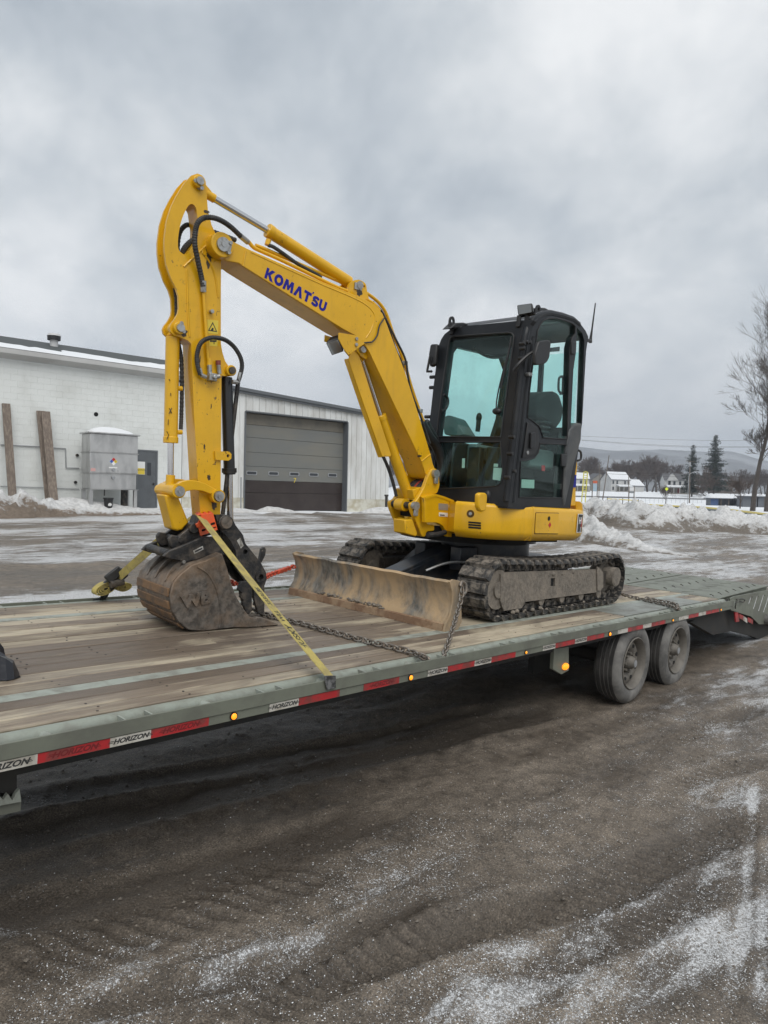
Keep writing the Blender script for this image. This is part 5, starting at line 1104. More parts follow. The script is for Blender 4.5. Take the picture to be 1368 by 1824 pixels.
m=MB(); m.hexa([(-4.0,.66,.22),(-2.4,.66,.22),(-2.4,1.85,.22),(-4.0,1.85,.22)],[(-3.75,.78,.47),(-2.6,.78,.47),(-2.6,1.72,.47),(-3.75,1.72,.47)]); ex.part('undercarriage',m,NAVY,bev=.01)
m=MB(); m.cyl((-3.3,1.25,.46),(-3.3,1.25,.60),.46,n=48); m.cyl((-3.3,1.25,.60),(-3.3,1.25,.66),.52,n=48); ex.part('slew_ring',m,NAVY)
m=MB(); m.cyl((-3.62,1.25,.60),(-3.62,1.25,.675),.60,n=48); m.bx(-3.95,-2.9,.65,1.75,.63,.69); ex.part('revolving_frame',m,DARK)
# --- dozer blade
prof=[(-4.955,0.0),(-4.945,.05),(-4.915,.10),(-4.893,.155),(-4.885,.21),(-4.892,.28),(-4.915,.335),(-4.935,.362),(-4.915,.378),(-4.86,.352),(-4.845,.25),(-4.85,.12),(-4.90,0.0)]
m=MB(); nv=40; V=[]
for i in range(nv+1):
    v=.382+(2.165-.382)*i/nv
    for k,(a,b) in enumerate(prof): V.append((a+.004*noise.noise((v*5,b*9,1)),v,b+(.008*noise.noise((v*6,3,1)) if k in(7,8) else 0)))
n_=len(prof)
for i in range(nv):
    for k in range(n_): l=(k+1)%n_; m.f.append((i*n_+k,i*n_+l,(i+1)*n_+l,(i+1)*n_+k))
m.v=V; m.f.append(tuple(range(n_))); m.f.append(tuple(range((nv+1)*n_-1,nv*n_-1,-1))); bl=ex.part('dozer_blade',m,BLADE,smooth=40)
m=MB(); m.plate([(-4.966,.0),(-4.962,.055),(-4.945,.062),(-4.948,.0)],.383,2.164); ex.part('cutting_edge',m,mat('rust_brown_edge',(.20,.12,.07),.75,0,dirt=(.34,.24,.15),dscale=6,damt=.8,bump=.4,bscale=30),bl)
for v0,v1 in ((.362,.381),(2.166,2.185)):
    m=MB(); m.plate([(-4.962,.0),(-4.945,.06),(-4.90,.12),(-4.888,.21),(-4.90,.30),(-4.94,.372),(-4.90,.388),(-4.82,.375),(-4.765,.33),(-4.76,.28),(-4.78,.22),(-4.75,.06),(-4.79,.0)],v0,v1); ex.part('blade_end_plate',m,BLADE,bl,bev=.003)
m=MB(); nn=90
for i in range(nn): v=1.0+.8*random.random(); r=random.uniform(.006,.016); m.sphere((-4.955+.05*random.random(),v,.062+.02*random.random()),(r,r*1.5,r*.7),5,4)
ex.part('soil_clods',m,MUD,bl,smooth=60,kind='stuff')
for v in (.83,1.67): m=MB(); m.bar((-4.84,v,.14),(-3.6,v,.26),.11,.13); ex.part('blade_arm',m,NAVY,bev=.01)
a=np.array((-3.86,1.25,.52)); b=np.array((-4.62,1.25,.30)); m=MB(); m.bar(a,b,.19,.045,up=(0,0,1)); d_=(b-a)/np.linalg.norm(b-a)
for s_ in(-1,1): m.bar(a+np.array((0,s_*.092,-.055)),b+np.array((0,s_*.092,-.055)),.012,.10,up=(0,0,1))
ex.part('cylinder_guard',m,NAVY,bev=.006)
m=MB(); m.cyl(a-(0,0,.05),b+d_*.02-np.array((0,0,.05)),.055,n=18); bc=ex.part('blade_cylinder',m,NAVY); m=MB(); m.cyl(b-(0,0,.05),b+d_*.24-np.array((0,0,.06)),.028,n=14); ex.part('blade_rod',m,CHROME,bc)
m=MB(); m.cyl((-3.90,1.13,.46),(-3.90,1.10,.46),.035,n=14); ex.part('pivot_pin',m,ZINC)
m=MB(); m.bx(-4.0,-3.75,.98,1.10,.34,.55); m.bx(-4.0,-3.75,1.40,1.52,.34,.55); ex.part('cylinder_lug',m,NAVY,bev=.01)
m=MB(); m.tube(spline([(-4.35,1.08,.34),(-4.2,1.02,.40),(-4.05,.98,.42),(-3.8,.93,.41),(-3.5,.9,.42)],6),.012,8); ex.part('hydraulic_pipe',m,ZINC)
# --- upper body panels
def wall(path,levels,th,c=(-3.55,1.25)):
    P=spline([(*p,0) for p in path],5); m=MB(); n=len(P); V=[]
    for side in (0,1):
        for w,ins in (levels if side==0 else levels[::-1]):
            for i,p in enumerate(P):
                d=P[min(i+1,n-1)]-P[max(i-1,0)]; d/=np.linalg.norm(d); nn=np.array([-d[1],d[0],0]); 
                if np.dot(nn[:2],np.array(c)-p[:2])<0: nn=-nn
                q=p+nn*(ins+(th if side else 0)); V.append((q[0],q[1],w))
    L_=2*len(levels)
    for r in range(L_):
        s_=(r+1)%L_
        for i in range(n-1): m.f.append((r*n+i,r*n+i+1,s_*n+i+1,s_*n+i))
    m.f.append(tuple(r*n for r in range(L_))); m.f.append(tuple(r*n+n-1 for r in range(L_-1,-1,-1))); m.v=V; return m
LV=[(.665,.055),(.715,.004),(.74,.0),(.93,.0),(.952,.006),(.965,.025)]
us_=TR.pv([(949.5,930)],.40)[0][0]
near=[(-4.345,.82),(-4.31,.68),(-4.21,.55),(-4.03,.45),(-3.8,.405),(us_-.004,.40)]
rear=[(us_+.004,.40),(-3.4,.398),(-3.1,.399),(-2.95,.404),(-2.855,.425)]
tail=[(-2.85,.431),(-2.74,.482),(-2.58,.63),(-2.44,.82),(-2.35,1.05),(-2.33,1.25),(-2.36,1.5),(-2.46,1.72),(-2.62,1.9),(-2.85,2.02)]
far=[(-2.86,2.025),(-3.1,2.08),(-3.4,2.10),(-3.6,2.09),(-3.72,2.02),(-3.76,1.85)]
sp_=ex.part('side_cover',wall(near,LV,.03),YEL,smooth=45); rp_=ex.part('side_cover',wall(rear,LV,.03),YEL,smooth=45)
LT=[(.68,.06),(.735,.0),(.92,.0),(1.02,.015),(1.04,.04)]
tl=ex.part('counterweight',wall(tail,LT,.06),YEL,smooth=45); ex.part('side_cover',wall(far,LV,.03),YEL,smooth=45)
m=MB(); P=[tuple(p[:2]) for p in spline([(*p,0) for p in near+rear[1:]+tail[1:]+far[1:]],3)]; c_=np.array((-3.4,1.25)); P=[tuple(c_+(np.array(p)-c_)*.955) for p in P]; m.plate(P,.70,.955,axis=2); ex.part('deck_floor',m,YEL)
# hatch, slots, latch, decals on the near cover
q=E_([(954,914),(994.5,914.5),(993,950.5),(952,950)],.40); m=MB(); q2=rnd(q,.012); 
vv=.3965
cx=np.mean([p[0] for p in q]); cz=np.mean([p[1] for p in q]); g=rnd([(a+(.006 if a>cx else -.006),b+(.006 if b>cz else -.006)) for a,b in q],.014)
m.plate(g,vv+.001,vv+.006); ex.part('hatch_gap',m,mat('shadow_gap',(.10,.055,.01),.9),rp_); m=MB(); m.plate(q2,vv-.004,vv+.0055); ht=ex.part('fuel_hatch',m,YEL,rp_,bev=.003)
c=E_([(977,923.5)],vv)[0]; m=MB(); m.cyl((c[0],vv-.007,c[1]),(c[0],vv-.004,c[1]),.02,n=16); ex.part('hatch_lock',m,DARK,ht)
c=E_([(978.5,935)],vv)[0]; m=MB(); m.plate([(c[0]-.026,c[1]),(c[0],c[1]-.026),(c[0]+.026,c[1]),(c[0],c[1]+.026)],vv-.0055,vv-.0042); st=ex.part('diamond_sticker',m,RED,ht,smooth=0)
def skin(px,py,w=None):                              # front cover surface point near a pixel: march along the plan curve
    best=None; P=spline([(*p,0) for p in near],12)
    for a,b in zip(P[:-1],P[1:]):
        d=b-a; nrm=np.array((d[1],-d[0],0)); ray=np.array([(px-CX)/FPX,(py-CY)/FPX,1])@RC; e=(EYE-TR.o)@TR.R; r=ray@TR.R
        den=r@nrm
        if abs(den)<1e-9: continue
        t=((a-e)@nrm)/den; h=e+r*t; k=((h-a)@d)/(d@d)
        if -.01<=k<=1.01: best=(h,d/np.linalg.norm(d),nrm/np.linalg.norm(nrm)); break
    return best
for py in (930,934.5,939):
    s_=skin(845.5,py+1)
    if s_:
        h,d,nn=s_; nn=nn if nn@(np.array((-9.1,-2.8,.7))-h)>0 else -nn; m=MB(); m.bar(h-d*.052+nn*.001,h+d*.052+nn*.001,.014,.004,up=nn); m.v=[tuple(np.array(p)) for p in m.v]; ex.part('vent_slot',m,DARK,sp_)
s_=skin(838,915)
if s_:
    h,d,nn=s_; nn=nn if nn@(np.array((-9.1,-2.8,.7))-h)>0 else -nn; m=MB(); m.cyl(h-nn*.004,h+nn*.002,.032,n=18); lk=ex.part('latch_recess',m,mat('shadow_gap',(.1,.05,.01)),sp_); m=MB(); m.cyl(h+nn*.002,h+nn*.006,.014,n=12); ex.part('latch_lock',m,ZINC,lk)
c=E_([(1026,938)],.50)[0]
a=np.array((-3.03,.401)); b=np.array((-2.89,.417)); d=np.array((*(b-a),0)); d/=np.linalg.norm(d); nn=np.array((d[1],-d[0],0)); o0=np.array((-2.955,.4045,.835))+nn*.007
def quad(o,d,w,h,n,t=.0015):
    m=MB(); z=np.array((0,0,1.)); m.hexa([o-d*w-z*h,o+d*w-z*h,o+d*w-z*h-n*t,o-d*w-z*h-n*t],[o-d*w+z*h,o+d*w+z*h,o+d*w+z*h-n*t,o-d*w+z*h-n*t]); return m
dc=ex.part('brand_decal',quad(o0,d,.062,.088,nn),WHITE,rp_,smooth=0); ex.part('decal_field',quad(o0+nn*.0012+d*.006,d,.054,.083,nn),BLK,dc,smooth=0)
m=MB(); put_text(m,'H',.085,o0+nn*.003-d*.002+np.array((0,0,.022)),d,(0,0,1),.12,.003); put_text(m,'J',.05,o0+nn*.003+d*.022-np.array((0,0,.055)),d,(0,0,1),.12,.002); ex.part('decal_lettering',m,WHITE,dc,smooth=0)
ex.part('decal_stripe',quad(o0+nn*.0026+d*.036,d,.007,.045,nn),RED,dc,smooth=0)
# --- front frame piece with stickers and arched opening, cover edge
fp=[(757,886),(776,880),(790,884),(820,896),(816,953),(806,957),(797,956),(794,946),(789,937),(781,932),(774,931),(757,931)]
fv=.98
fo=eplate('front_frame',fp,fv,fv+.04,YEL,bev=.004)
m=MB(); q=E_([(757,886),(776,880),(790,884),(820,896)],fv); m.add([(a,fv-.005,b) for a,b in q]+[(a+.03,1.34,b) for a,b in q]+[(a,fv-.005,b-.02) for a,b in q]+[(a+.03,1.34,b-.02) for a,b in q],[(0,1,5,4),(1,2,6,5),(2,3,7,6),(8,9,13,12),(9,10,14,13),(10,11,15,14),(0,1,9,8),(1,2,10,9),(2,3,11,10),(4,5,13,12),(5,6,14,13),(6,7,15,14)]); ex.part('front_cover',m,YEL)
for (x0,y0,x1,y1,mm,nm) in ((781.5,896.5,798,908,mat('silver_label',(.38,.38,.37),.3,.4),'rating_plate'),(782,912.5,797.5,919.5,WHITE,'warning_sticker'),(799.5,899,809.5,905.5,mat('cream_label',(.62,.58,.42),.5),'oval_sticker')):
    q=E_([(x0,y0),(x1,y0+1.2),(x1,y1+1),(x0,y1)],fv-.002); m=MB(); q=rnd(q,.02) if nm=='oval_sticker' else q; m.plate(q,fv-.0035,fv-.0005); st=ex.part(nm,m,mm,fo,smooth=0)
    if nm=='warning_sticker': q=E_([(783.5,916.2),(792,916.8),(792,918.8),(783.5,918.2)],fv-.004); m=MB(); m.plate(q,fv-.0045,fv-.0037); ex.part('sticker_print',m,INK,st,smooth=0)
    if nm=='oval_sticker': c=E_([(804.5,902.3)],fv-.004)[0]; m=MB(); put_text(m,'NO STEP',.012,(c[0],fv-.0042,c[1]),(1,0,0),(0,0,1)) if False else None
m=MB(); q=E_([(776,936),(790,938),(797,948),(797,957),(770,958),(770,940)],fv+.06); m.plate(q,fv+.05,fv+.07); ex.part('hose_bay',m,DARK)
m=MB(); q=E_([(762,953),(780,951.5),(793,948)],fv-.01); m.tube(spline([(a,fv-.01,b) for a,b in q],6),.022,10); ex.part('bay_hose',m,HOSE)
# grab hook by the cab corner
hk=[(853,881),(857,877.5),(866,878),(869,883),(868,895),(866,909),(861,912),(856,911),(852.5,903)]
eplate('grab_hook',hk,.50,.545,YEL,bev=.012,rr=.02); m=MB(); q=E_([(869.5,884)],.50)[0]; m.sphere((q[0]+.012,.515,q[1]),(.030,.03,.05)); ex.part('hook_lamp',m,BLK)
# --- swing bracket
sb_=[(776.4,834),(782,840),(783.5,866),(779,879),(763,882),(758,891.6),(756,905),(758,924),(761,934),(774,935),(774,945.5),(760,947),(758,956.5),(752,956.5),(738,921),(733.5,910),(731.5,897),(741,892.5),(755,869),(763,847),(768,836)]
sw=ex.part('swing_bracket',(lambda m:(m.plate(rnd(BM.pv(sb_,-.155),.02,3),-.155,-.115),m)[1])(MB()),YEL,None,BM,bev=.006)
m=MB(); p2=BM.pv(sb_,-.155); m.plate(rnd(p2,.02,3),.115,.155); ex.part('bracket_plate',m,YEL,sw,BM,bev=.006)
q=BM.pv([(744,925),(757,929),(759,955),(752,956)],-.155); m=MB(); m.plate(q,-.112,.112); ex.part('bracket_core',m,YEL,sw,BM,bev=.005)
q=BM.pv([(741,873),(757,868),(759,884),(744,890)],-.155); m=MB(); m.plate(q,-.112,.112); ex.part('bracket_web',m,YEL,sw,BM,bev=.005); q=BM.pv([(750,893),(759,893),(759,924),(750,922)],-.155); m=MB(); m.plate(q,-.112,.112); ex.part('bracket_shade_fill',m,DARK,sw,BM)  # last piece: added black box painting the shaded interior between the plates
q=BM.pv([(721,926),(735,925),(744,950),(741,956),(722,950)],-.17); m=MB(); m.plate(q,-.17,-.02); ex.part('swing_lug',m,YEL,sw,BM,bev=.008)
q=BM.pv([(700,946),(708,944),(710,958),(700,958)],.16); 
for px,py,r in ((774.5,844,.036),(738.5,901,.036)):
    c=BM.pv([(px,py)],-.16)[0]; m=MB(); m.cyl((c[0],-.185,c[1]),(c[0],-.150,c[1]),r,n=20); pn=ex.part('bracket_pin',m,ZINC,sw,BM); m=MB(); m.cyl((c[0],-.114,c[1]),(c[0],.114,c[1]),r*.8,n=20); ex.part('pin_sleeve',m,IRON,sw,BM); m=MB(); m.cyl((c[0],-.05,c[1]),(c[0],.05,c[1]),r*1.5,n=20); ex.part('cylinder_eye',m,YEL,sw,BM)
    m=MB(); m.bx(c[0]-.01,c[0]+.03,-.182,-.158,c[1]-.085,c[1]-.02); ex.part('pin_keeper',m,ZINC,pn,BM,bev=.006)
for k in range(7): 
    y=-.08+.026*k; m=MB(); q=BM.pv([(742,862),(752,858),(765,850)],-.02); m.tube(spline([(q[0][0]-.02,y,q[0][1]-.05),(q[1][0],y,q[1][1]+.0),(q[2][0]+.1,y*.6,q[2][1]+.03)],5),.012,6); ex.part('bracket_hose',m,HOSE if k!=3 else mat('red_hose_band',(.4,.05,.03),.6),sw,BM)
# --- boom
BY=.12
bo_=[(393,456),(404,464.5),(426,468.5),(433,474),(520,529),(613,587),(633,597.5),(647,609),(657,625),(704,724),(751,822),(757,841),(762,852),(772,856),(778,848),(775,836),(771,826),(767,809),(753,763),(744,733),(721,661),(698,601),(689,577),(681,558),(668,543),(650,533),(622,521.5),(579,504),(530,482),(475,458),(441,443),(414,429.5),(400,421),(388,421),(378,429),(377,441),(383,452)]
bp_=BM.pv(bo_,-BY); m=MB(); m.plate(bp_,-BY+.012,BY-.012); boom=ex.part('boom',m,YEL,None,BM,bev=.006,smooth=32)
for s_ in (-1,1): m=MB(); y0,y1=(-BY,-BY+.011) if s_<0 else (BY-.011,BY); m.plate(bp_,y0,y1); ex.part('boom_side_plate',m,YEL,boom,BM,bev=.003,smooth=32)
# weld seams / stiffener edge lines on the near plate
m=MB()
for a in ([(438,446),(433,474)],[(751,822),(767,809)]): q=BM.pv(a,-BY-.003); m=MB(); m.tube([(x,-BY-.001,z) for x,z in q],.006,6); ex.part('weld_seam',m,YEL,boom,BM)
m=MB()
q=BM.pv([(447,449),(530,487),(579,509),(622,527),(648,540),(662,552),(668,566),(660,590),(652,602)],-BY-.002); m.tube(spline([(x,-BY+.001,z) for x,z in q],5),.005,6); ex.part('weld_seam',m,YEL,boom,BM)
c=BM.pv([(393,437.5)],-BY)[0]; m=MB(); m.cyl((c[0],-BY-.030,c[1]),(c[0],BY+.03,c[1]),.082,n=30); hb=ex.part('boom_head_boss',m,YEL,boom,BM,bev=.006)
m=MB(); m.cyl((c[0],-BY-.046,c[1]),(c[0],-BY-.028,c[1]),.046,n=24); m.cyl((c[0],-BY-.050,c[1]),(c[0],-BY-.046,c[1]),.018,n=12); ex.part('pivot_pin',m,ZINC,boom,BM)
q=BM.pv([(397,430),(411,429),(412,440),(408,453),(402,452),(404,443)],-BY-.03); m=MB(); m.plate(q,-BY-.040,-BY-.031); kp=ex.part('pin_keeper',m,ZINC,boom,BM,bev=.003)
for px,py in ((410,433),(407,450)): a=BM.pv([(px,py)],-BY-.04)[0]; m=MB(); m.cyl((a[0],-BY-.054,a[1]),(a[0],-BY-.040,a[1]),.014,n=6); ex.part('bolt',m,ZINC,kp,BM)
# lettering on the boom
def letters():
    arc=lambda cx,cy,rx,ry,a0,a1,n: [(cx+rx*math.cos(a0+(a1-a0)*i/n),cy+ry*math.sin(a0+(a1-a0)*i/n)) for i in range(n+1)]
    sc=[tuple(p[:2]) for p in spline([(.80,.74,0),(.68,.84,0),(.46,.865,0),(.25,.80,0),(.19,.68,0),(.30,.57,0),(.50,.50,0),(.68,.41,0),(.73,.29,0),(.64,.17,0),(.42,.135,0),(.22,.17,0),(.09,.27,0)],5)]
    L1=[];L2=[]
    for i,p in enumerate(sc):
        d=np.array(sc[min(i+1,len(sc)-1)])-np.array(sc[max(i-1,0)]); d/=np.linalg.norm(d); n=np.array((-d[1],d[0]))*.135; L1.append(tuple(np.array(p)+n)); L2.append(tuple(np.array(p)-n))
    return {'K':([([(0,0),(0,1),(.29,1),(.29,.60),(.60,1),(.98,1),(.58,.52),(1.02,0),(.64,0),(.29,.44),(.29,0)],[])],1.0),'O':([(arc(.5,.5,.52,.52,0,2*PI-.2,30),[arc(.5,.5,.22,.24,0,2*PI-.25,24)])],1.02),
     'M':([([(0,0),(.13,1),(.44,1),(.62,.52),(.80,1),(1.11,1),(1.24,0),(.94,0),(.88,.55),(.71,.10),(.53,.10),(.36,.55),(.30,0)],[])],1.24),'A':([([(0,0),(.38,1),(.70,1),(1.08,0),(.75,0),(.54,.60),(.33,0)],[])],1.08),
     'T':([([(0,1),(.92,1),(.92,.73),(.61,.73),(.61,0),(.31,0),(.31,.73),(0,.73)],[])],.86),"'":([([(0,1.02),(.03,1.22),(.20,1.22),(.12,1.02)],[])],.08),'S':([(L1+L2[::-1],[])],.88),
     'U':([([(0,1),(0,.46)]+arc(.46,.44,.46,.46,PI,2*PI,14)+[(.92,.46),(.92,1),(.63,1),(.63,.44)]+arc(.46,.44,.17,.20,2*PI,PI,10)+[(.29,.46),(.29,1)],[])],.92)}
def logo(word,p0,p1,hgt,y,F,thick=0):
    Lt=letters(); adv=[]; x=0
    for ch in word: adv.append(x); x+=Lt[ch][1]+.07
    tot=x-.07; p0,p1=np.array(p0),np.array(p1); L_=np.linalg.norm(p1-p0); ex_=(p1-p0)/L_; ez=np.array((-ex_[1],ex_[0])); sx=L_/tot; m=MB()
    for ch,a in zip(word,adv):
        for outer,holes in Lt[ch][0]:
            loops=[outer]+holes; tr_=tessellate_polygon([[Vector((p[0],p[1],0)) for p in l] for l in loops]); vs=[]
            for l in loops:
                for px_,pz in l: q_=p0+ex_*((px_+a)*sx)+ez*(pz*hgt); vs.append((q_[0],y-.0008,q_[1]))
            m.add(vs,[tuple(t_) for t_ in tr_])
    return m
q=BM.pv([(470.5,494.5),(578.5,556.5),(476.5,475.5)],-BY-.001); hg=math.hypot(q[2][0]-q[0][0],q[2][1]-q[0][1])*.96
ex.part('brand_lettering',logo("KOMAT'SU",q[0],q[1],hg,-BY-.0005,BM,.37),BLUE,boom,BM,smooth=0)
# hard lines along the top of the boom
def tubepx(name,pts,y,r,mt,parent,ribs=0,n=8,F=BM,dens=8,yy=None):
    P=[]
    for i,p in enumerate(pts):
        yv=yy[i] if yy else y; a=F.pv([p],yv)[0]; P.append((a[0],yv,a[1]))
    m=MB(); m.tube(spline(P,dens),r,n,ribs=ribs); return ex.part(name,m,mt,parent,F,smooth=60 if not ribs else 0)
tubepx('boom_pipe',[(443,431),(452,441),(466,448),(500,463),(560,492),(600,511),(640,527),(664,540),(676,553)],-.06,.014,YEL,boom)
tubepx('boom_pipe',[(455,437),(480,447),(560,482),(620,508),(656,524),(684,551),(701,597),(720,646),(733,690),(746,728),(754,750)],.0,.014,YEL,boom)
tubepx('boom_hose',[(664,538),(680,556),(692,585),(704,622),(716,650),(724,690),(735,730),(748,760),(756,775)],-.05,.012,HOSE,boom)
tubepx('boom_hose',[(684,567),(676,580),(672,597),(664,608),(656,610),(640,612),(633,618)],-BY-.012,.006,HOSE,boom)
tubepx('boom_hose',[(686,566),(705,604),(722,640),(727,672),(733,700),(744,728),(754,755),(766,790)],-.08,.009,HOSE,boom)
for px,py in ((719,647),(746,732)): a=BM.pv([(px,py)],-.03)[0]; m=MB(); m.box((a[0],-.02,a[1]),(.035,.09,.032)); ex.part('pipe_clamp',m,ZINC,boom,BM,bev=.004)
for k,(a,b) in enumerate(((0,0),(6,4),(-4,6))):
    tubepx('hose_bundle',[(750+a,752),(764+a,777),(777+a,795+b),(784+a,815+b),(786+a,838),(779+a,858)],.05+.05*k,.045,BLK,boom,dens=6)
# --- arm cylinder
def cyl2(name,a,b,c,y,rb,rr_,mb_,parent=None,eye=True,mtr=CHROME,F=BM):
    A,B,C=[np.array((F.pv([p],y)[0][0],y,F.pv([p],y)[0][1])) for p in (a,b,c)]
    m=MB(); d=(C-B)/np.linalg.norm(C-B); m.cyl(B,C,rb,n=24); m.cyl(B-d*.012,B+d*.03,rb*1.10,n=24); o=ex.part(name,m,mb_,parent,F,bev=.004)
    m=MB(); m.cyl(A,B,rr_,n=16); ex.part('rod',m,mtr,o,F)
    return o,A,B,C
ac,A,B,C=cyl2('arm_cylinder',(370,347),(478.5,411.5),(622,503),0.,.046,.024,YEL)
m=MB(); m.cyl(A-(B-A)/np.linalg.norm(B-A)*.02,A+(B-A)/np.linalg.norm(B-A)*.05,.030,n=14); a_=BM.pv([(352,326)],0.)[0]; m.cyl((a_[0],-.03,a_[1]),(a_[0],.03,a_[1]),.045,n=18); m.bar((a_[0],0,a_[1]),A,.05,.05); ex.part('rod_eye',m,YEL,ac,BM)
lug=[(619,524),(622,506),(630,499),(641,498),(652,505),(654,520),(658,534),(650,533)]
for y0,y1 in ((-.075,-.05),(.05,.075)): m=MB(); m.plate(rnd(BM.pv(lug,-.075),.02,3),y0,y1,[circ(BM.pv([(649,510)],-.075)[0],.010,10)]); lg_=ex.part('cylinder_lug',m,YEL,boom,BM)
c=BM.pv([(640,508)],-.075)[0]; m=MB(); m.cyl((c[0],-.09,c[1]),(c[0],.09,c[1]),.030,n=16); m.bx(c[0]-.05,c[0]+.02,-.087,-.077,c[1]-.04,c[1]+.01); ex.part('lug_pin',m,ZINC,boom,BM)
tubepx('cylinder_hose',[(478,437),(487,440),(505,452),(530,470),(555,484),(572,494)],-.02,.014,HOSE,ac)
m=MB(); a_=BM.pv([(476,434)],-.01)[0]; m.cyl((a_[0]+.01,-.01,a_[1]+.03),(a_[0],-.01,a_[1]-.01),.02,n=10); ex.part('hose_port',m,YEL,ac,BM)
# --- boom cylinder with guard and work lamp
bc2,A,B,C=cyl2('boom_cylinder',(645,640),(677.5,742),(727.5,884),0.,.047,.025,YEL)
gpl=[(628,622),(638,628),(651,668),(668,722),(697,810),(695.5,813.5),(681,813.5),(678,805),(650,726),(630,668),(620.5,640)]
m=MB(); q=BM.pv(gpl,-.06); m.plate(q,-.06,-.052); ex.part('cylinder_guard',m,YEL,bc2,BM,bev=.003)
q2=BM.pv([(621,640),(650,726),(681,813.5)],-.06); m=MB()
for a,b in zip(q2[:-1],q2[1:]): m.hexa([(a[0],-.0515,a[1]-.006),(b[0],-.0515,b[1]-.006),(b[0],-.005,b[1]-.006),(a[0],-.005,a[1]-.006)],[(a[0],-.0515,a[1]+.006),(b[0],-.0515,b[1]+.006),(b[0],-.005,b[1]+.006),(a[0],-.005,a[1]+.006)])
ex.part('guard_flange',m,YEL,bc2,BM)
tubepx('cylinder_hose',[(632,680),(640,705),(652,735),(672,790),(690,830),(700,860),(706,884)],.05,.014,HOSE,bc2)
br2=[(622,612),(631,613.5),(639,597),(652,604),(660,620),(664,640),(668,650),(661,652),(655,640),(645,632),(634,630)]
for y0 in (-.075,.06): m=MB(); m.plate(BM.pv([(634,604),(646,608),(657,625),(660,634),(652,640),(643,634),(633,622)],-.075),y0,y0+.015); ex.part('cylinder_lug',m,YEL,boom,BM,bev=.003)
c=BM.pv([(646,622.5)],-.09)[0]; m=MB(); m.cyl((c[0],-.105,c[1]),(c[0],.09,c[1]),.026,n=16); ex.part('lug_pin',m,ZINC,boom,BM); m=MB(); m.bar((c[0],0,c[1]),A,.07,.06); ex.part('rod_eye',m,YEL,bc2,BM)
lb=BM.pv([(603.5,592.5),(629,596.5),(640,599.5),(650,612),(621,632.5),(613.5,623),(603,603.5)],-.17); m=MB(); m.plate(lb,-.17,-.162); lk=ex.part('lamp_bracket',m,YEL,boom,BM,bev=.002)
lb2=BM.pv([(579,596.5),(604,604),(612,620),(600,618),(578,608)],.02); m=MB(); m.plate(lb2,.02,.028); ex.part('bracket_plate',m,YEL,lk,BM,bev=.002)
P0=[BM.hit(p,1,-.10) for p in ((579,610),(603,602),(613.5,627),(591,634.5))]; n_=np.array((-.55,-.15,-.8)); n_/=np.linalg.norm(n_); bk=np.array((.42,.5,.75)); bk/=np.linalg.norm(bk)
m=MB(); m.hexa([p for p in P0],[p+bk*.09+ (np.mean(P0,0)-p)*.35 for p in P0]); wl=ex.part('work_lamp',m,BLK,boom,BM,bev=.012); cc=np.mean(P0,0); m=MB(); m.hexa([cc+(p-cc)*.80-bk*.004 for p in P0],[cc+(p-cc)*.80+bk*.002 for p in P0]); ex.part('lens',m,LENS,wl,BM)
for px,py in ((634.5,603.5),(634,614)): a=BM.pv([(px,py)],-.17)[0]; m=MB(); m.cyl((a[0],-.182,a[1]),(a[0],-.17,a[1]),.013,n=8); ex.part('bolt',m,ZINC,lk,BM)
GREASE=mat('dark_grease',(.035,.024,.014),.38,0,dirt=(.09,.055,.025),dscale=30,damt=.6)
def smear(px,y,r,par,seed,F=BM,sx=1.,sz=1.,name='grease_smear'):
    rng=np.random.default_rng(seed); c=F.pv([px],y)[0]; n=22; w=rng.uniform(.45,1.1,n); w=(w+np.roll(w,1)*.6)/1.6; m=MB(); m.plate([(c[0]+sx*r*w[i]*math.cos(2*PI*i/n),c[1]+sz*r*w[i]*math.sin(2*PI*i/n)) for i in range(n)],y-.0016,y-.0002); return ex.part(name,m,GREASE,par,F,smooth=0)
smear((640,521),-BY,.03,boom,4); smear((747,812),-BY,.022,boom,5,sx=1.4,sz=.6); smear((560,536),-BY,.012,boom,6,sx=2.2,sz=.35)
# --- arm (dipper)
SY=.066
so_=[(352,309),(360,312.5),(365,320),(367,330),(368,345),(370.5,376),(376.7,400),(386,421),(394,440),(393.5,520),(393.5,612),(396,627),(401,643),(409,655),(413,660),(411,668),(404,670),(394.5,669),(393.6,801),(393,880),(392.5,926),(358,926),(354,883),(346,745),(340.5,612),(334,606),(327.5,603.5),(319,600),(310,597),(304,591),(302,583),(305,576),(311,569),(317,558),(318.5,549),(317.5,527),(313,512),(304,494),(296,470),(293,445),(293,425),(297,394),(305,368),(315,348),(328,327),(341,312.5)]
ho_=spline([(p[0],p[1],0) for p in ((336,366),(343,363.5),(349,370),(351,381),(353,395),(354,409),(352,423),(345,436),(331,452.5),(323,450),(318,443.5),(317,430),(319,412),(323,394),(329,378))],3,closed=True); ho_=[tuple(p[:2]) for p in ho_]
ap_=BM.pv(so_,-SY); ah_=BM.pv(ho_,-SY)
sw_=[(p[0]+(8 if p[1]<596 and p[0]<330 else 0)+(4 if p[1]<335 and 330<=p[0]<350 else 0),p[1]+(8 if p[1]<330 else 0)) for p in so_]
m=MB(); m.plate(BM.pv(sw_,-SY),-SY+.0205,SY-.0205,[[tuple(np.array(p)*1.0) for p in ah_]]); arm=ex.part('arm',m,YEL,None,BM,smooth=32)
for y0,y1 in ((-SY,-SY+.02),(SY-.02,SY)): m=MB(); m.plate(ap_,y0,y1,[ah_]); ex.part('arm_side_plate',m,YEL,arm,BM,smooth=32)
m=MB()
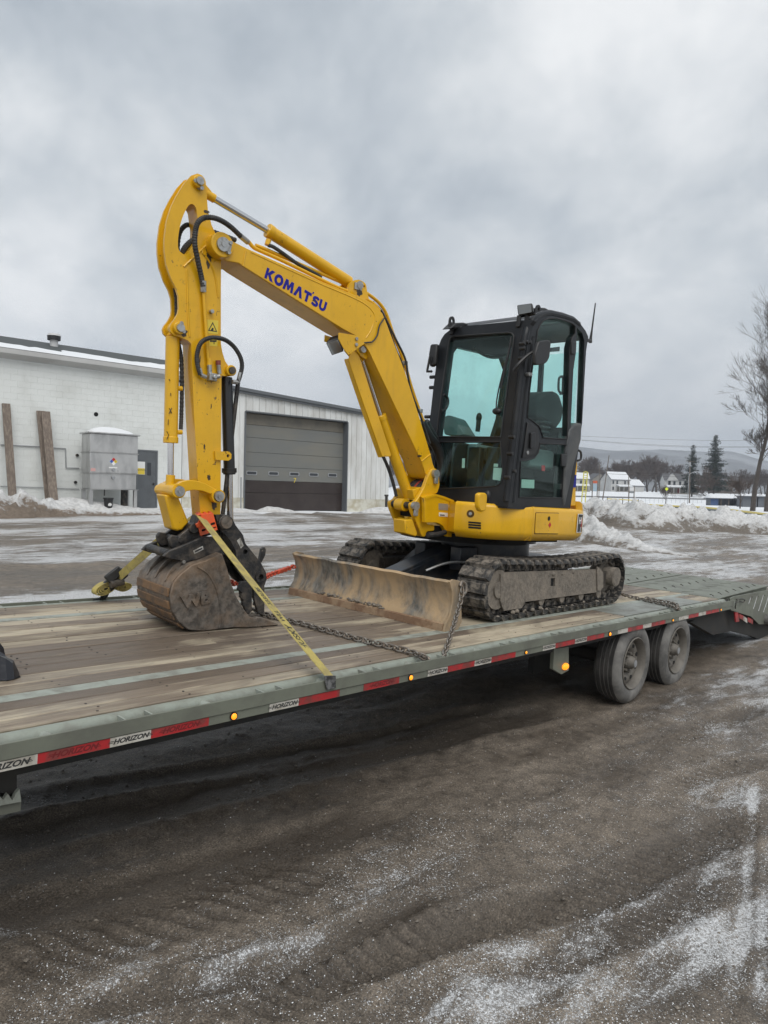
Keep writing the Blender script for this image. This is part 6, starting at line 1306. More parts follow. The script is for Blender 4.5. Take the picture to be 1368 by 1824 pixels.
for a in ([(327.5,475),(380,425)],[(333,480),(335,560),(338,600)],[(361,450),(375,470),(384,495),(389,530)],[(361,440),(361,452)]): q=BM.pv(a,-SY-.002); m=MB(); m.tube(spline([(x,-SY-.001,z) for x,z in q],4),.007,6); ex.part('weld_seam',m,YEL,arm,BM)
for (px,py,r,nm) in ((352,325,.026,'pivot_pin'),(317.5,585,.026,'pivot_pin'),(409,660.5,.024,'pivot_pin')):
    c=BM.pv([(px,py)],-SY)[0]; m=MB(); m.cyl((c[0],-SY-.03,c[1]),(c[0],SY+.03,c[1]),r*1.55,n=24); bs=ex.part('pin_boss',m,YEL,arm,BM,bev=.004); m=MB(); m.cyl((c[0],-SY-.046,c[1]),(c[0],-SY-.028,c[1]),r,n=20); ex.part(nm,m,ZINC if px<409 else IRON,arm,BM)
for (x0,y0),(x1,y1) in (((345,324),(356,337)),((320,577),(324,591))):
    a=BM.pv([(x0,y0)],-SY)[0]; b=BM.pv([(x1,y1)],-SY)[0]; m=MB(); m.bar((a[0],-SY-.012,a[1]),(b[0],-SY-.012,b[1]),.034,.012,up=(0,1,0)); kp=ex.part('pin_keeper',m,ZINC,arm,BM,bev=.003)
    for e in (a,b): m=MB(); m.cyl((e[0],-SY-.034,e[1]),(e[0],-SY-.018,e[1]),.014,n=6); ex.part('bolt',m,ZINC,kp,BM)
q=BM.pv([(369,569),(389,571),(388,595),(370,593.5)],-SY-.001); m=MB(); m.plate(q,-SY-.0016,-SY-.0004); ws=ex.part('warning_sticker',m,YLW,arm,BM,smooth=0)
q=BM.pv([(379,573.5),(387,591.5),(370.5,589)],-SY-.002); q=np.array(q); c=q.mean(0); m=MB(); m.plate([tuple(p) for p in q],-SY-.0026,-SY-.0018,[[tuple(c+(p-c)*.72) for p in q]]); 
m.box((c[0],-SY-.0024,c[1]-.006),(.012,.0006,.018)); m.box((c[0]-.008,-SY-.0024,c[1]-.012),(.006,.0006,.01)); ex.part('sticker_print',m,INK,ws,BM,smooth=0)
q=BM.pv([(372,604),(388,604),(387,617),(373,616)],-SY-.001); m=MB(); m.plate(q,-SY-.0016,-SY-.0004); ws=ex.part('warning_sticker',m,YLW,arm,BM,smooth=0); q=BM.pv([(374,606),(386,606),(385.5,609),(382,609),(382,613),(380.5,613),(380.5,609),(374,609)],-SY-.002); m=MB(); m.plate(q,-SY-.0024,-SY-.0018); ex.part('sticker_print',m,INK,ws,BM,smooth=0)
smear((384,450),-SY,.085,arm,1,sz=.8); smear((372,462),-SY,.05,arm,2,sx=.5,sz=1.3); smear((368,377),-SY,.022,arm,3,sx=1.3,sz=.6); smear((327,592),-SY,.03,arm,7); smear((356,640),-SY,.012,arm,8,sx=.4,sz=2.4); smear((376,724),-SY,.009,arm,9,sx=.5,sz=2.); smear((364,795),-SY,.011,arm,10,sx=.6,sz=1.8); smear((372,850),-SY,.016,arm,11,sz=1.5); smear((381,900),-SY,.03,arm,12,sx=.8,sz=1.3)
# arm pipes and hoses
tubepx('arm_pipe',[(362.5,522),(364,545),(366,575),(368.5,610),(371,640),(373,650)],-SY-.02,.012,YEL,arm)
c=BM.pv([(375,555.5)],-SY)[0]; m=MB(); m.cyl((c[0],-SY-.03,c[1]),(c[0],-SY,c[1]),.014,n=8); ex.part('bolt',m,ZINC,arm,BM)
a=BM.pv([(373,644)],-SY-.02)[0]; m=MB(); m.cyl((a[0],-SY-.02,a[1]+.02),(a[0],-SY-.02,a[1]-.03),.018,n=8); ex.part('pipe_nut',m,YEL,arm,BM)
tubepx('arm_hose',[(362,511),(358,490),(352,462),(347,435),(348,412),(353,396),(364,388),(380,388),(396,394),(412,405),(428,420),(437,428)],0,.016,HOSE,arm,1,10,BM,10,[-SY-.03,-SY-.03,-SY-.05,-SY-.07,-SY-.08,-SY-.10,-.17,-.19,-.19,-.16,-.10,-.06])
a=BM.pv([(362,520)],-SY-.02)[0]; b=BM.pv([(362,500)],-SY-.03)[0]; m=MB(); m.cyl((a[0],-SY-.02,a[1]),(b[0],-SY-.03,b[1]),.020,n=10); ex.part('hose_ferrule',m,ZINC,arm,BM)
a=BM.pv([(428,420)],-.10)[0]; b=BM.pv([(441,431)],-.06)[0]; m=MB(); m.cyl((a[0],-.10,a[1]),(b[0],-.06,b[1]),.020,n=10); ex.part('hose_ferrule',m,ZINC,arm,BM)
tubepx('arm_hose',[(317,470),(316,440),(320,415),(330,402),(341,401),(356,404),(380,413),(400,420),(420,428)],.09,.015,HOSE,arm,1,9)
tubepx('arm_hose',[(324,452),(330,441),(340,431),(355,423),(370,418)],.0,.018,HOSE,arm,1,9)
tubepx('arm_hose',[(309,500),(314,530),(315,570),(318,610),(323,640),(324,690),(323,740),(322,765)],.03,.013,HOSE,arm,1,8,BM,14)
# thumb hose loop with block
tubepx('thumb_hose',[(357,668),(352,650),(351,632),(357,612),(370,603),(385,601.5),(402,606),(417,618),(428,636),(431,652),(428,668),(424,680)],0,.014,HOSE,arm,1,9,BM,12,[-SY-.03]*3+[-SY-.05,-SY-.07,-SY-.08,-SY-.07,-SY-.05,-SY-.04,-SY-.03,-SY-.03,-SY-.03])
for p0,p1 in (((424,682),(428,664)),((355,656),(358,668)),((358,668),(367,672)),((373,650),(374,668)),((374,673),(391,670)),((414,680),(423,681))): a=BM.pv([p0],-SY-.03)[0]; b=BM.pv([p1],-SY-.03)[0]; m=MB(); m.cyl((a[0],-SY-.03,a[1]),(b[0],-SY-.03,b[1]),.015,n=8); ex.part('hose_fitting',m,ZINC,arm,BM)
a=BM.pv([(377.5,672)],-SY-.03)[0]; m=MB(); m.box((a[0],-SY-.03,a[1]),(.055,.05,.05)); m.cyl((a[0]+.005,-SY-.075,a[1]),(a[0]+.005,-SY-.05,a[1]),.014,n=10); ex.part('valve_block',m,ZINC,arm,BM,bev=.004)
a=BM.pv([(391,666)],-SY-.02)[0]; b=BM.pv([(389,650)],-SY-.02)[0]; m=MB(); m.cyl((a[0],-SY-.02,a[1]),(b[0],-SY-.02,b[1]),.014,n=10); ex.part('quick_coupler',m,ZINC,arm,BM); e=BM.pv([(388.5,642)],-SY-.02)[0]; m=MB(); m.cyl((b[0],-SY-.02,b[1]),(e[0],-SY-.02,e[1]),.017,n=10); ex.part('dust_cap',m,mat('dull_red_cap',(.22,.05,.04),.6),arm,BM)
q=BM.pv([(383,803.5),(397,804),(408,804),(412.5,809),(412,817),(407,820.5),(396,820),(384,819)],-SY-.018); m=MB(); m.plate(q,-SY-.018,-SY-.002,[circ(BM.pv([(406.5,812)],-SY-.018)[0],.012,12)]); ex.part('stop_bracket',m,YEL,arm,BM)
# --- bucket cylinder and links
kc,A,B,C=cyl2('bucket_cylinder',(303.5,868),(304,786),(307.5,600),0.,.045,.021,YEL)
m=MB(); a_=BM.pv([(312,585)],0.)[0]; m.cyl((a_[0],-.035,a_[1]),(a_[0],.035,a_[1]),.042,n=18); m.bar((a_[0],0,a_[1]),C,.06,.06); ex.part('cylinder_eye',m,YEL,kc,BM)
for st_ in ([(301.5,727),(306,736)],[(306,726.5),(301,737)],[(300,747),(299.5,757)],[(297,768),(300.5,775),(297,783)],[(304,700),(304.5,705)],[(301,675),(303,679)]):
    q=BM.pv(st_,-.0455); m=MB(); m.tube([(a,-.0445,b) for a,b in q],.0028,5); ex.part('paint_scratch',m,GREASE,kc,BM)
b_=BM.pv([(304,846)],0.)[0]; e_=BM.pv([(302,872)],0.)[0]; m=MB(); m.cyl((b_[0],0,b_[1]),(e_[0],0,e_[1]),.030,n=14); m.cyl((e_[0],-.11,e_[1]),(e_[0],.11,e_[1]),.042,n=20); ex.part('rod_eye',m,YEL,kc,BM)
for px,py in ((324,692),(324,770)): a=BM.pv([(px,py)],0.)[0]; b=BM.pv([(314,py)],0.)[0]; m=MB(); m.cyl((b[0],0,b[1]),(a[0],0,a[1]),.016,n=10); ex.part('hose_port',m,YEL,kc,BM)
lk_=[(312,864),(322,858),(336,855),(350,856),(366,861),(380,869),(391,875),(396,881),(396,888),(391,892),(384,889),(377,881),(362,875),(346,873),(333,875),(324,882),(316,884),(310,878)]
for y0,y1 in ((-.12,-.085),(.085,.12)): m=MB(); m.plate(BM.pv(lk_,-.12),y0,y1); ll=ex.part('bucket_link',m,YEL,None,BM,bev=.005)
for px,py,r in ((319,875,.034),(390,884,.034)): c=BM.pv([(px,py)],-.14)[0]; m=MB(); m.cyl((c[0],-.155,c[1]),(c[0],.15,c[1]),r,n=22); m.cyl((c[0],-.165,c[1]),(c[0],-.155,c[1]),r*.45,n=10); pn=ex.part('link_pin',m,ZINC,None,BM); m=MB(); m.ring((c[0],-.135,c[1]),(0,1,0),[(r+.003,0),(r+.014,0),(r+.014,.05),(r+.003,.05)],22); ex.part('link_collar',m,YEL,pn,BM)
c=BM.pv([(300,874)],0.)[0]; m=MB(); m.cyl((c[0],-.15,c[1]),(c[0],.15,c[1]),.036,n=20); ex.part('link_pin',m,YEL,None,BM)
hl_=[(293,881),(318,884),(327,906),(337,931),(330,938),(325,944),(316,946),(308,943),(304,925)]
m=MB(); m.plate(BM.pv(hl_,-.075),-.075,.075); ex.part('power_link',m,YEL,None,BM,bev=.012)
# --- thumb cylinder and thumb
tcy,A,B,C=cyl2('thumb_cylinder',(410,930),(408.5,842),(403.5,672),0.0,.040,.023,mat('gloss_black_cylinder',(.014,.015,.018),.35,coat=.3))
m=MB(); m.cyl(B,B+(C-B)/np.linalg.norm(C-B)*.032,.052,n=22); ex.part('gland_ring',m,IRON,tcy,BM)
m=MB(); a=BM.pv([(424,681)],-.02)[0]; m.cyl((C[0]-.0,0,C[1]-.04),(a[0],-.02,a[1]),.016,n=8); ex.part('hose_port',m,IRON,tcy,BM)
th=[(384,917),(399,917),(413,922),(420,936),(433,953),(437,968),(450,984),(464,1001),(474,1020),(475,1032),(471,1044),(471,1090),(466,1094),(460,1092),(453,1066),(452,1047),(440,1038),(424,1016),(421,999),(421,983),(410,962),(389,938)]
for y0,y1 in ((-.115,-.085),(.085,.115)):
    m=MB(); m.plate(BM.pv(th,-.115),y0,y1,[circ(BM.pv([(465.5,1028)],-.115)[0],.020,12),circ(BM.pv([(437,983)],-.115)[0],.018,12)]); tm=ex.part('thumb',m,IRON,None,BM)
q=BM.pv([(389,925),(413,926),(430,955),(447,985),(466,1010),(472,1028),(455,1036),(432,1018),(422,985),(408,958)],-.08); m=MB(); m.plate(q,-.083,.083); ex.part('thumb_web',m,IRON,tm,BM,bev=.01)
for y0,y1,ofs in ((-.075,-.045,0),(.04,.07,0),(-.16,-.13,-22)):
    tp2=[(452+ofs,1036),(471+ofs,1036),(471+ofs,1088),(466+ofs,1094),(460+ofs,1092),(457+ofs,1081),(453+ofs,1078),(456+ofs,1069),(450+ofs,1064),(453+ofs,1056),(446+ofs,1050)]
    m=MB(); m.plate(BM.pv(tp2,y0),y0,y1); ex.part('thumb_tine',m,IRON,tm,BM,bev=.004)
for px,py in ((437,983),): pass
m=MB(); q=BM.pv([(462,999),(466,978),(471,974.5),(474,979),(472,990),(466,1002)],0.05); m.plate(q,.05,.075,[circ(BM.pv([(469.5,981)],.05)[0],.010,10)]); ex.part('thumb_lug',m,IRON,tm,BM)
c=BM.pv([(400,930)],-.12)[0]; m=MB(); m.cyl((c[0],-.145,c[1]),(c[0],.14,c[1]),.052,n=24); ex.part('thumb_pin',m,IRON,tm,BM,bev=.006); m=MB(); m.cyl((c[0],-.155,c[1]),(c[0],-.146,c[1]),.042,n=20); ex.part('pin_end',m,RUST,tm,BM)
q=BM.pv([(422,963),(428,958),(434,972),(429,977)],-.1165); m=MB(); m.plate(q,-.118,-.1155); ex.part('paper_label',m,mat('worn_white_label',(.45,.44,.40),.7,0,dirt=(.1,.09,.08),dscale=25,damt=.8),tm,BM,smooth=0)
m=MB(); c=BM.pv([(465.5,1028)],-.13)[0]; m.ring((c[0],-.125,c[1]),(0,1,0),[(.022,0),(.04,0),(.04,.25),(.022,.25)],20); ex.part('thumb_bush',m,IRON,tm,BM)
# --- quick hitch and bucket
qc=[(341,935),(348,930),(356,940),(355,951),(362,957),(318,977),(309,979),(303,971),(301,960),(306,953),(318,955),(330,946)]
for y0,y1 in ((-.115,-.08),(.08,.115)): m=MB(); m.plate(BM.pv(qc,-.115),y0,y1); hc=ex.part('quick_hitch',m,IRON,None,BM,bev=.006)
q=BM.pv([(358,918),(393,918),(399,930),(386,950),(362,957),(350,940)],-.07); m=MB(); m.plate(q,-.078,.078); ex.part('hitch_core',m,IRON,hc,BM,bev=.01)
for px,py,r,y in ((346.5,941.5,.034,-.135),(322.5,962,.022,-.12),(300,985,.026,-.16),(335.5,987,.03,-.19),(381,967,.028,-.18),(281,959,.03,.14)):
    c=BM.pv([(px,py)],y)[0]; m=MB(); m.cyl((c[0],y,c[1]),(c[0],abs(y),c[1]),r,n=18); ex.part('hitch_pin',m,IRON,hc,BM,bev=.004)
    if y>-.19: continue
    m=MB(); m.cyl((c[0]-.03,y-.01,c[1]-.05),(c[0]-.03,y+.02,c[1]-.05),.012,n=6); ex.part('bolt',m,ZINC,hc,BM)
CH=.285
ear=[(291,991),(300,982),(330,970),(362,956),(386,956),(394,975),(392,987),(372,991),(332,1002),(318,998),(306,996)]
bk_=[(395.7,986),(366,999),(341.8,1007),(321,1024),(309,1039),(303,1060),(306,1087),(318,1108),(336,1122),(360,1125.5),(390,1121),(413.7,1118),(440,1118),(458.6,1119.5),(458.6,1102),(445,1099),(433,1083),(419.7,1060),(411,1035),(404.7,1012)]
cheek=BM.pv(bk_,-CH); lowest=min(z for x,z in cheek); cheek=[(x,z-max(0,lowest)+.004 if False else max(z,.004)) for x,z in cheek]
m=MB(); m.plate(cheek,-CH,-CH+.022); bk=ex.part('bucket',m,RUST,None,BM,bev=.005); m=MB(); m.plate(cheek,CH-.022,CH); ex.part('bucket_cheek',m,RUST,bk,BM,bev=.005)
sh=spline([(x,z,0) for x,z in cheek[0:13]],5); shp=[p[:2] for p in sh]; cc=np.mean(np.array(cheek),0)
outer=[tuple(p) for p in shp]; inner=[tuple(cc+(np.array(p)-cc)*.94) for p in shp]; m=MB(); m.plate(outer+inner[::-1],-CH+.0225,CH-.0225); ex.part('bucket_shell',m,RUST,bk,BM,smooth=40)
# wear strips across the shell
def on_shell(t): i=t*(len(shp)-1); k=min(len(shp)-2,int(i)); f=i-k; p=np.array(shp[k])*(1-f)+np.array(shp[k+1])*f; d=np.array(shp[k+1])-np.array(shp[k]); d/=np.linalg.norm(d); return p,d
for t in (.405,.475,.545,.62):
    p,d=on_shell(t); n2=np.array((d[1],-d[0])); n2=n2 if n2@(p-cc)>0 else -n2; p=p+n2*.004
    m=MB(); m.bar((p[0],-CH+.02,p[1]),(p[0],CH-.03,p[1]),.055,.014,up=(n2[0],0,n2[1])); ex.part('wear_strip',m,mat('orange_rust_strip',(.19,.11,.055),.75,.1,dirt=(.09,.07,.055),dscale=8,damt=.8,bump=.3),bk,BM,bev=.004)
for y0 in (-.16,.0,.14):
    P=[on_shell(t)[0] for t in np.linspace(.10,.34,8)]; O=[tuple(cc+(p-cc)*1.015) for p in P]; I=[tuple(cc+(p-cc)*(1.0+.13*math.sin(PI*k/7)**.8*(1-k/9))) for k,p in enumerate(P)]
    m=MB(); m.plate(I+O[::-1],y0-.01,y0+.01); ex.part('bucket_gusset',m,RUST,bk,BM)
for y0,y1 in ((-.195,-.165),(.165,.195)): m=MB(); m.plate(BM.pv(ear,-.195),y0,y1); er=ex.part('bucket_ear',m,IRON,bk,BM,bev=.005)
m=MB(); q=BM.pv([(298,985),(386,962),(392,986),(330,1001),(306,996)],-.1); m.plate(q,-.163,.163); ex.part('ear_web',m,IRON,bk,BM)
q=BM.pv([(344,981),(361,972.5),(362.5,978.5),(346,987)],-.197); m=MB(); m.plate(q,-.199,-.1955); pl_=ex.part('maker_plate',m,mat('dull_white_plate',(.5,.5,.47),.6,0,dirt=(.2,.18,.15),dscale=20,damt=.7),bk,BM,smooth=0); q=BM.pv([(347,981.5),(360,975.3),(360.5,977.8),(348,984)],-.2); m=MB(); m.plate(q,-.2005,-.1993); ex.part('plate_print',m,INK,pl_,BM,smooth=0)
# raised letters on the near cheek
q=BM.pv([(331,1082),(368,1074),(329,1063)],-CH); e1=np.array((q[1][0]-q[0][0],0,q[1][1]-q[0][1])); e2=np.array((q[2][0]-q[0][0],0,q[2][1]-q[0][1])); m=MB()
t=MB(); put_text(t,'WB',.105,(0,0,0),(1,0,0),(0,1,0),0,.006); e1/=np.linalg.norm(e1); e2=np.array((-e1[2],0,e1[0])); o0=np.array(((q[0][0]+q[1][0]+q[2][0]+q[1][0]+q[2][0]-q[0][0])/4,-CH,(q[0][1]+q[1][1]+q[2][1]+q[1][1]+q[2][1]-q[0][1])/4))
k=len(t.v); m.v=[tuple(o0+e1*p[0]*1.15+e2*p[1]-np.array((0,.016,0))) for p in t.v]+[tuple(o0+e1*p[0]*1.15+e2*p[1]-np.array((0,-.002,0))) for p in t.v]; m.f=list(t.f)
ed={}
for f in t.f:
    for a,b in zip(f,f[1:]+f[:1]): ed[(a,b)]=1
for (a,b) in ed:
    if (b,a) not in ed: m.f.append((a,b,b+k,a+k))
ex.part('raised_letters',m,RUST,bk,BM,smooth=0)
tp3=[(440,1119),(458,1099.5),(470,1101),(496,1112),(497,1117),(487,1118.5),(470,1117),(459,1121)]
for j in range(4):
    y0=-CH+.0+j*(2*CH-.055)/3; m=MB(); q=BM.pv(tp3,-CH); m.plate([(x,max(z,.003)) for x,z in q],y0+.004,y0+.052); ex.part('bucket_tooth',m,RUST,bk,BM,bev=.006)
m=MB(); q=BM.pv([(412,1110),(458,1104),(458,1119.5),(412,1119)],-CH); m.plate([(x,max(z,.006)) for x,z in q],-CH+.03,CH-.03); ex.part('bucket_lip',m,RUST,bk,BM)
# curved reinforcement on the cheek
q=BM.pv([(352,1010),(370,1022),(384,1045),(391,1070),(394,1100),(391,1119)],-CH-.004); m=MB(); m.tube(spline([(x,-CH-.001,z) for x,z in q],5),.006,6); ex.part('weld_seam',m,RUST,bk,BM)
# --- cab
def c5(pts): return [(740+a/4.0235,520+b/4.0235) for a,b in pts]
NV=.42; sideo=[(904,901),(939,597),(941,587),(946,576),(952,567),(960,562),(970,557.5),(982,556),(1003,560.5),(1022,567),(1034,577),(1043,589),(1048,600),(1044,626),(1037,753),(1016,905)]
hA=c5([(865,345),(872,285),(890,238),(915,205),(950,190),(1005,188),(1070,205),(1120,225),(1143,245),(1143,300),(1120,330),(1104,400),(1098,600),(1088,1050),(1075,1056),(912,1045),(900,1000),(882,960),(840,925),(800,900),(815,730),(838,540)])
hB=c5([(752,1212),(800,1205),(850,1190),(880,1150),(893,1085),(1086,1093),(1078,1160),(1062,1240),(1048,1478),(740,1472)])
hC=c5([(1157,255),(1195,295),(1211,350),(1190,938),(1150,950),(1112,985),(1132,560),(1148,450)])
so=TR.pv(sideo,NV); HA,HB,HC=[TR.pv(h,NV) for h in (hA,hB,hC)]
m=MB(); m.plate(so,NV,NV+.055,[HA,HB,HC]); cabf=ex.part('cab_side_frame',m,CAB,smooth=30)
HF=[(-4.07,1.52),(-3.52,1.50),(-3.26,1.62),(-3.19,1.80),(-3.13,2.30),(-3.22,2.40),(-3.95,2.36),(-4.0,2.30)]
m=MB(); m.plate(so,1.235,1.285,[HF]); ex.part('cab_side_frame',m,CAB,smooth=30); m=MB(); m.plate(HF,1.258,1.264); ex.part('far_side_glass',m,GLS,smooth=0)
for h,nm in ((HA,'door_glass'),(HB,'door_glass'),(HC,'quarter_glass')):
    m=MB(); m.plate(h,NV+.020,NV+.026); ex.part(nm,m,GLS,smooth=0)
# black seal strip round door openings (proud of the frame)
def rim(name,h,v,t,mt,dep=.006):
    c=np.mean(np.array(h),0); out=[]; P=[np.array(p) for p in h]; n=len(P)
    m=MB(); m.tube([(p[0],v,p[1]) for p in P],t,6,closed=True); return ex.part(name,m,mt,cabf,smooth=50)
for h in (HA,HB): rim('door_seal',h,NV-.001,.007,BLK)
# raised front corner tube following the arch
q=TR.pv([(906,893),(939,600),(942,588),(947,577),(953,568.5),(961,563),(971,559),(982,557.5),(1003,562),(1022,568.5),(1033,578)],NV); m=MB(); m.tube([(a,NV+.02,b) for a,b in q],.030,10); ex.part('cab_corner_tube',m,CAB,cabf)
q=TR.pv([(918,760),(914,800),(907,880)],NV); m=MB(); m.tube([(a,NV-.0,b) for a,b in TR.pv([(950,600),(944,640),(936,700),(928,770),(919,850),(914,895)],NV)],.016,8); ex.part('door_edge',m,CAB,cabf)
# front plane of the cab
c0=TR.pv([(904,898),(939,597)],NV); sl_=(c0[1][0]-c0[0][0])/(c0[1][1]-c0[0][1]); nrm=math.hypot(1,sl_)
FR=Frame(TR.R@np.array([[0,-1/nrm,sl_/nrm],[1,0,0],[0,sl_/nrm,1/nrm]]),TR.W((c0[0][0],0,c0[0][1])))
fo_=[(905,903),(939,597),(944,578),(950,571),(946,569.5),(830,580.5),(803,586.5),(792,595),(786,604),(781,617),(772,690),(764,763),(750,884)]
u1=[(777.5,777.8),(786,707),(800.5,607),(804,601),(811,599),(905,592.5),(912,594),(915.5,598.5),(915,606),(905,680),(892,779)]
u2=[(776.5,787.5),(891.5,787),(896.5,848),(893,859),(887,864.5),(879,866.5),(800,870),(770,870),(765,866)]
m=MB(); F1,F2=FR.pv(u1,0),FR.pv(u2,0); m.plate(FR.pv(fo_,0),-.05,0,[F1,F2]); ex.part('cab_front_frame',m,CAB,None,FR,smooth=30)
for h in (F1,F2): 
    m=MB(); m.plate(h,-.026,-.020); ex.part('windscreen',m,GLS,None,FR,smooth=0)
m=MB(); m.tube([(a,.001,b) for a,b in F1],.008,6,closed=True); ex.part('windscreen_seal',m,BLK,None,FR); m=MB(); m.tube([(a,.001,b) for a,b in F2],.006,6,closed=True); ex.part('windscreen_seal',m,BLK,None,FR)
# roof shell and rear wall
tp=TR.pv([(941,587),(946,576),(952,567),(960,562),(970,557.5),(982,556),(1003,560.5),(1022,567),(1034,577),(1043,589),(1048,600)],NV)
cx_=np.array((-3.6,1.9)); inn=[tuple(np.array(p)+(cx_-np.array(p))*.055) for p in tp]; m=MB(); m.plate(tp+inn[::-1],NV+.056,1.234); ex.part('cab_roof',m,CAB,smooth=50)
zt=max(p[1] for p in tp); m=MB(); u0,u1_=tp[3][0]-.02,tp[7][0]-.05
zf=2.505; m.hexa([(-4.07,.50,zf-.03),(u1_,.50,zt-.04),(u1_,1.2,zt-.04),(-4.07,1.2,zf-.03)],[(-4.05,.52,zf+.012),(u1_-.06,.52,zt-.006),(u1_-.06,1.18,zt-.006),(-4.05,1.18,zf+.012)]); ex.part('roof_panel',m,mat('pale_roof_panel',(.30,.31,.32),.3),bev=.01)
ub=TR.pv([(1037,753),(1048,600),(1016,905)],NV)
m=MB(); m.hexa([(ub[2][0]-.09,NV+.056,.97),(ub[2][0]-.03,NV+.056,.97),(ub[2][0]-.03,1.234,.97),(ub[2][0]-.09,1.234,.97)],[(ub[0][0]-.09,NV+.056,1.72),(ub[0][0]-.03,NV+.056,1.72),(ub[0][0]-.03,1.234,1.72),(ub[0][0]-.09,1.234,1.72)]); ex.part('cab_rear_wall',m,CAB)
m=MB(); m.hexa([(ub[0][0]-.05,NV+.057,1.725),(ub[0][0]-.044,NV+.057,1.725),(ub[0][0]-.044,1.233,1.725),(ub[0][0]-.05,1.233,1.725)],[(ub[1][0]-.06,NV+.057,2.42),(ub[1][0]-.054,NV+.057,2.42),(ub[1][0]-.054,1.233,2.42),(ub[1][0]-.06,1.233,2.42)]); ex.part('rear_glass',m,GLS,smooth=0)
m=MB(); m.bar((ub[0][0]-.05,.86,1.73),(ub[1][0]-.06,.86,2.42),.045,.03); ex.part('rear_window_bar',m,CAB)
m=MB(); m.plate([(c0[0][0]+.06,.955),(ub[2][0]-.1,.955),(ub[2][0]-.1,1.0),(c0[0][0]+.06,1.0)],NV+.056,1.234); ex.part('cab_floor',m,BLK)
m=MB(); m.bx(c0[0][0]+.01,ub[2][0],NV+.004,1.28,.965-.03,.968); ex.part('cab_base',m,CAB)
# door handle panel, handles, hinges, knobs
hp=c5([(800,935),(830,945),(868,975),(880,1030),(876,1110),(850,1160),(762,1192),(780,1080)]); q=TR.pv(hp,NV-.004); m=MB(); m.plate(q,NV-.012,NV-.001); hp_=ex.part('door_handle_panel',m,BLK,cabf,bev=.004)
q=TR.pv(c5([(820,1010),(852,1005),(848,1120),(815,1125)]),NV-.014); m=MB(); m.plate(rnd(q,.012),NV-.030,NV-.0125); ex.part('door_handle',m,mat('deep_black_handle',(.008,.008,.009),.4),hp_,bev=.006)
c=TR.pv(c5([(803,1152)]),NV-.012)[0]; m=MB(); m.cyl((c[0],NV-.018,c[1]),(c[0],NV-.012,c[1]),.016,n=16); ex.part('door_lock',m,ZINC,hp_)
def grab(pts,v,r=.011,out=.045,nm='grab_handle',mt=BLK):
    q=TR.pv(c5(pts),v); m=MB(); m.tube(spline([(q[0][0],v+out,q[0][1])]+[(a,v,b) for a,b in q]+[(q[-1][0],v+out,q[-1][1])],6),r,8); return ex.part(nm,m,mt)
grab([(1070,605),(1035,612),(1027,640),(1026,700),(1040,722),(1066,728)],NV+.05); grab([(1165,1135),(1185,1150),(1185,1195),(1165,1208)],.55)
q=TR.pv(c5([(1065,600),(1098,592),(1095,740),(1060,735)]),NV+.03); m=MB(); m.plate(q,NV+.03,NV+.05); ex.part('handle_base',m,BLK)
for a,b in ((1138,400),(1068,1205)): q=TR.pv(c5([(a-18,b-45),(a+18,b-42),(a+14,b+48),(a-20,b+45)]),NV-.02); m=MB(); m.plate(q,NV-.02,NV+.0); ex.part('door_hinge',m,BLK,cabf,bev=.006)
for a,b in ((770,475),(775,370),(800,360),(820,362),(700,1040),(688,1160),(710,1285),(668,1330),(775,405),(808,590),(822,592)):
    c=TR.pv(c5([(a,b)]),NV-.02)[0]; m=MB(); m.cyl((c[0],NV-.035,c[1]),(c[0],NV+.02,c[1]),.016,n=10); ex.part('door_stud',m,BLK if a not in(808,822) else ZINC,cabf,bev=.003)
for a,b in ((88,895),(122,685),(155,405),(125,610)): c=FR.pv(c5([(a,b)]),-.02)[0]; m=MB(); m.cyl((c[0]-.03,-.02,c[1]),(c[0]+.03,-.02,c[1]),.016,n=10); ex.part('window_stud',m,BLK,None,FR)
m=MB(); q=TR.pv(c5([(205,735),(230,760),(233,800),(215,840),(185,852)]),1.20); m.tube(spline([(a,1.2,b) for a,b in q],6),.012,8); ex.part('grab_handle',m,BLK)
# stickers behind the glass
for pts,v,nm,m_ in (([(762,1343),(853,1347),(851,1408),(760,1404)],NV+.03,'sticker',mat('pale_green_label',(.45,.50,.44),.5)),([(905,1242),(930,1245),(928,1285),(905,1282)],NV+.035,'red_label',RED)): q=TR.pv(c5(pts),v); m=MB(); m.plate(q,v,v+.002); ex.part(nm,m,m_,cabf,smooth=0)
for pts in ([(560,1258),(622,1262),(608,1352),(553,1345)],[(562,1230),(592,1232),(590,1254),(560,1252)],[(335,1192),(355,1193),(352,1262),(332,1262)]): q=FR.pv(c5(pts),-.03); m=MB(); m.plate(q,-.032,-.030); ex.part('windscreen_label',m,mat('white_label_paper',(.55,.58,.54),.6),None,FR,smooth=0)
q=TR.pv(c5([(975,400),(1035,392),(1034,425),(974,430)]),1.1); m=MB(); m.plate(q,1.1,1.15); ex.part('radio',m,BLK)
# wiper
for pts,r in (([(686,325),(675,400),(640,560),(612,690)],.016),([(655,470),(615,620),(585,760),(578,850)],.011)): q=FR.pv(c5(pts),.03); m=MB(); m.tube(spline([(a,.03,b) for a,b in q],5),r*.55,6); ex.part('wiper',m,BLK,None,FR)
c=FR.pv(c5([(585,855)]),.02)[0]; m=MB(); m.sphere((c[0],.02,c[1]),(.045,.03,.03)); ex.part('wiper_motor',m,BLK,None,FR)
q=TR.pv(c5([(258,345),(285,372),(350,408),(420,420),(490,405),(540,385),(552,376)]),1.18); m=MB(); m.tube(spline([(a+.35,1.18,b) for a,b in q],5),.014,8); ex.part('roof_spring',m,HOSE)
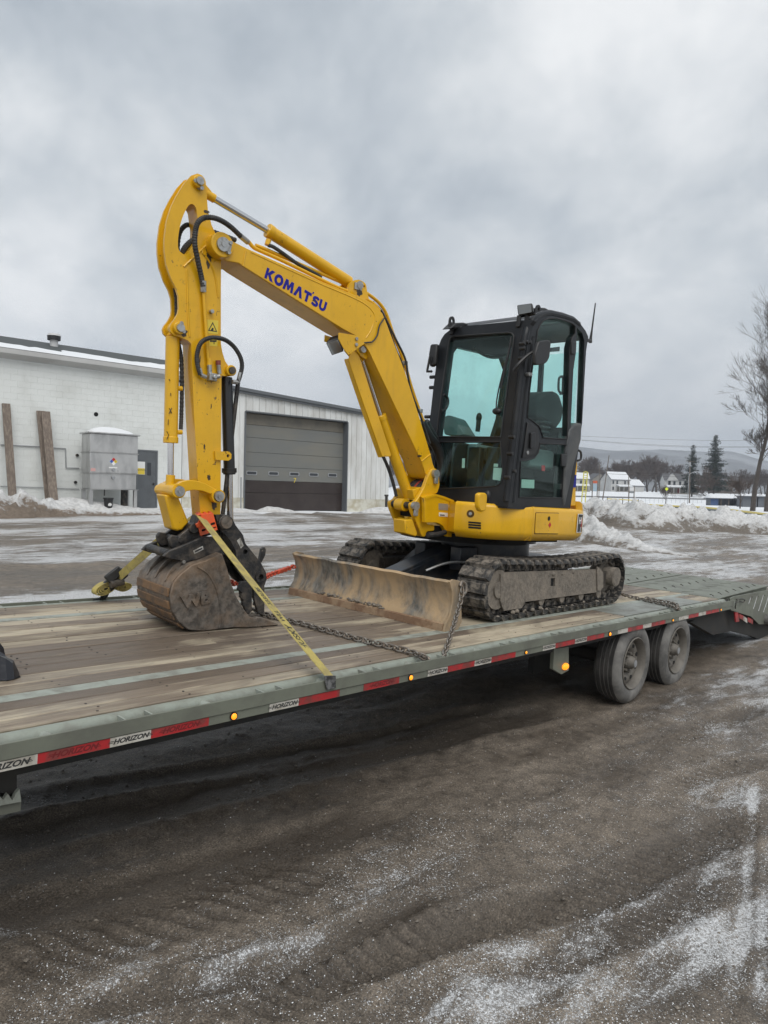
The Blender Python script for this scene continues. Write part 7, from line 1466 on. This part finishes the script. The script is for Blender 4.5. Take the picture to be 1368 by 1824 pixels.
# seat, consoles, levers
m=MB(); q=TR.pv(c5([(812,770),(840,735),(880,716),(940,716),(968,735),(985,790),(1000,840),(985,930),(940,990),(880,940),(805,900)]),.72); m.plate(rnd(q,.04),.62,1.02); seat=ex.part('seat_back',m,SEATM,bev=.03,seg=3)
q=TR.pv(c5([(965,720),(985,712),(1002,775),(985,785)]),.70); m=MB(); m.plate(q,.70,.78); ex.part('seat_belt',m,RED,seat)
m=MB(); m.bx(-3.85,-3.35,.60,1.04,1.32,1.46); ex.part('seat_cushion',m,SEATM,bev=.04,seg=3); m=MB(); m.bx(-3.78,-3.4,.66,.98,1.0,1.32); ex.part('seat_base',m,BLK)
for i in range(6): z=1.50+.045*i; m=MB(); m.box((-3.50+.012*i,.585,z),(.16-.008*i,.10,.030)); ex.part('lever_bellows',m,BLK,bev=.01)
m=MB(); m.bx(-3.75,-3.3,.52,.62,1.30,1.48); ex.part('arm_console',m,CONS,bev=.03); m=MB(); m.bx(-3.75,-3.3,1.08,1.20,1.25,1.50); ex.part('arm_console',m,CONS,bev=.03)
q=FR.pv(c5([(215,920),(245,890),(290,895),(330,960),(375,1030),(345,1035),(230,1030)]),-.35); m=MB(); m.plate(rnd(q,.03),-.5,-.30); ex.part('monitor_console',m,CONS,None,FR,bev=.02)
for pts,v,r in (([(455,900),(450,960),(445,1000)],-.4,.022),): q=FR.pv(c5(pts),v); m=MB(); m.tube([(a,v,b) for a,b in q],r,8); m.sphere((q[0][0],v,q[0][1]),(.028,.028,.045)); ex.part('joystick',m,BLK,None,FR)
m=MB(); m.bx(-3.95,-3.4,1.19,1.232,1.0,1.50); ex.part('side_lining',m,BLK,bev=.02)
m=MB(); m.bx(-4.02,-3.96,.65,.78,1.02,1.45); m.bx(-4.02,-3.96,.84,.97,1.02,1.45); m.bx(-4.05,-3.9,.6,1.05,1.0,1.06); ex.part('travel_pedal',m,BLK,bev=.01)
q=FR.pv(c5([(250,1170),(300,1110),(330,1090),(370,1180),(385,1350),(260,1350),(245,1250)]),-.55); m=MB(); m.plate(rnd(q,.05),-.62,-.50); ex.part('lower_console',m,BLK,None,FR,bev=.02)
# mirrors, lamp, roof hooks, antenna
q=TR.pv(c5([(885,358),(905,350),(955,343),(970,352),(973,370),(963,470),(945,505),(920,520),(870,525),(860,515),(862,440)]),.26); m=MB(); m.plate(rnd(q,.02),.26,.295); mr=ex.part('mirror',m,BLK,bev=.010); q=TR.pv(c5([(885,425),(865,430),(840,460),(805,515),(795,560)]),.30); m=MB(); m.tube(spline([(a,.30+.03*i,b) for i,(a,b) in enumerate(q)],5),.014,8); ex.part('mirror_arm',m,BLK,mr)
q=FR.pv(c5([(110,380),(125,374),(160,373),(152,440),(145,520),(125,535),(105,535),(98,450)]),.06); m=MB(); m.plate([(a+.0,b) for a,b in q],.03,.07); m2=ex.part('mirror',m,BLK,None,FR,bev=.012); q=FR.pv(c5([(105,460),(95,510),(85,560),(82,570),(118,570)]),.09); m=MB(); m.tube([(a,.09,b) for a,b in q],.011,6); ex.part('mirror_arm',m,BLK,m2,FR)
P0=[TR.hit(p,0,-4.10) for p in c5([(722,92),(838,76),(846,150),(732,172)])]; bkv=np.array((1.,.25,.12)); bkv/=np.linalg.norm(bkv); cc2=np.mean(P0,0)
m=MB(); m.hexa(P0,[p+bkv*.10+(cc2-p)*.35 for p in P0]); wl=ex.part('work_lamp',m,BLK,bev=.014); m=MB(); m.hexa([cc2+(p-cc2)*.80-bkv*.004 for p in P0],[cc2+(p-cc2)*.80+bkv*.003 for p in P0]); ex.part('lens',m,LENS,wl)
b1=TR.hit(c5([(800,188)])[0],0,-4.05); m=MB(); m.tube([P0[2]+bkv*.05,b1+np.array((0,0,.02)),P0[3]+bkv*.05],.010,6); m.cyl(b1-np.array((0,0,.05)),b1+np.array((0,0,.03)),.022,n=10); ex.part('lamp_bracket',m,BLK,wl)
def hook(cpx,v,s=.05):
    c=TR.pv(c5([cpx]),v)[0]; m=MB(); m.plate([(c[0]-s*.8,c[1]-s*1.4),(c[0]+s*.8,c[1]-s*1.4)]+[(c[0]+s*.75*math.cos(a),c[1]+s*.9*math.sin(a)) for a in np.linspace(0,PI,9)],v-.008,v+.008,[circ((c[0],c[1]+.1*s),s*.36,10)]); ex.part('lifting_eye',m,BLK)
hook((878,130),.55); hook((260,212),1.20)
for pts,v in (([(850,115),(900,118),(940,140),(860,165)],.62),([(215,268),(260,225),(320,222),(362,240),(300,262)],1.2)): q=TR.pv(c5(pts),v); m=MB(); m.plate(q,v-.05,v+.05); ex.part('roof_cap',m,BLK,bev=.012)
for a,b in ((745,212),(265,270)): c=FR.pv(c5([(a,b)]),.0)[0]; m=MB(); m.bx(c[0]-.02,c[0]+.02,.001,.02,c[1]-.05,c[1]+.05); ex.part('roof_latch',m,BLK,None,FR,bev=.006)
m=MB(); a_=TR.pv(c5([(1255,350)]),.62)[0]; t_=TR.pv(c5([(1290,80)]),.62)[0]; k_=TR.pv(c5([(1265,270)]),.62)[0]; m.tube([(a_[0],.62,a_[1]-.02),(a_[0],.62,a_[1]+.03),(k_[0],.62,k_[1]),(t_[0],.62,t_[1])],[.018,.014,.009,.006],8); b_=TR.pv(c5([(1205,350)]),.62)[0]; m.tube([(b_[0]-.05,.6,b_[1]),(a_[0],.62,a_[1])],.018,8); ex.part('antenna',m,BLK)
c=TR.pv(c5([(1160,318),(1200,320)]),.48); m=MB(); m.tube([(p[0],.48,p[1]) for p in c],.012,6); m.sphere((c[1][0],.48,c[1][1]),.02); ex.part('quarter_latch',m,BLK)
# rear covers behind the cab
rc_=c5([(1195,945),(1175,938),(1150,945),(1110,985),(1095,1040),(1088,1100),(1078,1230),(1060,1400),(1062,1545),(1075,1530),(1105,1400),(1135,1250),(1165,1150),(1190,1060)])
q=TR.pv(rc_,NV-.012); m=MB(); m.plate(q,NV-.012,NV+.10); ex.part('rear_cover',m,mat('grey_plastic_cover',(.060,.063,.066),.55,0,dirt=(.11,.11,.105),dscale=6,damt=.6),bev=.02,seg=3,smooth=40)
yc=c5([(1160,1165),(1152,1210),(1130,1330),(1105,1470),(1090,1510),(1140,1515),(1150,1420),(1158,1290)])
q=TR.pv([(1028,812),(1026,840),(1020,870),(1013,893),(1013,901),(1026,902),(1026.5,860),(1029,830)],.47); m=MB(); m.plate(q,.47,1.75); eh=ex.part('engine_hood',m,YEL,bev=.012)
m=MB(); m.hexa([(-3.1,.6,.96),(-2.66,.70,.96),(-2.56,1.8,.96),(-3.1,1.9,.96)],[(-3.08,.65,1.30),(-2.84,.74,1.24),(-2.78,1.75,1.24),(-3.08,1.85,1.30)]); ex.part('engine_cover',m,YEL,bev=.03)
m=MB(); m.hexa([(-3.65,1.32,.96),(-2.9,1.32,.96),(-2.9,2.0,.96),(-3.65,1.98,.96)],[(-3.6,1.36,1.22),(-2.9,1.36,1.34),(-2.9,1.95,1.34),(-3.6,1.9,1.22)]); ex.part('tank_cover',m,YEL,bev=.03)
for z0,z1 in ((1.10,1.15),(1.19,1.30)): 
    m=MB(); m.bx(-2.99,-2.955,.50,.62,z0,z1); 
q=TR.pv([(1022,846),(1026.5,846),(1025.5,868),(1020.5,868)],.465); m=MB(); m.plate(q,.463,.469); ex.part('blue_stripe',m,BLUE,eh,smooth=0)
# ------------------------------------------------------------------ chains, strap, corner guard
def link_mesh(name,Lk,Wk,r,mt):
    P=[]; a=Wk/2; s=Lk/2-a
    for k in range(6): t=-PI/2+PI*k/5; P.append((s+a*math.cos(t),a*math.sin(t),0))
    for k in range(6): t=PI/2+PI*k/5; P.append((-s+a*math.cos(t),a*math.sin(t),0))
    m=MB(); m.tube(P,r,6,closed=True); me=m.mesh(name); finish(me,80); me.materials.append(mt); return me
LK=link_mesh('link',.060,.036,.0065,CHAIN); LKR=link_mesh('link',.060,.036,.0075,REDCH)
def chain(T_,path,me,pitch=.043,roll0=.6,dens=10,wob=.1):
    P=spline(path,dens); d=[0]
    for a,b in zip(P[:-1],P[1:]): d.append(d[-1]+np.linalg.norm(b-a))
    n=int(d[-1]/pitch)
    for i in range(n+1):
        s=min(d[-1]-1e-4,i*pitch); k=int(np.searchsorted(d,s,'right')-1); t=(s-d[k])/(d[k+1]-d[k]); p=P[k]+(P[k+1]-P[k])*t; x=(P[k+1]-P[k]); x/=np.linalg.norm(x)
        z=np.cross(x,np.array((.1,0,1.)) if abs(x[2])<.95 else np.array((0,1.,0))); z/=np.linalg.norm(z); y=np.cross(z,x); a=roll0+(i%2)*PI/2+random.uniform(-wob,wob); c,s2=math.cos(a),math.sin(a); y2=y*c+z*s2; z2=-y*s2+z*c
        R=TR.R@np.stack([x,y2,z2],1); o=TR.W(p); Mx=Matrix(((*R[0],o[0]),(*R[1],o[1]),(*R[2],o[2]),(0,0,0,1))); T_.inst('link',me,Mx)
def tpt(px,py,v=None,w=None):
    if v is not None: a=TR.pv([(px,py)],v)[0]; return np.array((a[0],v,a[1]))
    a=TR.pw([(px,py)],w)[0]; return np.array((a[0],a[1],w))
rail=lambda px,py: tpt(px,py,v=-.10)
a0=tpt(823,1051,v=.345); p=[a0,tpt(820,1072,v=.30),tpt(812,1100,v=.20),tpt(803,1130,v=.08),tpt(793,1160,v=-.04),tpt(788,1169,v=-.085)]
T_=Thing('tie_down_chain','grey chain hanging from the near end of the dozer blade to the side rail','chain',TR,tuple(p[-1])); chain(T_,p,LK)
m=MB(); m.tube(spline([a0+np.array((-.03,0,.03)),a0+np.array((.0,.01,.06)),a0+np.array((.05,.01,.04)),a0+np.array((.05,0,-.01)),a0+np.array((.01,-.01,-.03))],5),.012,8); T_.part('hook',m,CHAIN)
p=[tpt(446,1083,w=.03),tpt(452,1086,w=.03),tpt(485,1098,w=.02),tpt(520,1106,w=.02),tpt(560,1116.5,w=.02),tpt(605,1129,w=.02),tpt(650,1141,w=.02),tpt(700,1153,w=.02),tpt(735,1162,w=.02),tpt(752,1169,w=.022),tpt(757,1173,v=-.08)]
T_=Thing('tie_down_chain','long dark chain lying across the deck boards from the bucket to the side rail','chain',TR,tuple(p[5])); chain(T_,p,LK,wob=.3)
m=MB(); e=p[-1]; m.tube(spline([e+np.array((0,.04,.0)),e+np.array((.04,.03,.0)),e+np.array((.05,0,-.02)),e+np.array((.0,-.02,-.03))],5),.012,8); T_.part('hook',m,CHAIN)
p=[tpt(1108,1058,v=.50),tpt(1120,1062,w=.03),tpt(1140,1066.5,w=.022),tpt(1165,1072,w=.022),tpt(1190,1078,w=.022),tpt(1205,1084,w=.025),tpt(1208,1087,v=-.06)]
T_=Thing('tie_down_chain','dark doubled chain over the checker plate behind the near track','chain',TR,tuple(p[3])); chain(T_,p,LK,wob=.3)
p=[tpt(1210,1086,v=-.06),tpt(1204,1077,w=.022),tpt(1192,1073.5,w=.022),tpt(1172,1070,w=.02),tpt(1150,1065,w=.02)]; chain(T_,p,LK,wob=.3)
p=[tpt(469,1030,v=1.7),tpt(480,1024,v=1.9),tpt(500,1017,v=2.05),tpt(516,1011.5,v=2.15),tpt(523,1009,v=2.18)]
T_=Thing('binder_chain','bright orange red chain from the far blade end towards the bucket','chain',TR,tuple(p[2])); chain(T_,p,LKR,.045)
m=MB(); a,b=p[1],p[3]; m.bar(a*.6+b*.4,a*.15+b*.85,.03,.035); T_.part('binder_body',m,REDCH,bev=.008)
p=[tpt(411,1037,v=1.62),tpt(421,1040,v=1.68),tpt(436,1038,v=1.75),tpt(455,1033,v=1.8),tpt(470,1029,v=1.85)]; chain(T_,p,LKR,.045)
# strap over the bucket hitch
top=BM.W(BM.hit((358,921),1,-.13)); top=(top-TR.o)@TR.R; top2=(BM.W(BM.hit((350,915),1,.12))-TR.o)@TR.R
end=tpt(588,1206,v=-.148); dn=(end-top); Ls=np.linalg.norm(dn); dn/=Ls; viewn=np.array((-9.1,-2.8,.7))-(top+end)/2; viewn/=np.linalg.norm(viewn)
nb=np.cross(dn,np.cross(np.array((.25,-.75,.6)),dn)); nb/=np.linalg.norm(nb); wd_=np.cross(nb,dn); wd_=wd_ if wd_[0]>0 else -wd_
ST=Thing('tie_down_strap','yellow ratchet strap pulled over the bucket hitch and hooked to both sides of the deck','strap',TR,tuple((top+end)/2))
m=MB(); HWD=.041; n=40; V=[]
for i in range(n+1):
    t=i/n; c=top+dn*Ls*t-np.array((0,0,.012*math.sin(PI*t))); tw=.12*math.sin(3*t); 
    for s_,o2 in ((-1,-.002),(1,-.002),(1,.002),(-1,.002)): V.append(c+wd_*HWD*s_*(1-.0*t)+nb*(o2+tw*.0))
for i in range(n):
    for k in range(4): l=(k+1)%4; m.f.append((i*4+k,i*4+l,i*4+4+l,i*4+4+k))
m.v=[tuple(v) for v in V]; wb=ST.part('webbing',m,WEB,smooth=20)
m=MB()
for txt,t,sz in (('3333LBS',.545,.052),('WLL',.665,.055),('HUSKY',.79,.072)):
    c=top+dn*Ls*t-np.array((0,0,.012*math.sin(PI*t))); nv=nb if nb@viewn>0 else -nb; ex2=-dn; ey2=np.cross(nv,ex2); put_text(m,txt,sz,c+nv*.0035,ex2,ey2,0,.0006)
ST.part('webbing_lettering',m,INK,wb,smooth=0)
m=MB(); q=TR.pv([(576,1203),(597,1203),(597,1225.5),(581,1228.5)],-.152); m.plate(q,-.1585,-.1535); q2=TR.pv([(570,1192),(592,1192),(597,1204),(576,1204)],-.152); ST.part('wear_sleeve',m,mat('worn_black_sleeve',(.03,.03,.03),.7,0,dirt=(.2,.2,.2),dscale=25,damt=.8),wb,bev=.003)
m=MB(); m.add([tuple(top+wd_*HWD),tuple(top-wd_*HWD),tuple(top2-wd_*HWD),tuple(top2+wd_*HWD)]+[tuple(top+wd_*HWD+np.array((0,0,-.004))),tuple(top-wd_*HWD+np.array((0,0,-.004))),tuple(top2-wd_*HWD+np.array((0,0,-.004))),tuple(top2+wd_*HWD+np.array((0,0,-.004)))],[(0,1,2,3),(4,7,6,5),(0,4,5,1),(1,5,6,2),(2,6,7,3),(3,7,4,0)]); ST.part('webbing',m,WEB,smooth=0)
# far half with the ratchet
a=(BM.W(BM.hit((281,966),1,.16))-TR.o)@TR.R; e=tpt(184,1064,v=2.50); rt=tpt(205,1034,v=2.38); d2=(e-a)/np.linalg.norm(e-a)
nb2=np.cross(d2,(0,.0,1.)); nb2/=np.linalg.norm(nb2); 
m=MB(); m.bar(top2,a,.08,.004,up=(0,0,1)); m.bar(a,rt,.06,.005,up=(.3,-.8,.5)); ST.part('webbing',m,WEB,smooth=0)
m=MB(); m.bar(tpt(222,1017,v=2.35),tpt(186,1050,v=2.40),.09,.05,up=(.3,-.8,.5)); m.bar(tpt(216,1014,v=2.3),tpt(190,1034,v=2.32),.075,.04,up=(.3,-.8,.5)); rb=ST.part('ratchet',m,BLK,bev=.012,seg=3)
m=MB(); c1=tpt(208,1036,v=2.30); m.cyl(c1-np.array((.05,0,.02)),c1+np.array((.05,0,.0)),.03,n=12); ST.part('ratchet_spool',m,IRON,rb)
for (px,py,sx,sz,an) in ((185,1048,.085,.044,.35),(219,1045,.058,.032,.2)):
    c=tpt(px,py,v=2.40); rr=[]; m=MB()
    for kk in range(4):
        q=1-kk*.22; P=[]
        for i in range(24): t=2*PI*i/24; X=sx*q*math.cos(t); Z=sz*q*math.sin(t); P.append((c[0]+X*math.cos(an)-Z*math.sin(an),c[2]+X*math.sin(an)+Z*math.cos(an)))
        Q=1-.13/(max(.2,q)); inn=[(c[0]+(x-c[0])*(1-.11/q),c[2]+(z-c[2])*(1-.11/q)) for x,z in P]; m.plate(P,c[1]-.035,c[1]+.035,[inn])
    ST.part('webbing_roll',m,WEB,smooth=40)
m=MB(); h0=tpt(190,1052,v=2.42); h1=tpt(184,1066,v=2.47); m.bar(h0,h1,.07,.02,up=(.2,-.9,.3)); m.bar(h1,h1+np.array((-.02,.08,-.03)),.06,.03); ST.part('hook',m,BLK,bev=.006)
# orange corner guard under the strap
CG=Thing('corner_guard','bright orange plastic corner guard under the yellow strap on the bucket hitch','corner guard',BM,(BM.hit((370,935),1,-.15)[0],-.15,BM.hit((370,935),1,-.15)[2]))
q=BM.pv([(359,917),(379,913.5),(387,943.5),(357,954.5),(351,934)],-.135); sl1=[rnd(BM.pv(p,-.135),.006,2) for p in ([(374,932),(382.5,929.5),(383.5,934),(375,936.5)],[(373,941),(384.5,937.5),(385,940),(373.5,944)],[(358.5,943),(366,941),(366.5,945),(359,947.5)])]
m=MB(); m.plate(q,-.140,-.130,sl1); CG.part('side_flange',m,ORNG,smooth=0)
q=BM.pv([(339,913),(361,911),(379,913.5),(357,929),(340,927.5)],-.0); A=[BM.hit(p,1,y) for p,y in (((352,916),-.135),((379,913.2),-.135),((368,911.5),.10),((343,914),.10))]
m=MB(); m.hexa([tuple(np.array(p)-np.array((0,0,.010))) for p in A],[tuple(p) for p in A]); tf=CG.part('top_flange',m,ORNG,bev=.003)
for k in range(3): p0=np.array(A[0])+(np.array(A[1])-np.array(A[0]))*(.15+.35*k); p1=np.array(A[3])+(np.array(A[2])-np.array(A[3]))*(.15+.35*k); m=MB(); m.bar(p0+np.array((0,0,.004)),p1+np.array((0,0,.004)),.012,.012); CG.part('flange_rib',m,ORNG,tf)
m=MB(); q=BM.pv([(349,934),(358,929.5),(360,936),(352,940)],-.15); m.plate(q,-.150,-.128); CG.part('guard_clip',m,ORNG)

# ------------------------------------------------------------------ air
def haze(density=.00030):
    m=bpy.data.materials.new('thin_haze'); m.use_nodes=True; t=m.node_tree; t.nodes.clear(); o=N(t,'ShaderNodeOutputMaterial'); v=N(t,'ShaderNodeVolumePrincipled')
    v.inputs['Color'].default_value=(.80,.88,1.0,1); v.inputs['Density'].default_value=density; v.inputs['Anisotropy'].default_value=.0; t.links.new(v.outputs[0],o.inputs['Volume'])
    mb=MB(); mb.bx(-1000,2600,-60,3800,-4,330); ob=single('haze',mb,m,None,None,kind='stuff',smooth=0); ob['label']='thin pale winter haze over the field and hills'; return ob
haze()
